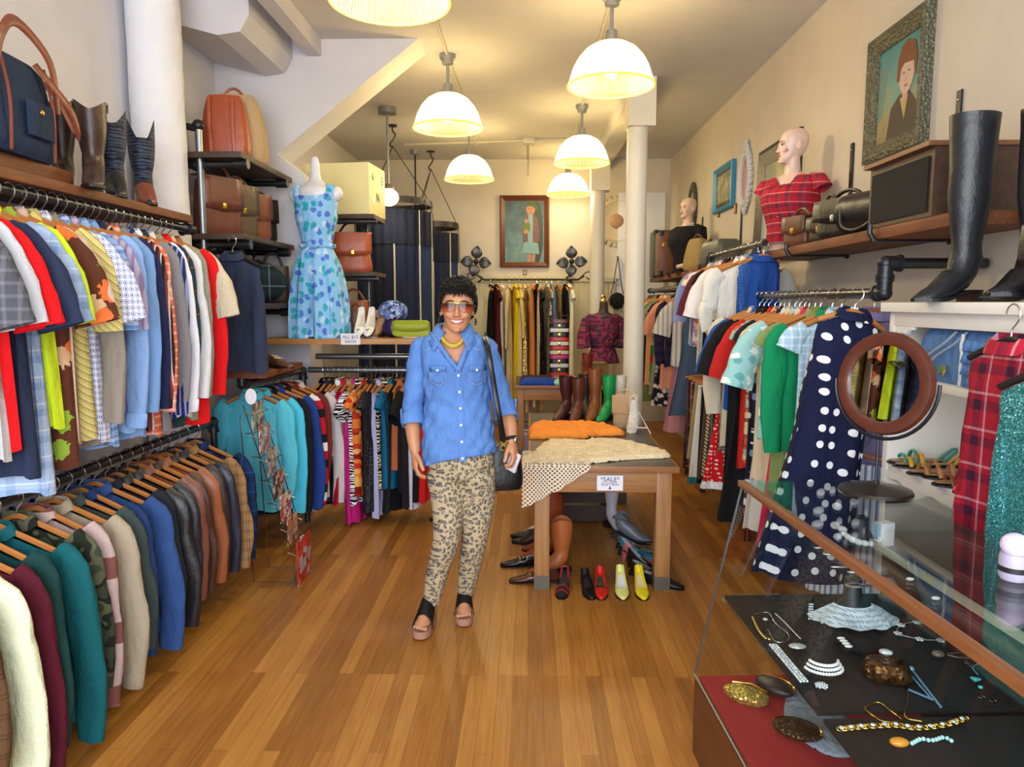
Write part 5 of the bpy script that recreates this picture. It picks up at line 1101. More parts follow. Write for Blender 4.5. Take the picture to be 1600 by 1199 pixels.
# bags on near shelf
t = satchel((1.60, 4.36, SZ), R(-70), (.2, .12, .17), LBR, 'small dark brown pouch beside the plaid mannequin', hh=.05)
t = satchel((1.66, 4.10, SZ), R(-72), (.22, .14, .14), LDK, 'crumpled brown leather pouch between the pouch and black satchel', hh=.12)
t = satchel((1.64, 3.84, SZ), R(-75), (.34, .16, .20), LB, 'black leather satchel in the middle of the wall shelf', hh=.05, buckle=CHROME)
t = empty('handbag', (1.64, 3.52, SZ), R(-72), 'rounded black barrel handbag beside the dark cabinet box', 'bag')
m = MB(); m.tube([(-.17, 0, .10), (-.165, 0, .10), (.165, 0, .10), (.17, 0, .10)], [.07, .10, .10, .07], 24); m.build('body', LB, t)
MB().tube(smoothpath([(-.13, -.09, .13), (-.1, -.11, .04), (0, -.12, .01), (.1, -.11, .05), (.15, -.06, .15)], 4), .008, 6).build('strap', LB, t); MB().ell((.15, -.07, .15), (.006, .014, .014)).build('ring', GOLD, t)
t = empty('speaker_box', (1.70, 3.12, SZ), 0, 'dark box with brown wooden top and side beneath the black wall strip', 'box')
WEN = wood('walnut_veneer', '#3c2a20', '#5a4030', 'Y', .5)
MB().box((0, 0, .13), (.32, .52, .26)).build('shell', WEN, t, smooth=False); MB().box((-.163, 0, .125), (.008, .46, .21)).build('front_cloth', simple('black_speaker_cloth', '#141414', .9, bump=.4, bs=300), t, smooth=False)
MB().box((-.01, 0, .27), (.36, .54, .018)).build('top_board', wood('brown_top', '#6a4428', '#8a5c38', 'Y', .5), t, smooth=False)
# wall art on the right-hand wall (faces -X)
def wallart(Y0, Y1, z0, z1, label, b_=.05, fm=None, name='framed_painting', cat='painting', d_=.04):
    t = empty(name, (XR-.002, (Y0+Y1)/2, (z0+z1)/2), R(-90), label, cat); frame_rect(t, Y1-Y0, z1-z0, b_, d_, fm); return t
# local frame: +x of the picture points to -Y (towards the camera)
s = NT('carved_pewter_frame'); v = s.obj(); n = s.voro(v, 60, .8)['Distance']; s.bump(n, .9, .01); PEW = s.done(s.mix(n, '#4c4a3a', '#6c6a54'), .45, .3)
t = wallart(3.55, 4.13, 2.37, 3.01, 'grey carved frame holding a painting of a red-haired boy high on the wall', .085, PEW, d_=.05)
s = NT('portrait_ground'); v = s.obj(); X = s.xyz(v); n = s.noise(v, 9, 4, .6)[0]
c = s.ramp(s.math('ADD', s.math('MULTIPLY', X[2], 1.6), s.math('MULTIPLY', n, .8)), [(.05, '#7c6a40'), (.25, '#8a8454'), (.42, '#5c8a80'), (.7, '#3f7c80')]); PG2 = s.done(c, .5)
cv = MB().box((0, -.012, 0), (.42, .01, .48)).build('canvas', PG2, t, smooth=False)
flat([(-.10, -.238), (-.06, -.08), (.02, -.03), (.12, -.03), (.19, -.10), (.205, -.238)], -.018, pf('jacket', '#3c2820'), cv)
flat([(.03, -.05), (.11, -.05), (.08, -.16)], -.019, pf('shirt', '#b8a85c'), cv); flat([(.04, .02), (.11, .02), (.10, -.07), (.06, -.08)], -.0192, pf('skin', '#c8a08c'), cv)
flat(ep(.085, .06, .075, .10), -.0196, pf('face', '#d4b4a4'), cv)
flat([(-.01, .04), (-.005, .14), (.03, .20), (.09, .22), (.16, .19), (.18, .12), (.175, .02), (.155, .06), (.15, .10), (.06, .11), (.03, .09), (.02, .03)], -.0200, pf('hair', '#7c4022'), cv)
for x in (.06, .11): flat(ep(x, .065, .010, .005), -.0204, pf('eye', '#46606c'), cv)
flat(ep(.085, .035, .004, .016), -.0203, pf('nose', '#b88c78'), cv); flat(ep(.085, .0, .018, .006), -.0204, pf('lip', '#a8584c'), cv)
flat([(-.20, .16), (-.10, .14), (-.15, -.10), (-.20, -.12)], -.0172, pf('distant', '#6a8a84'), cv)
tiny(1443, 217, 0, 'tiny red-brown framed label between the boy painting and wall strip', .07, .09, x=XR-.002, fr='#7c3020', pr='#c8c0a0')
tiny(1124, 334, 0, 'tiny framed label below the blue-framed picture', .06, .07, x=XR-.002)
tiny(1150, 326, 0, 'tiny red framed label below the white oval frame', .06, .09, x=XR-.002, fr='#8c3428')
t = wallart(5.16, 6.05, SZ, 2.82, 'tall dark carved mirror leaning behind the plaid mannequin', .13, simple('dark_carved_frame', '#33291f', .4, .2, .7, 40), 'wall_mirror', 'mirror'); t.rotation_euler = (R(-2), 0, R(-90))
MB().box((0, -.014, 0), (.64, .008, .62)).build('glass', simple('mirror_glass', '#b8c4c4', .04, 1), t, smooth=False)
t = wallart(6.78, 7.44, 2.50, 2.92, 'blue framed landscape picture between the two mannequins', .045, simple('blue_frame', '#2f8ab4', .4)); c_ = MB().box((0, -.012, 0), (.60, .01, .36)).build('canvas', simple('dark_mat', '#4a3020', .6), t, smooth=False)
s = NT('landscape_print'); v = s.obj(); n = s.noise(v, 14, 5, .6)[0]; MB().box((0, -.018, 0), (.50, .004, .27)).build('print', s.done(s.ramp(n, [(.3, '#3c3c2c'), (.5, '#7c7854'), (.7, '#a8a888')]), .5), c_, smooth=False)
def ovalart(Y, z, w_, h_, label, m1, m2, crest=True):
    t = empty('oval_frame', (XR-.002, Y, z), R(-90), label, 'frame')
    rr = Matrix.Rotation(R(90), 4, 'X').to_euler(); m = MB(); m.lathe([(.72, 0), (1.0, 0), (1.0, .025/1), (.9, .045), (.78, .035), (.72, .01)], n=36)
    m.v = [(x*w_/2, -z_, y*h_/2) for x, y, z_ in m.v]
    for k in range(28): a = 2*pi*k/28; m.ell((cos(a)*w_/2*1.02, -.02, sin(a)*h_/2*1.02), (.018, .016, .018), 8, 5)
    if crest:
        for dx, dz, r in ((0, .03, .035), (-.03, .01, .025), (.03, .01, .025), (0, .065, .02)): m.ell((dx, -.02, h_/2+dz), (r, .018, r), 10, 6); m.ell((dx, -.02, -h_/2-dz*.6), (r*.8, .018, r*.8), 10, 6)
    m.build('frame', m1, t); MB().prism(ep(0, 0, w_*.365, h_*.365, 28), .008, Matrix.Translation((0, -.016, 0))).build('picture', m2, t, smooth=False)
ovalart(6.42, 2.68, .30, .50, 'white ornate oval frame with a rose tinted picture', plaster('white_frame', '#c8c8cc', '#b8b8c0', .5, .3, 30), simple('rose_print', '#a87470', .5, bump=0))
ovalart(8.45, 2.70, .34, .52, 'dark green oval frame behind the farther mannequin head', simple('green_oval', '#4a5040', .5), simple('pink_print', '#b89080', .5), False)
# ================================================================== WHITE CABINET
CX0, CY0, CY1 = 1.45, 1.15, 2.95
t = empty('white_cabinet', (CX0, CY0, 0), 0, 'white painted open cabinet with scalloped shelf edges on the showcase side wall', 'cabinet')
def bx(n_, c0, c1, m=WHITEC, p=t, bev=.003): 
    c_ = [(a+b_)/2 for a, b_ in zip(c0, c1)]; d = [abs(b_-a) for a, b_ in zip(c0, c1)]; return MB().box(Vector(c_)-Vector((CX0, CY0, 0)), d, bev=bev).build(n_, m, p)
bx('side_panel', (1.45, 2.91, 0), (1.87, 2.95, 1.58)); bx('side_panel', (1.45, 1.15, 0), (1.87, 1.19, 1.58)); bx('back_panel', (1.855, 1.15, 0), (1.872, 2.95, 1.58))
bx('top', (1.42, 1.13, 1.585), (1.874, 2.97, 1.622)); bx('frieze', (1.45, 1.17, 1.53), (1.47, 2.93, 1.585)); bx('plinth', (1.46, 1.17, 0), (1.48, 2.93, .12))
for z in (1.335, .98, .55, .12): bx('shelf', (1.455, 1.19, z-.03), (1.86, 2.91, z))
for sg in (0, 1):
    yy = 2.91-sg*1.72; m = MB(); m.prism([(0, 0), (.13, 0), (.13, -.012), (.10, -.015), (.085, -.03), (.05, -.022), (.03, -.04), (0, -.045)] if 1 else [], .016); 
    m.v = [(.002+y, (yy-x if not sg else yy+x)-CY0, 1.53+z_) for x, y, z_ in m.v]; m.build('corner_scroll', WHITEC, t, smooth=False)
pts = [(1.19, .95)]; n = 60
for i in range(n+1): y = 1.19+1.72*i/n; pts.append((y, .92+.03*sin((y-1.19)*2*pi/.43)**2*1.0-.035*abs(sin((y-1.19)*pi/.43))))
pts.append((2.91, .95)); m = MB(); m.prism(pts, .016); m.v = [(.0+y, x-CY0, z_) for x, y, z_ in m.v]; m.build('scalloped_edge', WHITEC, t, smooth=False)
# on cabinet top: tall boots and black bag
BKS = cl('leather', '#101012', '#2a2c30')
boot((1.54, 2.62, 1.624), R(-165), .61, .072, BKS, heel=.03, fold=1.2, label='tall black slouchy knee boot on the cabinet, beside the wall strip', name='tall_boot', dip=.0, straps=False)
boot((1.70, 2.50, 1.624), R(-165), .60, .070, BKS, heel=.03, fold=1.2, label='tall black knee boot behind, nearest the wall on the cabinet', name='tall_boot', dip=.0, straps=False)
boot((1.62, 2.30, 1.624), R(-172), .64, .072, BKS, heel=.03, fold=1.2, label='tall black leaning knee boot at the edge of the picture', name='tall_boot', dip=.0, straps=False, rot=(R(6), R(-4), R(-172)))
satchel((1.56, 2.06, 1.624), R(-70), (.30, .18, .22), LB, 'black leather handbag with gold clasp on the white cabinet top', buckle=GOLD, hh=.02)
# jeans on upper shelf
DJ = cl('denim', '#456a9c', '#5f86b8'); 
t = empty('folded_jeans', (1.55, 2.56, 1.336), R(-90), 'folded blue jean skirt with frayed ruffle on the cabinet\'s upper shelf', 'jeans')
soft(MB(), (0, 0, 0), (.50, .14, .19), .35, 10, .9, .06, squash=.3).build('body', DJ, t)
for x0, x1 in ((-.12, .02), (-.17, -.04)): MB().tube(smoothpath([(x0-.02, -.078, .02), (x0+.02, -.082, .08), (x1, -.078, .14), (x1+.06, -.07, .185)], 4), .005, 6, flat=.5).build('white_stripe', simple('white_tape', '#c8ccd8', .8), t)
m = MB()
for j in range(4):
    m.loft([[(.10+.13*i/14, -.078-.012*sin(i*1.4+j)-(.01 if q else 0), .16-.04*j-q*.035) for i in range(15)] for q in (0, 1)], closed=False)
m.build('ruffle', DJ, t, sol=.003); m = MB(); rd = random.Random(2)
m.tube([(.09+rd.uniform(-.004, .004), -.09, .18-.016*i) for i in range(12)], .006, 6).build('frayed_edge', simple('frayed_white', '#d8dce4', .9), t)
MB().ell((-.04, -.08, .05), (.03, .006, .025), 10, 6).build('embroidery', cl('print', '#a85c4c', '#6c8a4c', '#c8a060', '#4c6a9c', f=3), t)
t = empty('striped_tote', (1.56, 2.22, 1.336), R(-80), 'orange and brown striped cloth bag beside the folded jeans', 'bag')
soft(MB(), (0, 0, 0), (.30, .15, .22), .5, 10, .82, .06).build('body', cl('hstripe', '#8c6430', '#a8743c', '#c87828', '#a08c50', f=.7), t)
MB().tube(smoothpath([(-.14, -.02, .165), (-.05, -.05, .17), (.08, -.05, .16), (.13, -.02, .165)], 4), .024, 10, flat=.6).build('grey_scarf', cl('plain', '#4a4e58'), t)
satchel((1.70, 2.22, 1.336), R(-80), (.2, .1, .24), LBR, 'brown leather item tucked behind the striped cloth bag', flap=False, hh=.02)
# sandals on middle shelf
for i, (y, x, a, c_, l, k_) in enumerate([(2.86, 1.56, 175, '#3c9c8c', 'teal beaded flat sandal at the far end of the cabinet shelf', 'sandal'), (2.78, 1.55, 170, '#d8a424', 'yellow and orange flat sandal, second from the far end', 'sandal'), (2.68, 1.54, 178, '#b87848', 'tan strappy sandal, third from the far end', 'sandal'), (2.58, 1.56, 165, '#c08058', 'tan crossed leather sandal in the middle of the shelf row', 'sandal'), (2.49, 1.54, 172, '#8c4c34', 'brown buckled sandal before the coral shoes', 'sandal'), (2.38, 1.55, 172, '#e03c44', 'coral red slip-on shoe among the sandals, farther one', 'flat'), (2.28, 1.53, 175, '#d83038', 'coral red slip-on shoe nearest the plaid shirt', 'flat')]):
    shoe((x+.13, y, .982), R(a), simple('sandal_'+c_[1:], c_, .45), k_, simple('sandal_sole', '#b08c60', .5), .012, .25, l, None, 'sandal', cat='shoe')
# garments at the near edge of the cabinet
garment('shirt', cl('plaid', '#a81c30', '#401830', '#d8a0a8', f=1.0), W=.21, L=.98, sleeve='none', thick=.018, seed=301, loc=(1.405, 2.14, 1.59), rz=R(-84), label='dark red plaid long shirt hanging at the cabinet front', cat='shirt', flare=1.2, hang='dark')
garment('dress', cl('sequin', '#1c8c98', '#7cd8dc', f=2.2), W=.2, L=.82, sleeve='none', thick=.018, seed=302, loc=(1.36, 1.92, 1.52), rz=R(-83), label='turquoise sequined dress beside the dark red plaid shirt', cat='dress', flare=1.25, hang='dark', collar=False)
# ================================================================== TABLES
TW = wood('oak_table', '#8a5c30', '#b48450', 'Z', .45, 16, .2); TWX = wood('oak_table_apron', '#8a5c30', '#b48450', 'X', .45, 16, .2); TTOP = simple('dark_tabletop', '#4a423c', .35, var=.15); TEDG = wood('oak_edge', '#7c4e2c', '#a06c40', 'X', .4, 16, .1)
def table(x0, x1, y0, y1, h, label, leg=.085, top=.035, ap=.12):
    t = empty('wooden_table', (x0, y0, 0), 0, label, 'table'); W_, D_ = x1-x0, y1-y0
    MB().box((W_/2, D_/2, h-top/2), (W_, D_, top), bev=.004).build('tabletop', TEDG, t); MB().box((W_/2, D_/2, h+.0008), (W_-.03, D_-.03, .0016)).build('top_surface', TTOP, t)
    for sx in (0, 1):
        for sy in (0, 1):
            cx_, cy_ = (.035+leg/2 if not sx else W_-.035-leg/2), (.03+leg/2 if not sy else D_-.03-leg/2)
            l_ = MB().box((cx_, cy_, (h-top)/2), (leg, leg, h-top), bev=.004).build('leg', TW, t); MB().box((cx_, cy_, .04), (leg+.003, leg+.003, .08)).build('foot_cap', simple('worn_metal_cap', '#6c6458', .5, .3), l_)
    for c_, d_ in (((W_/2, .05, h-top-ap/2), (W_-.2, .025, ap)), ((W_/2, D_-.05, h-top-ap/2), (W_-.2, .025, ap)), ((.055, D_/2, h-top-ap/2), (.025, D_-.2, ap)), ((W_-.055, D_/2, h-top-ap/2), (.025, D_-.2, ap))):
        MB().box(c_, d_, bev=.003).build('apron', TWX, t)
    return t
table(0.0, .835, 3.93, 5.88, .72, 'sturdy oak sale table with dark top in the middle of the shop')
table(-.15, .80, 7.5, 8.5, .76, 'smaller oak table at the back with folded clothes', leg=.065)
# sale sign
t = empty('sale_sign', (.455, 3.955, .622), 0, 'white handwritten SALE card on the oak table front', 'sign'); 
MB().box((0, 0, 0), (.145, .003, .086)).build('card', WHITEP, t)
text_mesh('*SALE*', .036, INK, t, (0, -.003, .02), (R(90), 0, 0)); text_mesh('Shoes + Boots', .017, INK, t, (0, -.003, -.008), (R(90), 0, 0)); MB().box((0, -.003, .002), (.08, .001, .0022)).build('underline', INK, t, smooth=False)
MB().prism([(-.003, -.018), (.003, -.018), (.003, -.028), (.010, -.028), (0, -.038), (-.010, -.028), (-.003, -.028)], .001, Matrix.Translation((0, -.0035, 0))).build('arrow', INK, t, smooth=False)
# textiles on the table
def heap(poly, z, th, mat, name, label, cat, seed=1, res=.018, folds=.012, drape=None, group=None, k=22):
    """cloth lying inside polygon (x,y), rumpled; drape(x,y)->z offset"""
    poly = [tuple(q_[:2]) for q_ in smoothpath([(p[0], p[1], 0) for p in poly]+[(poly[0][0], poly[0][1], 0)], 4)][:-1]
    xs = [p[0] for p in poly]; ys = [p[1] for p in poly]; x0, x1, y0, y1 = min(xs), max(xs), min(ys), max(ys)
    def inside(x, y):
        c_ = False; j = len(poly)-1
        for i in range(len(poly)):
            a, b_ = poly[i], poly[j]
            if (a[1] > y) != (b_[1] > y) and x < (b_[0]-a[0])*(y-a[1])/(b_[1]-a[1])+a[0]: c_ = not c_
            j = i
        return c_
    def dist(x, y):
        d = 9
        for i in range(len(poly)):
            a = Vector(poly[i]); b_ = Vector(poly[(i+1) % len(poly)]); p = Vector((x, y)); t_ = max(0, min(1, (p-a).dot(b_-a)/max(1e-9, (b_-a).length_squared))); d = min(d, (p-a-(b_-a)*t_).length)
        return d
    from mathutils import noise as mn
    def near(x, y):
        bd, bp = 9, (x, y)
        for i in range(len(poly)):
            a = Vector(poly[i]); b_ = Vector(poly[(i+1) % len(poly)]); p = Vector((x, y)); t_ = max(0, min(1, (p-a).dot(b_-a)/max(1e-9, (b_-a).length_squared))); c_ = a+(b_-a)*t_
            if (p-c_).length < bd: bd, bp = (p-c_).length, (c_.x, c_.y)
        return bp
    nx, ny = int((x1-x0)/res)+2, int((y1-y0)/res)+2; idx = {}; m = MB()
    for i in range(-1, nx+1):
        for j in range(-1, ny+1):
            x, y = x0+i*res, y0+j*res
            ins = inside(x, y)
            if ins or dist(x, y) < res*1.1:
                if not ins: x, y = near(x, y)
                d = dist(x, y); h = th*min(1, d/.03)**.5 + folds*mn.noise(Vector((x*9+seed, y*k, seed)))*min(1, d/.03)+folds*.5*mn.noise(Vector((x*40, y*40, seed)))
                h = max(.001, h); off = drape(x, y) if drape else (0, 0, 0)
                idx[i, j] = len(m.v); m.v.append((x+off[0], y+off[1], z+h+off[2]))
    for i in range(-1, nx):
        for j in range(-1, ny):
            q = [(i, j), (i+1, j), (i+1, j+1), (i, j+1)]
            if all(p in idx for p in q): m.f.append(tuple(idx[p] for p in q)); m.mi.append(0)
    o = m.build(name, mat, ang=80, sol=.004); return tag(o, label, cat, group)
s = NT('crochet_cream'); v = s.obj(); dd = s.voro(v, 75, .25)['Distance']; hole = s.math('LESS_THAN', dd, .26); c = s.mix(hole, '#ecdcbc', '#c0a47c'); s.bump(dd, .8, .01); CRO = s.done(c, .9)
s = NT('crochet_open'); v = s.obj(); X = s.xyz(v); q1 = s.math('FRACT', s.math('MULTIPLY', s.math('ADD', X[0], s.math('ADD', X[1], X[2])), 42.0)); q2 = s.math('FRACT', s.math('MULTIPLY', s.math('SUBTRACT', s.math('ADD', X[1], X[0]), X[2]), 42.0))
hol = s.math('MULTIPLY', s.math('GREATER_THAN', q1, .42), s.math('GREATER_THAN', q2, .42)); s.put(s.b.inputs['Alpha'], s.math('SUBTRACT', 1.0, hol)); CROO = s.done('#e2d4bc', .9)
heap([(.0, 4.02), (.06, 4.42), (.16, 4.66), (.34, 4.62), (.50, 4.70), (.66, 4.6), (.80, 4.36), (.825, 4.16), (.60, 4.10), (.30, 3.98)], .7225, .022, CRO, 'crochet_sweater', 'cream crocheted sweater spread over the front of the oak table', 'sweater', 3, folds=.016)
m = MB(); rows = []
for j in range(17):   # lace shawl corner hanging over the table's left front corner
    q = j/16; row = []
    for i in range(22):
        p = i/21; x = -.02+.36*p; 
        drop = max(0, q-.45)/.55; L0 = .23*(1-p)**.8+.015
        y = 4.20-.28*min(1, q/.45)-.012-.01*sin(p*14)*drop; z = .752-.012*min(1, q/.45)-drop*L0+.004*sin(i*1.3+j)
        if p < .06: x -= .015
        row.append((x, y+ (.0 if q < .45 else -.012), z))
    rows.append(row)
m.loft(rows, closed=False); tag(m.build('lace_shawl', CROO, ang=80), 'open-work cream lace shawl hanging over the table corner nearest the woman', 'shawl')
heap([(.0, 4.72), (-.0, 5.0), (.08, 5.22), (.30, 5.25), (.52, 5.2), (.60, 5.02), (.66, 4.86), (.48, 4.82), (.36, 4.74), (.12, 4.72)], .7225, .045, cl('knit', '#f89a40', '#e8842c'), 'folded_sweater', 'bright orange knitted shawl folded on the oak table behind the cream sweater', 'sweater', 7, folds=.02)
# boots on the table
for x, y, a, r, h, c1, c2, l, lean in [(.30, 5.62, -120, .058, .30, '#3c161c', '#54242a', 'burgundy tall boot at the table back nearest the woman', .4), (.385, 5.56, -105, .058, .29, '#54281e', '#6c3a2c', 'reddish brown tall boot beside the burgundy boot', 0), (.52, 5.62, -110, .06, .36, '#7c4420', '#945830', 'tan brown tall boot left of the green boot', 0), (.45, 5.76, -80, .058, .30, '#2a1c18', '#403028', 'dark boot standing behind the brown pair', 0), (.625, 5.58, -120, .058, .31, '#128a42', '#1fa050', 'vivid green suede tall boot on the oak table', 0), (.71, 5.66, -70, .062, .30, '#c8c0ac', '#dcd4c0', 'ivory tall boot between the green boot and cream purse', 0)]:
    boot((x, y, .722), R(a), h, r, cl('leather', c1, c2, rough=.7 if 'green' in l else .38), heel=.03, label=l, name='tall_boot', dip=.01, straps=False, lean=lean, fold=.5)
t = empty('shoulder_purse', (.70, 5.20, .722), R(-30), 'pale gold quilted purse standing by the ivory boot', 'bag')
QL = simple('quilted_beige', '#c8ac84', .35, .1, .8, 30); soft(MB(), (0, 0, 0), (.17, .07, .24), .4, 10, .92, .05).build('body', QL, t); MB().box((0, -.042, .17), (.17, .012, .13), bev=.006).build('flap', QL, t); MB().tube(smoothpath([(-.08, 0, .22), (-.02, -.01, .27), (.06, .0, .26), (.10, .0, .1), (.09, -.02, .02)], 4), .006, 6).build('strap', QL, t)
IV = simple('ivory_patent', '#e0d8c8', .25)
for i, (dx, dy) in enumerate([(.775, 5.02), (.80, 5.12)]): shoe((dx-.01, dy+.10, .745+.13), 0, IV, 'sandal', IV, .09, .23, ['ivory high-heeled sandal on the wire stand, nearer one', 'ivory high-heeled sandal on the wire stand, farther one'][i], None, 'sandal', rot=(0, R(48), R(-110)), sole=IV)
t = empty('wire_stand', (.77, 5.02, .722), 0, 'white wire easel propping the ivory sandals', 'stand'); MB().tube([(-.07, -.1, .003), (0, 0, .14), (.07, -.1, .003)], .004, 6).tube([(0, 0, .14), (0, .08, .003)], .004, 6).tube([(-.05, -.07, .04), (.05, -.07, .04)], .004, 6).build('wire_frame', simple('white_wire', '#e4e4ea', .4), t)
# under table
for i, (x, y, c_, l, k_, a) in enumerate([(.17, 4.06, '#54291c', 'polished brown tasselled loafer behind the table leg nearest the woman', 'loafer', 180), (.11, 4.33, '#131316', 'shiny black lace-up shoe behind the brown loafer', 'lace', 184), (.16, 4.86, '#1a1618', 'black low shoe in front of the white lace boot', 'loafer', 178), (.17, 4.76, '#2c2622', 'grey brown low shoe under the table edge', 'loafer', 180)]):
    shoe((x, y, 0), R(a), simple('shoe_'+c_[1:], c_, .25), k_, LDK, .02, .28, l, None, 'shoe')
for x, y, a, h, c1, c2, l in [(.20, 4.19, 180, .30, '#9c5428', '#b06434', 'tan leather western boot just behind the table leg'), (.15, 4.46, 182, .40, '#8c3c1c', '#a04c28', 'rust brown cowboy boot behind the black lace-up shoe'), (.17, 4.60, 178, .34, '#78341c', '#8c4626', 'reddish boot with pale stitched top under the table'), (.18, 4.97, 180, .12, '#e0dcd0', '#eae6dc', 'white lace-up ankle boot at the rear of the shoe row'), (.12, 4.74, 176, .44, '#2c1814', '#40261e', 'dark brown tall boot under the table edge beside the lace shawl')]:
    boot((x, y, 0), R(a), h, .06, cl('leather', c1, c2), heel=.03, label=l, dip=.04, straps=False)
for x, y, a, c_, l, k_, hl in [(.60, 4.86, -25, '#e2dee4', 'white flat shoe farthest back under the table', 'flat', .01), (.60, 4.68, -28, '#6c6450', 'leopard spotted shoe under the grey suede boot', 'flat', .03), (.60, 4.55, -30, '#1488b0', 'turquoise shoe in the row under the table', 'flat', .05), (.60, 4.42, -28, '#b86464', 'dusty pink pump beside the turquoise shoe', 'pump', .07), (.62, 4.32, -30, '#1c1a1c', 'black pump in front of the dusty pink one', 'pump', .07), (.62, 4.20, -30, '#2a1c1c', 'black brown buckled loafer under the table', 'loafer', .03), (.66, 4.08, -26, '#141416', 'glossy black loafer nearest the far table leg', 'loafer', .02)]:
    shoe((x, y, 0), R(a), simple('shoe_'+c_[1:], c_, .35), k_, simple('dark_lining', '#3a342e', .6), hl, .25, l, None, 'shoe')
boot((.62, 4.72, .05), R(-22), .12, .05, cl('leather', '#5c6068', '#70747c', rough=.8), heel=.03, label='grey suede fringed ankle boot lying on the shoes under the table', name='ankle_boot', straps=False, dip=.06)
boot((.60, 5.1, 0), R(-60), .42, .06, simple('white_boot', '#dcd8e4', .4), heel=.03, label='white tall boot standing under the table near its rear leg', name='tall_boot', straps=False, dip=0)
for i, (x, c_, ln, l, k_, hl, n_) in enumerate([(.215, '#a02430', '#2c2c28', 'wine red strappy sandal at the front of the sale table', 'sandal', .05, 'sandal'), (.325, '#17171a', '#2a2424', 'black woven sandal shoe beside the wine red sandal', 'flat', .04, 'shoe'), (.415, '#d02818', '#1c3c34', 'red pump with dark green lining under the sale sign', 'pump', .05, 'shoe'), (.53, '#e4e488', '#dcdce6', 'pale yellow pump with white lining', 'pump', .06, 'shoe'), (.635, '#ecd820', '#e0cc9c', 'bright yellow pump, last of the front row', 'pump', .06, 'shoe')]):
    shoe((x, 4.06, 0), R(-90+(-8, 6, -3, -2, 0)[i]*1), simple('shoe_'+c_[1:], c_, .35), k_, simple('lining_'+ln[1:], ln, .6), hl, .25, l, None, n_, badge=i in (0, 2), point=.8)
# dark crate under the table
t = empty('storage_crate', (.36, 5.45, 0), 0, 'dark wooden crate in the shade beneath the sale table', 'crate'); m = MB()
for z in (.08, .2, .32): m.box((0, -.22, z), (.44, .02, .1)).box((-.22, 0, z), (.02, .42, .1)).box((.22, 0, z), (.02, .42, .1))
m.box((0, 0, .02), (.44, .44, .02)).build('slats', DARKW, t, smooth=False)
# back table goods
for i, (poly, c_, l, z) in enumerate([([(-.10, 7.54), (.28, 7.54), (.30, 7.82), (-.06, 7.84)], ('#1c3c9c', '#2850b4'), 'royal blue folded knit on the back table', .762), ([(.24, 7.54), (.52, 7.54), (.54, 7.74), (.3, 7.76)], ('#8cc8c8', '#a8dcd8'), 'pale aqua folded knit beside the royal blue one', .763), ([(-.08, 7.86), (.3, 7.86), (.32, 8.08), (-.06, 8.1)], ('#3c2024', '#54303a'), 'dark plum folded clothes on the back table', .764), ([(.2, 7.86), (.5, 7.82), (.52, 8.1), (.33, 8.1)], ('#8c7454', '#a88c68'), 'tan folded scarf at the foot of the belt stand', .765)]):
    heap(poly, z, .05, cl('knit', *c_), 'folded_sweater', l, 'sweater', 11+i, .022, .012)
t = empty('belt_stand', (.34, 8.02, .762), 0, 'upright stand wound with red, white and black belts on the back table', 'belts')
MB().tube([(-.1, 0, 0), (-.1, 0, .72), (.1, 0, .72), (.1, 0, 0)], .01, 8).tube([(0, 0, 0), (0, 0, .76)], .008, 8).build('frame', IRON, t)
for i, c_ in enumerate(['#c01c20', '#1c1a1c', '#d8d4cc', '#16161a', '#cc1c70', '#d8c8a8', '#b81824', '#e4e0d8', '#c82c20', '#1a1a1e', '#e0dcd2', '#141216', '#6c2c1c']):
    z = .05+i*.049; MB().loft([[(.105*se(cos(a), .5), .03*sin(a), z+dz) for a in [2*pi*k/20 for k in range(20)]] for dz in (0, .038)], cap=(False, False)).build('belt', simple('belt_'+c_[1:], c_, .35), t); 
    if i % 2: MB().box((.0, -.034, z+.019), (.03, .008, .034), bev=.003).build('buckle', GOLD, t)
t = empty('dress_form', (.82, 8.0, 0), R(8), 'dark dress form in a burgundy patterned blouse with grey collar', 'dress form')
b = MB(); bust(b, .50, w_=.165); b.v = [(x, y, z+1.0) for x, y, z in b.v]; remesh(b.build('torso', simple('form_brown', '#4a382c', .6), t), .008)
MB().lathe([(.02, 1.62), (.035, 1.64), (.02, 1.67), (.03, 1.69), (.0, 1.71)]).build('finial', GOLD, t); MB().tube([(0, 0, 0), (0, 0, 1.0)], .018).lathe([(.18, 0), (.18, .02), (.03, .04)]).build('stand', IRON, t)
BUR = cl('print', '#5c1c34', '#7c2c4c', '#3c2c44', '#8c3c54', f=1.8); GRY = cl('lace', '#46444e', '#5e5c68')
rg = [[(.17*k_*se(cos(a), .85)+.006*sin(12*a)*(q < .3), .17*.68*d_*sin(a)*(1.12 if sin(a) < 0 else 1)+.006*sin(12*a)*(q < .3), 1.0+.50*q) for a in [2*pi*k/36 for k in range(36)]] for q, k_, d_ in [(-.08, 1.08, 1.15), (.1, .92, 1.0), (.27, .74, .86), (.32, .76, .88), (.6, 1.0, 1.25), (.86, 1.06, 1.0), (.96, 1.0, .8), (1.01, .55, .6)]]
bl = MB().loft(rg, cap=(False, False)).build('blouse', BUR, t, ang=80)
for sg in (-1, 1): MB().tube([(sg*.12, 0, 1.47), (sg*.185, 0, 1.42), (sg*.225, -.02, 1.26), (sg*.215, -.04, 1.13)], [.045, .062, .07, .085], 14, cap=False).build('sleeve', BUR, bl)
MB().loft([[(w_*cos(a), -.125+.02*abs(cos(a))-(.0), 1.34+h_*sin(a)) for a in [pi*k/10+0 for k in range(11)]] for w_, h_ in ((.05, .12), (.09, .17))], closed=False).build('lace_yoke', GRY, bl, sol=.004)
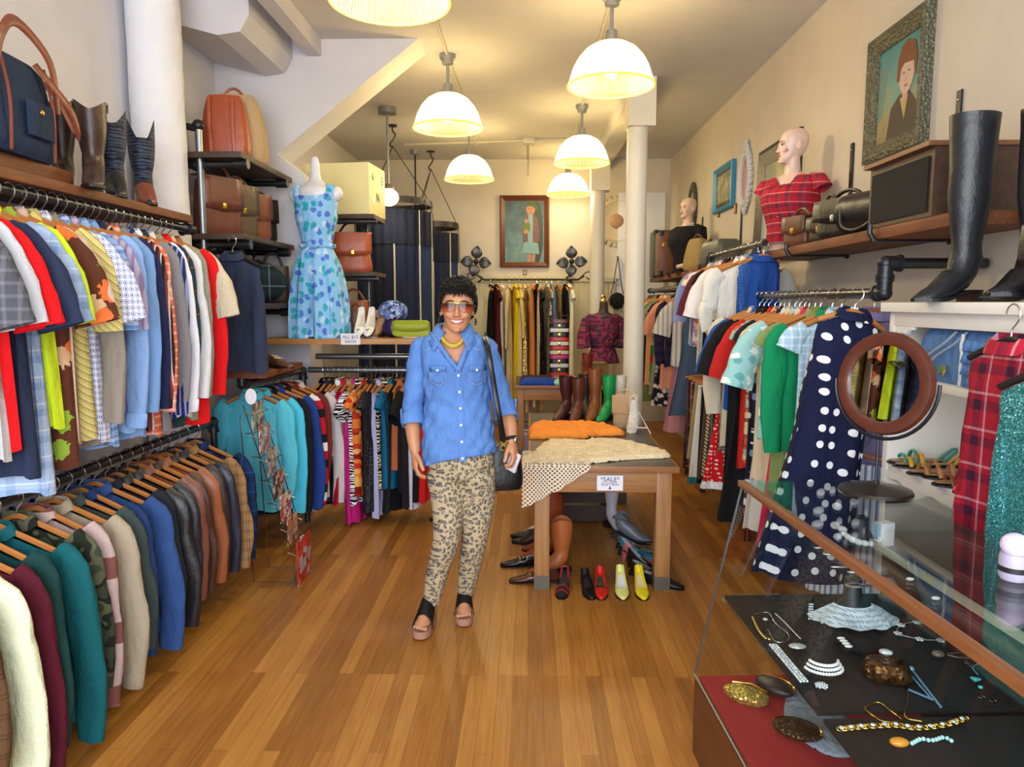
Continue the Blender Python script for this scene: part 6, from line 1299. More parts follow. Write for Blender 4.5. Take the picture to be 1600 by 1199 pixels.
MB().tube([(.128*cos(a), .10*sin(a), 1.15) for a in [2*pi*k/28 for k in range(28)]], .016, 8, closed=True).build('belt', BLACKP, bl)
boot((.62, 7.62, .762), R(-120), .30, .062, cl('leather', '#74281c', '#8c3828'), heel=.03, label='glossy oxblood boot standing on the back table', name='tall_boot', straps=False, dip=.0)
t = empty('wicker_box', (.70, 7.85, .762), R(10), 'small wicker box in front of the burgundy dress form', 'box'); MB().box((0, 0, .11), (.22, .18, .2), bev=.01).build('body', simple('wicker', '#8c7448', .7, bump=1, bs=80), t); MB().box((0, 0, .215), (.24, .2, .025), bev=.006).build('lid', simple('wicker_lid', '#a08450', .7, bump=1, bs=80), t)
t = empty('plastic_bin', (.12, 7.75, 0), 0, 'translucent lavender plastic bin beneath the back table', 'bin'); soft(MB(), (0, 0, 0), (.5, .36, .28), .3, 8, 1.1, 0).build('body', simple('lavender_plastic', '#8c88a8', .3), t); MB().tube([(.28*se(cos(a), .4), .2*se(sin(a), .4), .28) for a in [2*pi*k/32 for k in range(32)]], .01, 6, closed=True).build('rim', simple('bin_rim', '#c8c8d8', .3), t)
for i in range(5): tag(MB().loft([[(-.02+i*.04+.012*cos(a), 7.62+.012*sin(a), z) for a in [2*pi*k/8 for k in range(8)]] for z in (.46+.03*(i % 3), .63)]).build('scarf', cl('plain', ['#c8a860', '#8c3c2c', '#d8c49c', '#6c5030', '#b88440'][i])), ['mustard', 'rust', 'cream', 'brown', 'amber'][i]+' scarf end hanging under the back table apron', 'scarf')
# ================================================================== POSTCARD RACK
t = empty('postcard_rack', (-1.48, 4.1, 0), 0, 'silver wire stepped rack of postcards and records beside the turquoise cardigan', 'rack')
w_ = MB()
for y in (-.12, .12): w_.tube([(.14, y, .02), (.13, y, .18), (-.12, y, 1.05)], .0035, 6).tube([(.14, y, .02), (-.10, y, .02), (-.14, y, 1.0)], .0035, 6)
tiers = []
for k in range(7):
    z = .99-.135*k; x = -.115+.036*k+.012
    w_.tube([(x-.01, -.125, z+.02), (x+.035, -.125, z), (x+.035, .125, z), (x-.01, .125, z+.02)], .003, 6).tube([(x-.01, -.125, z-.1), (x+.035, -.125, z-.1), (x+.035, .125, z-.1), (x-.01, .125, z-.1)], .003, 6)
    tiers.append((x+.018, z-.095))
w_.build('wire_frame', CHROME, t)
for k, (x, z) in enumerate(tiers):
    cpal = [('#8c9c8c', '#c8b8a0', '#6c5c54'), ('#9c9ca8', '#c8c4cc', '#a0685c'), ('#a8988c', '#c0b8b0', '#5c6c7c'), ('#8c5448', '#c0a088', '#3c3434'), ('#b84c3c', '#d0a090', '#e0d8d0'), ('#b87c5c', '#c8a088', '#4c3c44'), ('#c83c30', '#b02c28', '#a89ca0')][k]
    big = k == 6; hh = .27 if big else .16; z -= .1 if big else 0
    c_ = MB().box((x+(.03 if big else 0), .0 if not big else -.01, z+hh/2), (.006, .24 if big else .17, hh)).build('record_sleeve' if big else 'postcard', cl('print', *cpal, f=.9 if big else 1.5, rough=.3), None, smooth=False, loc=(-1.48, 4.1, 0))
    tag(c_, ['green tinted postcard in the topmost rack slot', 'grey postcard in the second rack slot', 'pale postcard in the third rack slot', 'dark brown postcard in the fourth rack slot', 'white and red postcard in the fifth rack slot', 'peach postcard in the sixth rack slot', 'red record sleeve in the lowest rack slot'][k], 'record' if big else 'postcard')
t2 = MB().prism(ep(-1.55, 1.10, .032, .045), .002, Matrix.Translation((0, 3.97, 0))).build('size_tag', WHITEP, smooth=False); tag(t2, 'small white round paper tag above the postcard rack', 'tag')
# ================================================================== GLASS SHOWCASE
RZC = R(2.97); AX, AY = .748, 2.49
t = empty('display_case', (AX, AY, 0), RZC, 'glass topped jewellery showcase with a slanted front and wooden edge', 'display case')
MC = Matrix.Translation((AX, AY, 0)) @ Matrix.Rotation(RZC, 4, 'Z'); MCI = MC.inverted()
SG = glassmat('sheet_glass', (.95, .98, .97, 1)); OAKC = wood('case_edge_wood', '#6a3c20', '#94603a', 'Y', .35, 18, .15); REDF = simple('red_felt', '#a81c2c', .95, bump=.2, bs=200); BVEL = simple('black_velvet', '#08080b', .95)
LX, LY = .53, -1.85; FX = -.15
MB().box((LX/2+FX/2, LY/2, .14), (LX-FX, -LY, .28), bev=.004).build('base', wood('case_base', '#4a2414', '#6e3a20', 'Y', .4), t)
MB().box((LX/2+FX/2, LY/2, .288), (LX-FX-.03, -LY-.03, .012)).build('felt_deck', REDF, t)
gf = MB().add([(FX, 0, .295), (FX, LY, .295), (0, LY, .99), (0, 0, .99)], [(0, 1, 2, 3)]).build('front_glass', SG, t, smooth=False)
MB().add([(FX, 0, .295), (LX, 0, .295), (LX, 0, .99), (0, 0, .99)], [(0, 1, 2, 3)]).build('end_glass', SG, t, smooth=False)
MB().box((LX/2, LY/2, .998), (LX, -LY, .006)).build('top_glass', SG, t, smooth=False)
MB().box((-.004, LY/2, .995), (.026, -LY, .022), bev=.003).build('wood_edge', OAKC, t); MB().box((LX-.01, LY/2, .62), (.02, -LY, .68)).build('rear_panel', simple('dark_rear_panel', '#262422', .5), t, smooth=False)
MB().tube([(FX, 0, .29), (0, 0, .99)], .004, 6).tube([(FX, 0, .296), (FX, LY, .296)], .004, 6).build('metal_edging', STEEL, t)
MB().box((.20, LY/2, .597), (.56, -LY-.04, .006)).build('glass_shelf', SG, t, smooth=False); MB().box((.36, LY/2, .80), (.30, -LY-.06, .006)).build('glass_shelf', SG, t, smooth=False)
MB().box((.395, LY/2, .822), (.012, -LY-.06, .022)).build('shelf_edge', simple('pale_shelf_strip', '#a8a48c', .4), t, smooth=False)
vb = MB().box((.20, -.42, .607), (.54, .72, .010)).build('velvet_board', BVEL); vb.matrix_world = MC; tag(vb, 'black velvet board on the middle shelf of the showcase, far half', 'display board')
vb = MB().box((.20, -1.28, .607), (.54, .94, .010)).build('velvet_board', BVEL); vb.matrix_world = MC; tag(vb, 'black velvet board on the middle shelf of the showcase, near half', 'display board')
vb = MB().box((.455, -.9, .809), (.10, 1.5, .008)).build('velvet_board', BVEL); vb.matrix_world = MC; tag(vb, 'long black velvet board on the upper showcase shelf', 'display board')
RH = simple('rhinestones', '#e8f0f4', .08, .6, .9, 260); SIL = simple('silver', '#d0d0d4', .15, 1); GLD = simple('jewel_gold', '#d8b860', .15, 1); PRL = simple('pearl', '#e8e6e4', .15); TUR = simple('turquoise_stone', '#5cc0cc', .2)
Z1, Z2, ZD = .614, .805, .296
def jw(name, label, mb, mat, cat='jewellery', group=None):
    o = mb.build(name, mat, ang=60); return tag(o, label, cat, group)
def pz(u, v_, z): return P(u, v_, z=z)
def curve_on(pts, z): return smoothpath([pz(u, v_, z) for u, v_ in pts], 5)
def beads(path, r, m=None, step=None, sc=(1, 1, 1)):
    m = m or MB(); step = step or r*2; acc = 0; last = path[0]; m.ell(last, (r*sc[0], r*sc[1], r*sc[2]), 8, 6)
    for p in path[1:]:
        while (p-last).length >= step: last = last+(p-last).normalized()*step; m.ell(last, (r*sc[0], r*sc[1], r*sc[2]), 8, 6)
    return m
jw('bracelet', 'chunky gold link bracelet on the velvet corner nearest the floor', beads(curve_on([(1176, 966), (1185, 985), (1196, 998), (1203, 1000)], Z1+.004), .0055), GLD)
jw('necklace', 'thin silver hoop necklace looped beside the gold bracelet', MB().tube(curve_on([(1178, 960), (1200, 958), (1212, 975), (1232, 992), (1228, 1003), (1210, 1002), (1200, 985)], Z1+.003), .0018, 6), SIL)
jw('necklace', 'beaded silver chain lying behind the hoop necklace', beads(curve_on([(1212, 960), (1228, 975), (1242, 990), (1252, 1000)], Z1+.003), .003), SIL)
jw('brooch', 'small round white brooch inside the hoop necklace', MB().ell(pz(1196, 968, Z1+.005), (.008, .008, .004)), RH)
jw('brooch', 'large oval rhinestone brooch left of the pearl choker', MB().ell(pz(1246, 1010, Z1+.006), (.026, .017, .006)), RH)
a, b_ = pz(1208, 1008, Z1+.004), pz(1256, 1065, Z1+.004); d = (b_-a); n_ = d.cross(Vector((0, 0, 1))).normalized()*.011
m = MB()
for i in range(22):
    for j in (-1, 0, 1): m.ell(a+d*i/21+n_*j*.8, (.0045, .0045, .004), 8, 6)
jw('bracelet', 'wide rhinestone strap bracelet lying diagonally on black velvet', m, RH)
# choker on a black velvet neck form
q = pz(1285, 1050, Z1); tt = empty('neck_form', q, R(20), 'black velvet neck form wearing the pearl choker', 'jewellery stand'); MB().lathe([(.055, 0), (.05, .02), (.03, .05), (.026, .09), (.02, .11), (.005, .118)], n=20, sy=.8).build('form', BVEL, tt)
m = MB()
for k in range(3):
    for i in range(19):
        a = R(190+160*i/18); rr = .050-.006*k; m.ell((q.x+rr*cos(a), q.y+rr*.9*sin(a), q.z+.016+.0095*k), (.0048,)*3, 8, 6)
jw('choker', 'three-row pearl choker on the black neck form', m, PRL)
m = MB(); c0 = pz(1284, 1072, Z1+.008)
for i in range(26): a = i*2.4; rr = .0032*sqrt(i); m.ell(c0+Vector((rr*cos(a), rr*sin(a), .004*(1-i/26))), (.0032,)*3, 8, 6)
jw('brooch', 'round rhinestone cluster brooch in front of the choker', m, RH)
for i, (u, v_) in enumerate([(1266, 960), (1286, 966)]):
    tt = pz(u, v_+12, Z1); m = MB()
    for j in range(7):
        for k in (-1, 0, 1): m.ell(tt+Vector((k*.005, 0, .01+j*.008)), (.0028, .0028, .0032), 8, 6)
    jw('earring', ['long rhinestone drop earring left of the lace collar', 'long rhinestone drop earring over the lace collar'][i], m, RH)
# lace collar
LACE = cl('lace', '#c8d4dc', '#8898a4', f=1.6); m = MB(); cc = pz(1330, 965, Z1)
m.loft([[(cc.x+rr*1.3*cos(R(a)), cc.y+rr*sin(R(a)), Z1+h_+.004*sin(a*.5)*(rr > .08)) for a in range(180, 361, 9)] for rr, h_ in ((.045, .05), (.07, .035), (.10+0, .012), (.11, .008))], closed=False); jw('lace_collar', 'white lace collar spread on a dark form behind the choker', m, LACE, 'collar')
tt = empty('bust_form', cc, 0, 'dark bust form under the white lace collar', 'jewellery stand'); MB().lathe([(.06, 0), (.05, .03), (.03, .06), (.026, .13), (.012, .14)], n=20).build('form', simple('dark_form', '#23262c', .5), tt)
# black hand form with white oval rings
m = MB(); hq = pz(1352, 1022, Z1); m.ell(hq+Vector((0, 0, .02)), (.045, .035, .02))
for k in range(4): m.tube([hq+Vector((-.02, -.02+.014*k, .02)), hq+Vector((-.05, -.024+.016*k, .028)), hq+Vector((-.075, -.026+.017*k, .022))], [.008, .0075, .006], 8)
jw('hand_form', 'black velvet hand form showing the white rings', m, BVEL, 'jewellery stand')
for k in range(4): jw('ring', ['white oval ring on the black hand form, first finger', 'white oval ring on the black hand form, second finger', 'white oval ring on the black hand form, third finger', 'white oval ring on the black hand form, last finger'][k], MB().ell(hq+Vector((-.06, -.024+.0165*k, .034)), (.012, .0065, .004)), PRL, 'ring')
FLW = lambda c0, r=.008: [c0+Vector((r*cos(2*pi*k/5), r*sin(2*pi*k/5), 0)) for k in range(5)]
m = MB(); pth = [(1405, 985), (1402, 993), (1435, 1003), (1470, 1003)]
for u, v_ in [(1408, 977), (1403, 990), (1437, 999), (1470, 1001), (1433, 973), (1478, 985)]:
    for p in FLW(pz(u, v_, Z1+.006)): m.ell(p, (.0055, .0055, .004), 8, 6)
m.tube(curve_on([(1470, 1001), (1437, 999), (1403, 990), (1408, 977), (1433, 973), (1478, 985), (1500, 1000)], Z1+.003), .0012, 5); jw('necklace', 'silver flower-cluster necklace under the wooden edge', m, RH)
m = MB().ell(pz(1466, 1022, Z1+.01), (.018, .014, .01), 14, 8).tube(curve_on([(1480, 1024), (1500, 1028), (1530, 1030), (1568, 1040)], Z1+.003), .0018, 6).tube(curve_on([(1480, 1022), (1505, 1020), (1540, 1022), (1570, 1025)], Z1+.003), .0018, 6); jw('pendant', 'brown stone pendant on a silver chain', m, simple('brown_stone', '#6c5c50', .15))
m = MB().ell(pz(1524, 1062, Z1+.006), (.016, .012, .006), 3, 8).ell(pz(1532, 1074, Z1+.005), (.006, .006, .004)).tube(curve_on([(1528, 1055), (1520, 1042), (1545, 1035), (1570, 1046)], Z1+.003), .0014, 5); jw('pendant', 'pale turquoise pendant near the picture edge', m, TUR)
for i, (u, v_) in enumerate([(1534, 1090), (1552, 1096)]):
    c0 = pz(u, v_, Z1+.004); jw('ring', ['thin silver ring beside the turquoise pendant', 'thin silver ring nearest the picture edge'][i], MB().tube([c0+Vector((.008*cos(2*pi*k/16), .006*sin(2*pi*k/16), 0)) for k in range(16)], .0012, 5, closed=True), SIL, 'ring')
m = MB(); a = pz(1424, 1046, Z1+.01)
m.tube([a, pz(1470, 1105, Z1+.006)], .0035, 6).tube([pz(1420, 1052, Z1+.008), pz(1455, 1092, Z1+.006)], .003, 6).tube([pz(1420, 1078, Z1+.004), pz(1458, 1094, Z1+.006)], .003, 6).ell(a, (.008,)*3); jw('hair_pin', 'pair of pale blue hair pins crossing on black velvet', m, simple('pale_blue_pin', '#7cacd0', .2, .4))
# patterned evening bag
q = pz(1385, 1060, Z1); tt = empty('evening_bag', q, R(-20), 'dark evening bag with golden bead embroidery between the choker and hair pins', 'bag'); soft(MB(), (0, 0, 0), (.12, .09, .05), .6, 8, .8, .1, squash=.4).build('body', cl('sequin', '#2c1c14', '#6c4c24'), tt); MB().ell((.0, .04, .055), (.018, .012, .008)).build('clasp', RH, tt)
m = MB().tube(curve_on([(1415, 1065), (1418, 1090), (1414, 1120), (1440, 1128)], Z1+.003), .002, 6).tube(curve_on([(1352, 1105), (1372, 1098), (1392, 1112), (1408, 1126), (1380, 1128), (1355, 1112), (1352, 1105)], Z1+.003), .002, 6); jw('necklace', 'fine twisted gold chain coiled before the evening bag', m, GLD)
m = MB(); pth = curve_on([(1315, 1140), (1340, 1137), (1370, 1135), (1400, 1134), (1430, 1138), (1460, 1136), (1490, 1130), (1510, 1122)], Z1+.006)
for i in range(0, len(pth)-1, 1):
    c0 = pth[i]; ax = Vector((1, 0, 0)) if i % 2 else Vector((0, 0, 1)); m.tube([c0+Vector((.011*cos(2*pi*k/12), .008*sin(2*pi*k/12)*(1 if i % 2 else .5), .004*sin(2*pi*k/12)*(0 if i % 2 else 1))) for k in range(12)], .0022, 6, closed=True)
jw('necklace', 'heavy gold link necklace stretching across the velvet board', m, GLD)
m = MB()
for i in range(0, len(pth), 3): m.ell(pth[i]+Vector((0, 0, .004)), (.007, .006, .004), 6, 4)
jw('necklace', 'clear crystal necklace threaded through the gold links', m, RH)
jw('brooch', 'amber shell brooch at the bottom edge', MB().ell(pz(1405, 1160, Z1+.006), (.022, .014, .01)), simple('amber', '#d89030', .2))
m = beads(curve_on([(1425, 1162), (1440, 1155), (1458, 1158), (1475, 1152), (1490, 1160)], Z1+.005), .005); jw('bracelet', 'aqua bead bracelet at the bottom edge', m, simple('aqua_bead', '#a8d8d8', .2))
# upper shelf: pebble necklace on bust, silver pins
q = pz(1345, 850, Z2); tt = empty('necklace_stand', q, 0, 'dark necklace bust with a white pebble necklace under the round mirror base', 'jewellery stand'); MB().lathe([(.045, 0), (.04, .03), (.025, .05), (.022, .09), (.01, .10)], n=20, sy=.8).build('form', simple('dark_form', '#23262c', .5), tt)
m = MB(); rd = random.Random(6)
for i in range(12): a = R(170+200*i/11); m.ell((q.x+.062*cos(a), q.y+.05*sin(a), q.z+.018+.03*(1-sin(pi*i/11))), (.013+rd.uniform(0, .005), .009, .011), 10, 8, Matrix.Rotation(rd.uniform(0, 3), 3, 'Z').to_euler())
jw('pebble_necklace', 'white pebble necklace on the dark bust under the glass top', m, PRL, 'necklace')
for i, (u, v_, L0) in enumerate([(1315, 888, .07), (1340, 896, .065), (1300, 868, .06), (1285, 858, .06)]):
    c0 = pz(u, v_, Z2); 
    jw('silver_clip', ['long silver hair clip nearest the wooden edge', 'silver hair clip behind the nearest one', 'slim silver tie clip at the showcase far end', 'small silver tie bar farthest in the showcase'][i], MB().ell((c0.x, c0.y, Z2+.004), (L0/2, .007, .004)), SIL)
c0 = pz(1337, 915, Z2+.006); jw('pocket_mirror', 'oval silver hand mirror lying on velvet', MB().ell(c0, (.03, .018, .004)).tube([c0+Vector((.03, 0, 0)), c0+Vector((.12, .01, 0))], .004, 6), SIL)
jw('red_comb', 'red hair comb behind the silver hand mirror', MB().box(pz(1370, 905, Z2+.004), (.07, .015, .005), bev=.002), simple('red_plastic', '#a81c1c', .3))
c0 = Vector((1.20, 2.40, Z2)); tt = empty('card_box', c0, R(20), 'small white and pale blue gift box under the mirror base', 'box'); MB().box((0, 0, .04), (.06, .035, .08), bev=.002).build('box_body', WHITEP, tt); MB().box((-.0305, 0, .04), (.002, .034, .078)).build('blue_side', simple('pale_blue_card', '#9cc4dc', .5), tt)
for i, (u, v_) in enumerate([(1462, 935), (1422, 905)]): jw('ring_box', ['tiny white oval ring beside the wooden edge', 'tiny pale pearl pin on the upper shelf'][i], MB().ell(pz(u, v_, Z2+.005), (.012, .007, .005)), PRL, 'ring')
# deck items
c0 = pz(1165, 1095, ZD); tt = empty('glitter_purse', c0, R(-35), 'gold sequined fan-shaped purse on the red felt', 'purse'); SQ = cl('sequin', '#a08828', '#f0dc84', f=1.6)
MB().loft([[(.075*sc_*cos(a), .05*sc_*sin(a)*(1 if sin(a) > 0 else .8), h_) for a in [2*pi*k/28 for k in range(28)]] for sc_, h_ in ((.8, 0), (1, .012), (1, .028), (.6, .04))]).build('body', SQ, tt); MB().tube([(-.06, .04, .03), (0, .055, .035), (.06, .04, .03)], .004, 8).build('frame', GLD, tt)
c0 = pz(1210, 1082, ZD); tt = empty('coin_purse', c0, R(-50), 'black coin purse with a rounded gold frame behind the gold one', 'purse'); MB().ell((0, 0, .022), (.07, .042, .024), 24, 10).build('body', cl('leather', '#1c1c1e', '#3a3a40'), tt); MB().tube([(.068*cos(a), .045*sin(a), .03) for a in [pi*k/14 for k in range(15)]], .004, 8).build('frame', GLD, tt)
heap([tuple(pz(u, v_, ZD+.002)[:2]) for u, v_ in [(1232, 1072), (1262, 1078), (1320, 1120), (1345, 1175), (1290, 1180), (1228, 1130)]], ZD+.002, .012, cl('plain', '#8c9cac'), 'folded_glove', 'pale blue-grey silk gloves folded on the felt deck', 'gloves', 5, .01, .006)
c0 = pz(1245, 1150, ZD); tt = empty('beaded_purse', c0, R(-30), 'brown beaded purse with a clasp at the bottom edge', 'purse'); MB().ell((0, 0, .02), (.075, .05, .022), 24, 10).build('body', cl('sequin', '#2c2018', '#5c4834', f=1.6), tt); MB().tube([(.07*cos(a), .052*sin(a), .026) for a in [pi*k/14 for k in range(15)]], .004, 8).build('frame', GLD, tt)
# lilac bobble on the glass
c0 = P(1572, 905, z=1.002); tt = empty('lilac_jar', (c0.x+.015, c0.y, 1.002), 0, 'rounded lilac jar with a belted base at the picture edge', 'jar'); MB().lathe([(.025, 0), (.03, .01), (.03, .05), (.028, .06)], n=24).build('base', simple('lilac_base', '#b8b0c8', .3), tt); MB().ell((0, 0, .078), (.030, .030, .028), 20, 12).build('lid', simple('lilac_lid', '#e4d0f0', .3), tt); MB().lathe([(.031, .02), (.031, .032)], n=24).build('belt', BLACKP, tt)
# ================================================================== ROUND MIRROR
mc = Vector((1.155, 2.36, 1.36)); base = Vector((1.145, 2.36, 1.001))
t = empty('round_mirror', base, 0, 'round brown wooden framed mirror on a dark stand on the showcase', 'mirror')
MB().lathe([(.115, 0), (.11, .010), (.06, .02), (.012, .028), (.006, .04)], n=36).build('base', simple('bronze_base', '#3a332e', .3, .6), t); MB().tube([(0, 0, .02), (0, 0, .19)], .005, 8).build('rod', IRON, t)
d_ = mc-base; face = Matrix.Translation(d_) @ Matrix.Rotation(R(-60), 4, 'Z') @ Matrix.Rotation(R(-4), 4, 'X') @ Matrix.Scale(1.2, 4)       # mirror faces the far shirt rail
m = MB(); m.lathe([(.104, -.012), (.104, .012), (.112, .016), (.135, .012), (.140, 0), (.135, -.012), (.104, -.012)], n=48, rot=Matrix.Rotation(R(90), 4, 'X').to_euler()); m.v = [tuple(face @ Vector(p)) for p in m.v]; m.build('frame', wood('mirror_frame_wood', '#4a241a', '#60301f', 'X', .3), t)
m = MB(); m.lathe([(.0, .004), (.105, .004)], n=48, rot=Matrix.Rotation(R(90), 4, 'X').to_euler()); m.v = [tuple(face @ Vector(p)) for p in m.v]; m.build('glass', simple('clean_mirror', '#f0f4f6', .005, 1, var=0), t)
m = MB(); m.tube([(face @ Vector((.150*cos(R(a)), 0, .150*sin(R(a))))) for a in range(-180+0, 8, 8) if a >= -95 or True][0:]+[] , .006, 8); m.build('yoke', IRON, t)
# ================================================================== THE WOMAN
PY = 3.42
def Q(u, v_, dy=0): return P(u, v_, Y=PY+dy)
s = NT('tan_skin'); v = s.obj(); n = s.noise(v, 30, 3)[0]; s.bump(s.noise(v, 400, 2)[0], .08, .002)
SKIN = s.done(s.mix(n, '#b87c58', '#c68e68'), .42, spec=.4, **{'Subsurface Weight': .12, 'Subsurface Radius': (.02, .008, .004)})
org = Vector((-.33, PY, 0))
per = empty('person', org, 0, 'smiling woman with short black hair, denim shirt and leopard trousers in the aisle', 'person')
def lo(p): return Vector(p)-org
def ringsP(rows, dy=0, n=40, p=.92):
    out = []
    for v_, u, hw, hd, *r in rows:
        c_ = lo(Q(u, v_, dy)); c_.y += r[0] if r else 0
        out.append([(c_.x+hw*se(cos(a), p), c_.y+hd*sin(a), c_.z) for a in [2*pi*k/n for k in range(n)]])
    return out
b = MB()
b.loft(ringsP([(735, 718, .10, .08), (725, 718, .14, .098), (705, 718, .15, .105), (665, 716, .135, .10), (624, 714, .112, .085), (590, 712, .125, .095), (560, 711, .128, .10), (537, 709, .128, .080), (527, 709, .112, .065), (519, 709, .080, .056), (512, 709, .055, .052)]))
for sg in (-1, 1): b.ell(lo(Q(711, 566))+Vector((sg*.058, -.060, 0)), (.050, .042, .050))
# neck and head
hd_o = lo(Q(714, 519.5, -.03)); 
b.tube([lo(Q(709, 524, .02)), lo(Q(710, 510, .012)), hd_o+Vector((0, .018, .05))], [.062, .054, .054], 20)
HM = Matrix.Translation(hd_o) @ Matrix.Rotation(R(4), 4, 'Z') @ Matrix.Rotation(R(-3), 4, 'X') @ Matrix.Rotation(R(2), 4, 'Y'); HS = 1.04
head_mb(b, HM, HS)
# arms
def arm(pts, rr): b.tube(smoothpath([lo(p) for p in pts], 3), [rr[min(len(rr)-1, i//3)]*(1-(i % 3)/3)+rr[min(len(rr)-1, i//3+1)]*((i % 3)/3) for i in range((len(pts)-1)*3+1)], 16)
LA = [Q(664, 540, .01), Q(652, 578, .03), Q(644, 635, .05), Q(645, 672, .0), Q(648.5, 706, -.04)]
RA = [Q(754, 540, .01), Q(769, 578, .03), Q(786, 628, .05), Q(796, 662, .0), Q(800, 690, -.04)]
RR = [.040, .044, .040, .036, .026]
arm(LA, RR); arm(RA, RR)
def hand(W, d, s_, n_, curl=(20, 35, 30), sc=1.0, spread=.5, thumb=(.5, .6, .2), hold=False):
    """W wrist, d towards fingers, s_ from little finger to index, n_ palm normal"""
    W = lo(W); d = d.normalized(); s_ = (s_-d*s_.dot(d)).normalized(); n_ = (n_-d*n_.dot(d)-s_*n_.dot(s_)).normalized(); sc = sc
    rg = []
    for q, hw, hd_ in ((-.01, .026, .021), (.02, .031, .019), (.05, .039, .017), (.075, .041, .014), (.088, .036, .011)):
        rg.append([W+d*q*sc+s_*hw*sc*cos(a)+n_*hd_*sc*sin(a) for a in [2*pi*k/18 for k in range(18)]])
    b.loft(rg)
    tips = []
    for k, (L0, off) in enumerate([(.060, -.028), (.072, -.0095), (.078, .0095), (.070, .028)]):
        p = W+d*(.080-.004*abs(k-2))*sc+s_*off*sc; ang = 0; pts = [p]; dd = (d+s_*(k-1.5)*.07*spread).normalized()
        for j, f_ in enumerate((.46, .30, .24)):
            ang += R(curl[j]); p = p+(dd*cos(ang)+n_*sin(ang))*L0*f_*sc; pts.append(p)
        b.tube(smoothpath(pts, 3), [.0098*sc, .0096*sc, .0092*sc, .0092*sc, .0088*sc, .0083*sc, .0083*sc, .0078*sc, .0074*sc, .006*sc][:10], 10); tips.append((pts[-1], pts[1], pts[2]))
    p0 = W+d*.018*sc+s_*.024*sc+n_*.004*sc; t1 = (d*thumb[0]+s_*thumb[1]+n_*thumb[2]).normalized()
    p1 = p0+t1*.040*sc; t2 = (t1+d*.6).normalized(); p2 = p1+t2*.030*sc; p3 = p2+(t2+d*.2+n_*.3).normalized()*.022*sc
    b.tube(smoothpath([p0, p1, p2, p3], 3), [.014*sc, .0135*sc, .013*sc, .0118*sc, .0112*sc, .011*sc, .0105*sc, .010*sc, .0095*sc, .007*sc], 10)
    return tips, (d, s_, n_)
t1, _ = hand(LA[-1], Vector((.02, -.1, -1)), Vector((.35, -1, 0)), Vector((1, .25, 0)), (22, 34, 26), .98)
t2, _ = hand(RA[-1], Vector((.22, -.25, -1)), Vector((-.3, -1, .15)), Vector((-1, .2, 0)), (30, 45, 35), .98, thumb=(.8, .45, .5))
# legs and feet
FL, FR_ = Vector((-.495, 3.50, 0))-org, Vector((-.318, 3.66, 0))-org
LLg = [(735, 695, .085, .0), (790, 700, .072, .0), (845, 697, .056, -.02), (880, 687, .051, .03), (915, 679, .042, .05), (945, 673, .032, .07), (962, 671, .031, .08)]
RLg = [(735, 744, .085, .0), (790, 748, .070, .04), (845, 741, .056, .06), (880, 735, .051, .13), (915, 729, .040, .18), (938, 726, .031, .22), (952, 726, .030, .23)]
def leg(rows, bb, add=0, n=1): bb.tube(smoothpath([lo(Q(u, v_, dy)) for v_, u, r, dy in rows], 3), [rows[min(len(rows)-1, i//3)][2]*(1-(i % 3)/3)+rows[min(len(rows)-1, i//3+1)][2]*((i % 3)/3)+add for i in range((len(rows)-1)*3+1)], 20)
leg(LLg, b); leg(RLg, b)
feet = []
for (rows, yaw) in ((LLg, -8), (RLg, 4)):
    v_, u, r, dy = rows[-1]; A = lo(Q(u, v_, dy)); M = Matrix.Translation((A.x, A.y, 0)) @ Matrix.Rotation(R(yaw), 4, 'Z')
    za = A.z; 
    for pts, rr in (([(0, .0, za), (0, .012, .135), (0, .0, .115), (0, -.05, .10), (0, -.10, .073), (0, -.14, .056)], [.031, .032, .036, .036, .034, .022]),):
        b.tube([M @ Vector(p) for p in pts], rr, 16, flat=1.0)
    q_ = MB().ell((0, -.115, .062), (.040, .05, .018), 16, 8); b.add([M @ Vector(p) for p in q_.v], q_.f)
    for k in range(5):
        x = -.030+.015*k; ls = [.012, .008, .005, .002, -.006]; ls = ls if yaw > 0 else ls[::-1]; r_ = [.0105, .0085, .008, .0078, .007]; r_ = r_ if yaw > 0 else r_[::-1]
        # big toe lies on the inner side of each foot
        kk = k; q_ = MB().ell((x, -.158-ls[kk], .055), (r_[kk], .019, r_[kk])); b.add([M @ Vector(p) for p in q_.v], q_.f)
    feet.append((M, yaw))
remesh(b.build('body', SKIN, per), .0042, 3)
# face
LIP = simple('pink_lips', '#c06a66', .3)
def hp(nm, bb, m, par=per): bb.v = [tuple(HM @ (Vector(p)*HS)) for p in bb.v]; return bb.build(nm, m, par)
sm = [(-.033, -.076, .062), (-.020, -.0945, .0545), (0, -.1010, .052), (.020, -.0945, .0545), (.033, -.076, .062)]
hp('upper_lip', MB().tube(smoothpath(sm, 4), [.002]+[.0034]*15+[.002], 8), LIP)
hp('lower_lip', MB().tube(smoothpath([(-.033, -.076, .062), (-.020, -.0925, .0445), (0, -.0990, .037), (.020, -.0925, .0445), (.033, -.076, .062)], 4), [.002]+[.0042]*15+[.002], 8), LIP)
hp('teeth', MB().loft([[(x, -.1000+14*x*x, z_ + (7*x*x if zi == 0 else 14*x*x)) for x in [-.026+.0052*i for i in range(11)]] for zi, z_ in ((0, .0515), (1, .0415))], closed=False), simple('teeth', '#f4f0ea', .2))
for sg in (-1, 1): hp('eyebrow', MB().tube([(sg*.014, -.091, .131), (sg*.030, -.088, .137), (sg*.050, -.074, .131)], .003, 6), simple('brow_black', '#2a1c16', .8))
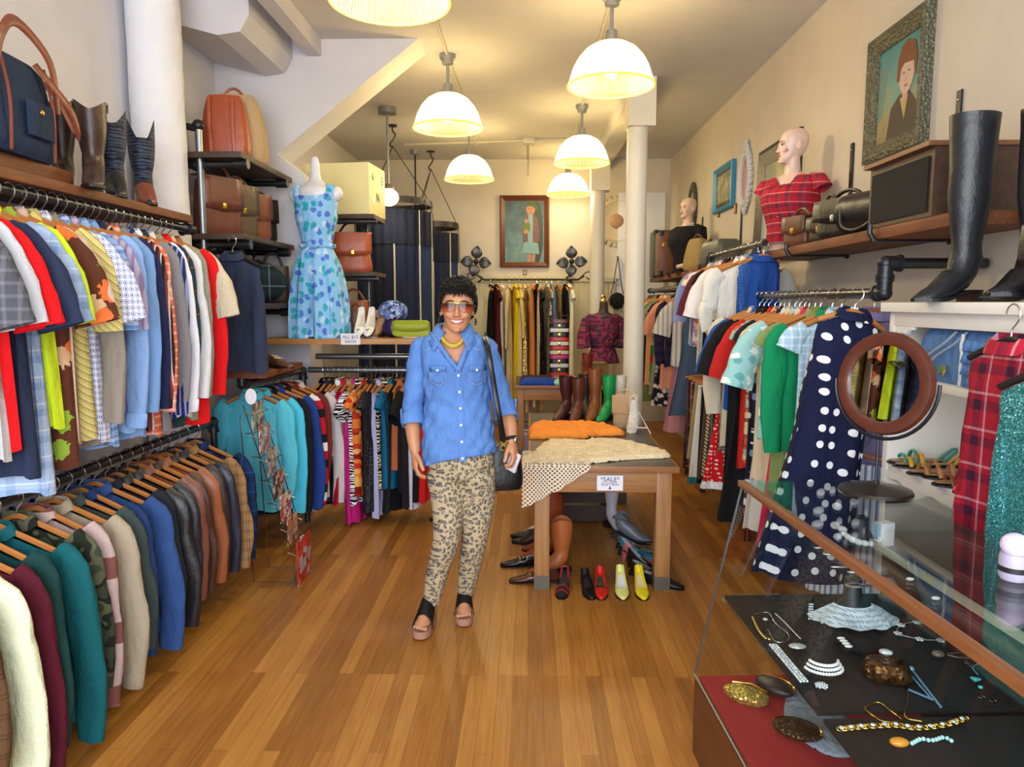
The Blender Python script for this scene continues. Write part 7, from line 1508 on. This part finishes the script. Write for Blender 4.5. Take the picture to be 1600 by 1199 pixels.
# sunglasses
s = NT('gradient_lens'); v = s.obj(); z_ = s.xyz(v)[2]; zc = (HM @ Vector((0, 0, .11*HS))).z
c = s.ramp(s.math('ADD', s.math('MULTIPLY', s.math('SUBTRACT', z_, zc), 22.0), .5), [(.0, '#c06038'), (.4, '#8c3c24'), (.75, '#3c1a14'), (1, '#241210')])
LENS = s.done(c, .04, spec=.35, **{'Alpha': .95})
def hq_(x, z0): return -.101-.006*(1-(abs(x)/.07)**2)+.040*max(0, (abs(x)-.035)/.04)**2
gl_ = None
for sg in (-1, 1):
    rows = []
    for j in range(9):
        q = j/8; row = []
        for i in range(13):
            a = i/12; x = sg*(.008+.064*a); top = .1265-.004*a*a; bot = .089+.012*(abs(a-.45)/.55)**3+.006*(1-a)**4
            e = 1-(abs(2*a-1))**6*.25; zm = (top+bot)/2; row.append((x, hq_(x, 0), zm+(top-bot)/2*(1-2*q)*e))
        rows.append(row)
    o = hp('sunglasses_lens', MB().loft(rows, closed=False), LENS)
    hp('sunglasses_temple', MB().tube(smoothpath([(sg*.071, -.066, .118), (sg*.080, -.04, .117), (sg*.082, .0, .114)], 4), .003, 6), simple('dark_frame', '#2c1c18', .3))
hp('sunglasses_bridge', MB().tube([(-.034, -.104, .1285), (-.012, -.110, .1275), (0, -.112, .124), (.012, -.110, .1275), (.034, -.104, .1285)], .0022, 6), GOLD)
for sg in (-1, 1):
    hp('earring', MB().ell((sg*.082, .0, .062), (.004, .004, .005)).ell((sg*.083, .0, .052), (.006, .006, .007)).ell((sg*.083, .0, .041), (.005, .005, .006)), simple('dark_bead', '#2a1c1c', .3))
# hair
m = MB(); rd = random.Random(12); HC_ = Vector((0, .006, .128)); HR = Vector((.0815, .103, .110))
def hairy(d):
    p = Vector((HC_.x+d.x*HR.x, HC_.y+d.y*HR.y, HC_.z+d.z*HR.z))
    if p.y < -.03: return p.z > .172+.10*max(0, -p.y-.05)+(.0 if abs(p.x) < .05 else -.035*(abs(p.x)-.05)/.03)
    if p.y < .005: return p.z > .112 or (p.z > .098 and abs(p.x) > .06)
    if p.y < .04: return p.z > .128
    return p.z > .075
n1, n2 = 56, 34
for i in range(n2):
    for k in range(n1):
        def dr(i_, k_): e = -pi/2+pi*i_/n2; a = 2*pi*k_/n1; return Vector((cos(e)*cos(a), cos(e)*sin(a), sin(e)))
        if hairy(dr(i+.5, k+.5)):
            q4 = [dr(i, k), dr(i, k+1), dr(i+1, k+1), dr(i+1, k)]; m.add([HC_+Vector((d.x*HR.x, d.y*HR.y, d.z*HR.z)) for d in q4], [(0, 1, 2, 3)])
cnt = 0
while cnt < 2600:
    d = Vector((rd.gauss(0, 1), rd.gauss(0, 1), rd.gauss(.25, 1))).normalized()
    if not hairy(d): continue
    cnt += 1
    p = HC_+Vector((d.x*HR.x, d.y*HR.y, d.z*HR.z)); fwd = Vector((.35+rd.uniform(-.6, .6), -1 if p.z > .15 else 0, -.25 if p.z > .15 else -1)); tg = (fwd-d*fwd.dot(d)).normalized(); sd = d.cross(tg)*rd.uniform(-.5, .5)
    L0 = rd.uniform(.018, .034) if p.z > .15 else rd.uniform(.012, .02); r_ = rd.uniform(.0016, .003); lift = rd.uniform(.004, .012)*(1.5 if p.z > .19 else .7)
    pts = [p-d*.003, p+tg*L0*.35+d*lift+sd*.008, p+tg*L0*.75+d*lift*.9+sd*.014, p+tg*L0+d*lift*.25+sd*.012]
    m.tube(pts, [r_, r_*1.1, r_*.8, r_*.2], 5, cap=False)
s = NT('black_hair'); HAIRM = s.done('#0b0706', .55, spec=.3); hp('hair', m, HAIRM)
# trousers
LEO = cl('leopard', '#b8a684', '#5a5654', wr=.35, f=1.15)
s_ = MB()
s_.loft(ringsP([(752, 718, .06, .06), (742, 718, .13, .10), (722, 718, .166, .118), (700, 718, .160, .112), (675, 717, .142, .100), (652, 716, .135, .105)], n=32))
leg([(v_, u, r, dy) for v_, u, r, dy in LLg[:-1]]+[], s_, .0085); leg([(v_, u, r, dy) for v_, u, r, dy in RLg[:-1]], s_, .0085)
remesh(s_.build('trousers', LEO, per), .007, 3)
# shirt
s = NT('washed_denim_shirt'); v = s.obj(); X = s.xyz(v); n = s.noise(v, 6, 4, .6, .5)[0]; n2 = s.noise(v, 240, 2)[0]; n3 = s.noise(s.scale(v, (1, 1, .5)), 18, 4, .6, .8)[0]
c = s.mix(s.math('MULTIPLY', s.math('SUBTRACT', n, .2), 1.5), '#1f58a6', '#4c88d2'); c = s.mix(s.math('MULTIPLY', n2, .22), c, '#cfe0f4'); s.bump(s.math('ADD', n3, s.math('MULTIPLY', n2, .06)), .5, .03); SH = s.done(c, .8, spec=.2)
SR = [(716, 716, .176, .130), (700, 717, .175, .128), (675, 716, .168, .120), (650, 715, .158, .112), (622, 714, .150, .108), (592, 712, .152, .115), (566, 711, .160, .134), (548, 710, .160, .122), (538, 709, .158, .105), (530, 709, .146, .092), (523, 709, .118, .080), (515, 709, .085, .068), (511, 709, .070, .062)]
rr = []
zr = [lo(Q(r[1], r[0])).z for r in SR]
def shirt_at(z):
    for i in range(len(SR)-1):
        if zr[i] <= z <= zr[i+1] or i == len(SR)-2:
            f_ = (z-zr[i])/(zr[i+1]-zr[i]); xc = [lo(Q(SR[j][1], SR[j][0])).x for j in (i, i+1)]; return xc[0]*(1-f_)+xc[1]*f_, SR[i][2]*(1-f_)+SR[i+1][2]*f_, SR[i][3]*(1-f_)+SR[i+1][3]*f_
def surf(x, z, off=.004):
    xc, hw, hd_ = shirt_at(z); q = min(.98, abs(x-xc)/hw); return Vector((x, -(hd_*sqrt(1-q**2.1)+off), z))
zs_ = []; k = 0; N_ = 96; rows = []
levels = []
for i in range(len(zr)-1):
    for j in range(5): levels.append(zr[i]*(1-j/5)+zr[i+1]*j/5)
levels.append(zr[-1])
for li, z in enumerate(levels):
    xc, hw, hd_ = shirt_at(z); row = []; low = max(0, (zr[3]-z)/(zr[3]-zr[0]))
    for kk in range(N_):
        a = 2*pi*kk/N_; ca, sa = cos(a), sin(a)
        wr = .0035*sin(7*a+z*38)+.003*sin(13*a-z*55+1)+.003*sin(z*70+3*a)
        wr *= min(1, max(.15, (1.42-z)*5)); x = xc+(hw+wr)*se(ca, .95); y = (hd_+wr)*sa
        zz = z + low*(.035*ca+.022*cos(2*a)*-1*.6+.01)
        row.append((x, y, zz))
    rows.append(row)
m = MB(); zV = lo(Q(720, 573)).z; xV = lo(Q(720, 573)).x
for r in rows: m.v += r
for i in range(len(rows)-1):
    for kk in range(N_):
        q = [i*N_+kk, i*N_+(kk+1) % N_, (i+1)*N_+(kk+1) % N_, (i+1)*N_+kk]; c_ = sum((Vector(m.v[j]) for j in q), Vector())/4
        if c_.y < 0 and c_.z > zV and abs(c_.x-xV+(.03*(c_.z-zV)/.15)) < .60*(c_.z-zV): continue
        m.f.append(tuple(q)); m.mi.append(0)
zc0 = zr[-1]; xc0 = shirt_at(zc0)[0]
shirt = m.build('denim_shirt', SH, per, ang=80, sol=.005)
def sleeve(pts, rr_, cuffc, cd_):
    pp = smoothpath([lo(p) for p in pts], 5); n = 24; rg = []
    for i, p in enumerate(pp):
        q = i/5; r0 = rr_[min(len(rr_)-1, int(q))]*(1-(q % 1))+rr_[min(len(rr_)-1, int(q)+1)]*(q % 1)
        tg = (pp[min(i+1, len(pp)-1)]-pp[max(i-1, 0)]).normalized(); a_ = Vector((0, 1, 0)); a_ = (a_-tg*a_.dot(tg)).normalized(); b__ = tg.cross(a_)
        rg.append([p+(a_*sin(2*pi*k/n)+b__*cos(2*pi*k/n))*(r0+.0035*sin(i*1.7+4*pi*k/n)+.002*sin(i*2.9+6*pi*k/n)) for k in range(n)])
    MB().loft(rg, cap=(True, False)).build('sleeve', SH, shirt, ang=80)
    p = pp[-1]; tg = (pp[-1]-pp[-3]).normalized(); a_ = Vector((0, 1, 0)); a_ = (a_-tg*a_.dot(tg)).normalized(); b__ = tg.cross(a_); rg = []
    for dd, r0 in ((-.050, .9), (-.052, 1.05), (-.03, 1.09), (.0, 1.12), (.006, 1.06), (.0, .95), (-.02, .9)):
        rg.append([p+tg*dd+(a_*sin(2*pi*k/n)+b__*cos(2*pi*k/n))*rr_[-1]*r0 for k in range(n)])
    MB().loft(rg, cap=(False, False)).build('rolled_cuff', SH, shirt, ang=80)
    MB().box(p+b__*rr_[-1]*1.1*cd_-tg*.05, (.008, .016, .07), bev=.002).build('sleeve_tab', SH, shirt)
sleeve([Q(668, 534, .01), Q(658, 546, .015), Q(651, 590, .03), Q(646, 632, .04), Q(646, 664, .0)], [.036, .054, .054, .052, .052], None, -1)
sleeve([Q(750, 534, .01), Q(760, 546, .015), Q(772, 588, .03), Q(785, 628, .04), Q(792, 654, .0)], [.036, .054, .054, .052, .051], None, 1)
for sg in (-1, 1):
    MB().loft([[surf(xV-.03*(z-zV)/.15+sg*(.60*(z-zV)*.98+dx), z, .008+(.003 if abs(dx) < .008 else 0)) for dx in (-.010, -.004, .004, .018)] for z in [zV-.012+(zc0-.012-zV)*i/16 for i in range(17)]], closed=False).build('neck_facing', SH, shirt, ang=80, sol=.003)
# collar flaps, placket, pockets, buttons
for sg in (-1, 1):
    inn, mid, out = [], [], []
    for i in range(13):
        q = i/12; a = R(90-sg*0)*(1) ; a = pi/2 - (pi*.86)*q; ca, sa = cos(a), sin(a)
        r1, r2 = .060, .058; z1 = zc0+.012-.012*q
        if sa < 0: z1 -= .035*(-sa)**1.5
        inn.append((xc0+sg*ca*r1+sg*.0, sa*r2, z1)); mid.append((xc0+sg*ca*(r1+.016)+sg*.004*q, sa*(r2+.014)-.006*q, z1+.008))
        f_ = max(0, (q-.55)/.45); out.append((xc0+sg*(ca*(r1+.050)+.030*f_), sa*(r2+.042)-.022*f_-.015*q, z1-.040-.038*f_))
    # pull ends along the V
    MB().loft([inn, mid, out], closed=False).build('collar', SH, shirt, ang=80, sol=.004)
STI = simple('pale_stitch', '#b8c8e0', .8); SNAP = simple('pearl_snap', '#f0f2f8', .15)
def strip(x_of, z0, z1, w_, nm, mat, off=.006, n=14):
    m = MB().loft([[surf(x_of(z)+dx, z, off-(.003 if abs(dx) == w_/2 else 0)) for dx in (-w_/2, -w_*.3, 0, w_*.3, w_/2)] for z in [z0+(z1-z0)*i/n for i in range(n+1)]], closed=False); return m.build(nm, mat, shirt, ang=80)
xf = lambda z: lo(Q(720+(z < zV)*(zV-z)*14, 573)).x
strip(xf, zV-.002, zr[0]+.012, .032, 'placket', SH, .008)
for i in range(6):
    z = zV-.03-i*.077; 
    if z > zr[0]+.02: MB().ell(surf(xf(z), z, .013), (.0065, .003, .0065), 12, 8).build('button', SNAP, shirt)
for sg, uu in ((-1, 689), (1, 748)):
    xc = lo(Q(uu, 590)).x; zt = lo(Q(uu, 570)).z; 
    MB().loft([[surf(xc+.038*e*(1 if q < .75 else 1-(q-.75)*1.6), zt-.085*q, .006) for e in (-1, -.5, 0, .5, 1)] for q in (0, .25, .5, .75, 1)], closed=False).build('pocket', SH, shirt, ang=80, sol=.003)
    MB().loft([[surf(xc+.040*e, zt+.004-(.030-.010*abs(e))*q, .011) for e in (-1, -.5, 0, .5, 1)] for q in (0, .5, 1)], closed=False).build('pocket_flap', SH, shirt, ang=80, sol=.003)
    MB().ell(surf(xc, zt-.016, .016), (.006, .003, .006), 12, 8).build('button', SNAP, shirt)
    MB().tube([surf(xc+.038*e, z_, .0095) for e, z_ in [(-1, zt-.03), (-1, zt-.065), (-.5, zt-.08), (0, zt-.086), (.5, zt-.08), (1, zt-.065), (1, zt-.03)]], .0011, 5).build('stitching', STI, shirt)
    xs = lo(Q(664 if sg < 0 else 756, 548)).x
    MB().tube([surf(xs+sg*(-.01)+sg*.0*i-sg*.012*i, zr[8]-.01-.005*abs(i-3), .004) for i in range(7)], .0012, 5).build('yoke_stitching', STI, shirt)
# necklace, watch, rings
nk = [(xc0-.064, -.02, zc0-.005), (xc0-.050, -.075, zc0-.045), (xc0-.012, -.100, zc0-.080), (xc0+.030, -.096, zc0-.078), (xc0+.060, -.066, zc0-.035), (xc0+.066, -.01, zc0+.0)]
NP = smoothpath(nk, 5); MB().tube(NP, [.004+.008*sin(pi*i/(len(NP)-1)) for i in range(len(NP))], 8, flat=.9).build('gold_necklace', simple('brushed_gold', '#e0c850', .35, .5), per)
W = lo(RA[-1]); ax = (lo(RA[-1])-lo(RA[-2])).normalized(); a_ = ax.orthogonal().normalized(); b__ = ax.cross(a_)
MB().tube([W-ax*.012+(a_*cos(2*pi*k/20)+b__*sin(2*pi*k/20))*.0295 for k in range(20)], .009, 8, closed=True, flat=1).build('watch_band', simple('watch_black', '#2a2a2e', .25, .5), per)
MB().lathe([(0, 0), (.017, 0), (.018, .006), (.014, .010), (0, .010)], W-ax*.012+Vector((.022, -.022, 0)), 20, Vector((1, -1, 0)).to_track_quat('Z', 'Y').to_euler()).build('watch_case', simple('watch_rim', '#c8b890', .2, .9), per)
for tips, ks in ((t1, (1, 2)), (t2, (2,))):
    for k in ks:
        p_, q1, q2 = tips[k]; d = (q2-q1).normalized(); a_ = d.orthogonal().normalized(); b__ = d.cross(a_); c_ = q1*.7+q2*.3
        rng_ = MB().tube([c_+(a_*cos(2*pi*j/14)+b__*sin(2*pi*j/14))*.0105 for j in range(14)], .002, 6, closed=True).build('ring', SIL, per)
        if k == 1 and tips is t1: MB().ell(c_+Vector((-.008, -.008, 0)), (.006,)*3).build('turquoise', TUR, rng_)
# wedge sandals
CORK = simple('cork_sole', '#b88470', .7, var=.15)
for i, (M, yaw) in enumerate(feet):
    def G(bb): bb.v = [tuple(M @ Vector(p)) for p in bb.v]; return bb
    st = [(.045, .020, .100), (.03, .030, .100), (0, .034, .100), (-.04, .032, .078), (-.08, .038, .052), (-.12, .045, .042), (-.15, .043, .041), (-.175, .032, .042), (-.188, .016, .043)]
    bb = MB().loft([[(-w_, y, 0.004 if y > -.15 else .008), (w_, y, .004 if y > -.15 else .008), (w_*1.0, y, h_), (-w_, y, h_)] for y, w_, h_ in st]); sole = G(bb).build('wedge_sole', CORK, per, ang=50)
    rows = []
    for q in range(9):
        y = -.035-.095*q/8; w_ = .036+.011*q/8; zt = .166-.070*q/8; zb = .084-.045*min(1, q/7)
        dipc = (-.012 if q == 0 else 0)
        rows.append([(w_*cos(a)*1.06, y+(.018*sin(a) if q == 8 else 0)-(dipc*max(0, 1-abs(cos(a))*2) if q == 0 else 0), zb+(zt-zb)*sin(a)) for a in [pi*k/16 for k in range(17)]])
    G(MB().loft(rows, closed=False)).build('black_upper', simple('sandal_black_leather', '#121214', .3), per, ang=80, sol=.004)
    G(MB().tube([(-.034, -.03, .105), (-.036, .02, .125), (-.02, .046, .145), (0, .05, .15), (.02, .046, .145), (.036, .02, .125), (.034, -.03, .105)], .008, 8, flat=.3)).build('heel_strap', simple('tan_strap', '#b88c6c', .5), per)
    for k in range(5):
        x = -.030+.015*k; ls = [.012, .008, .005, .002, -.006]; ls = ls if yaw > 0 else ls[::-1]
        G(MB().ell((x, -.170-ls[k], .062), (.005, .004, .0035), 8, 6)).build('toenail', simple('nail', '#d8a8a0', .15), per)
# handbag and phone
hb = Q(786, 728, .10); t = empty('handbag', hb, R(12), 'black leather shoulder bag with brass rings hanging at the woman\'s hip', 'bag')
mm = MB(); soft(mm, (0, 0, -.115), (.20, .11, .22), .65, 12, .72, .10, squash=.35); mm.build('body', cl('leather', '#070708', '#131316'), t)
def lb(p): return Matrix.Rotation(R(-12), 4, 'Z') @ (Vector(p)-hb)
sp = [Q(757, 526, -.0), Q(761, 538, -.09), Q(766, 566, -.135), Q(773, 610, -.125), Q(781, 655, -.125), Q(787, 690, -.06)]
MB().tube([lb(p) for p in smoothpath(sp, 4)], .013, 8, flat=.3, up=(0, -1, 0)).build('strap', simple('smooth_black_strap', '#121214', .35), t)
MB().tube([lb(p) for p in smoothpath([Q(757, 526, -.0), Q(758, 525, .05), Q(765, 540, .12), Q(780, 620, .14), Q(785, 690, .12)], 3)], .013, 8, flat=.3, up=(0, -1, 0)).build('rear_strap', simple('smooth_black_strap', '#121214', .35), t)
for u, v_ in ((787, 690), (786, 700)): c_ = lb(Q(u, v_, -.06)); MB().tube([c_+Vector((.012*cos(2*pi*k/14), 0, .012*sin(2*pi*k/14))) for k in range(14)], .003, 6, closed=True).build('brass_ring', GOLD, t)
c_ = lb(Q(803, 735, .02)); MB().tube([c_+Vector((.014*cos(2*pi*k/16), 0, .014*sin(2*pi*k/16))) for k in range(16)], .003, 6, closed=True).tube([c_+Vector((0, 0, .014)), c_+Vector((-.02, .03, .04))], .004, 6).build('key_ring', SIL, t)
pp = Q(802, 722, -.05); t = empty('phone', pp, R(-20), 'small white phone held in the woman\'s hand beside the black bag', 'phone', rot=(R(8), R(22), R(-20)))
MB().box((0, 0, 0), (.055, .011, .10), bev=.005).build('body', simple('phone_white', '#dcd4dc', .25), t)
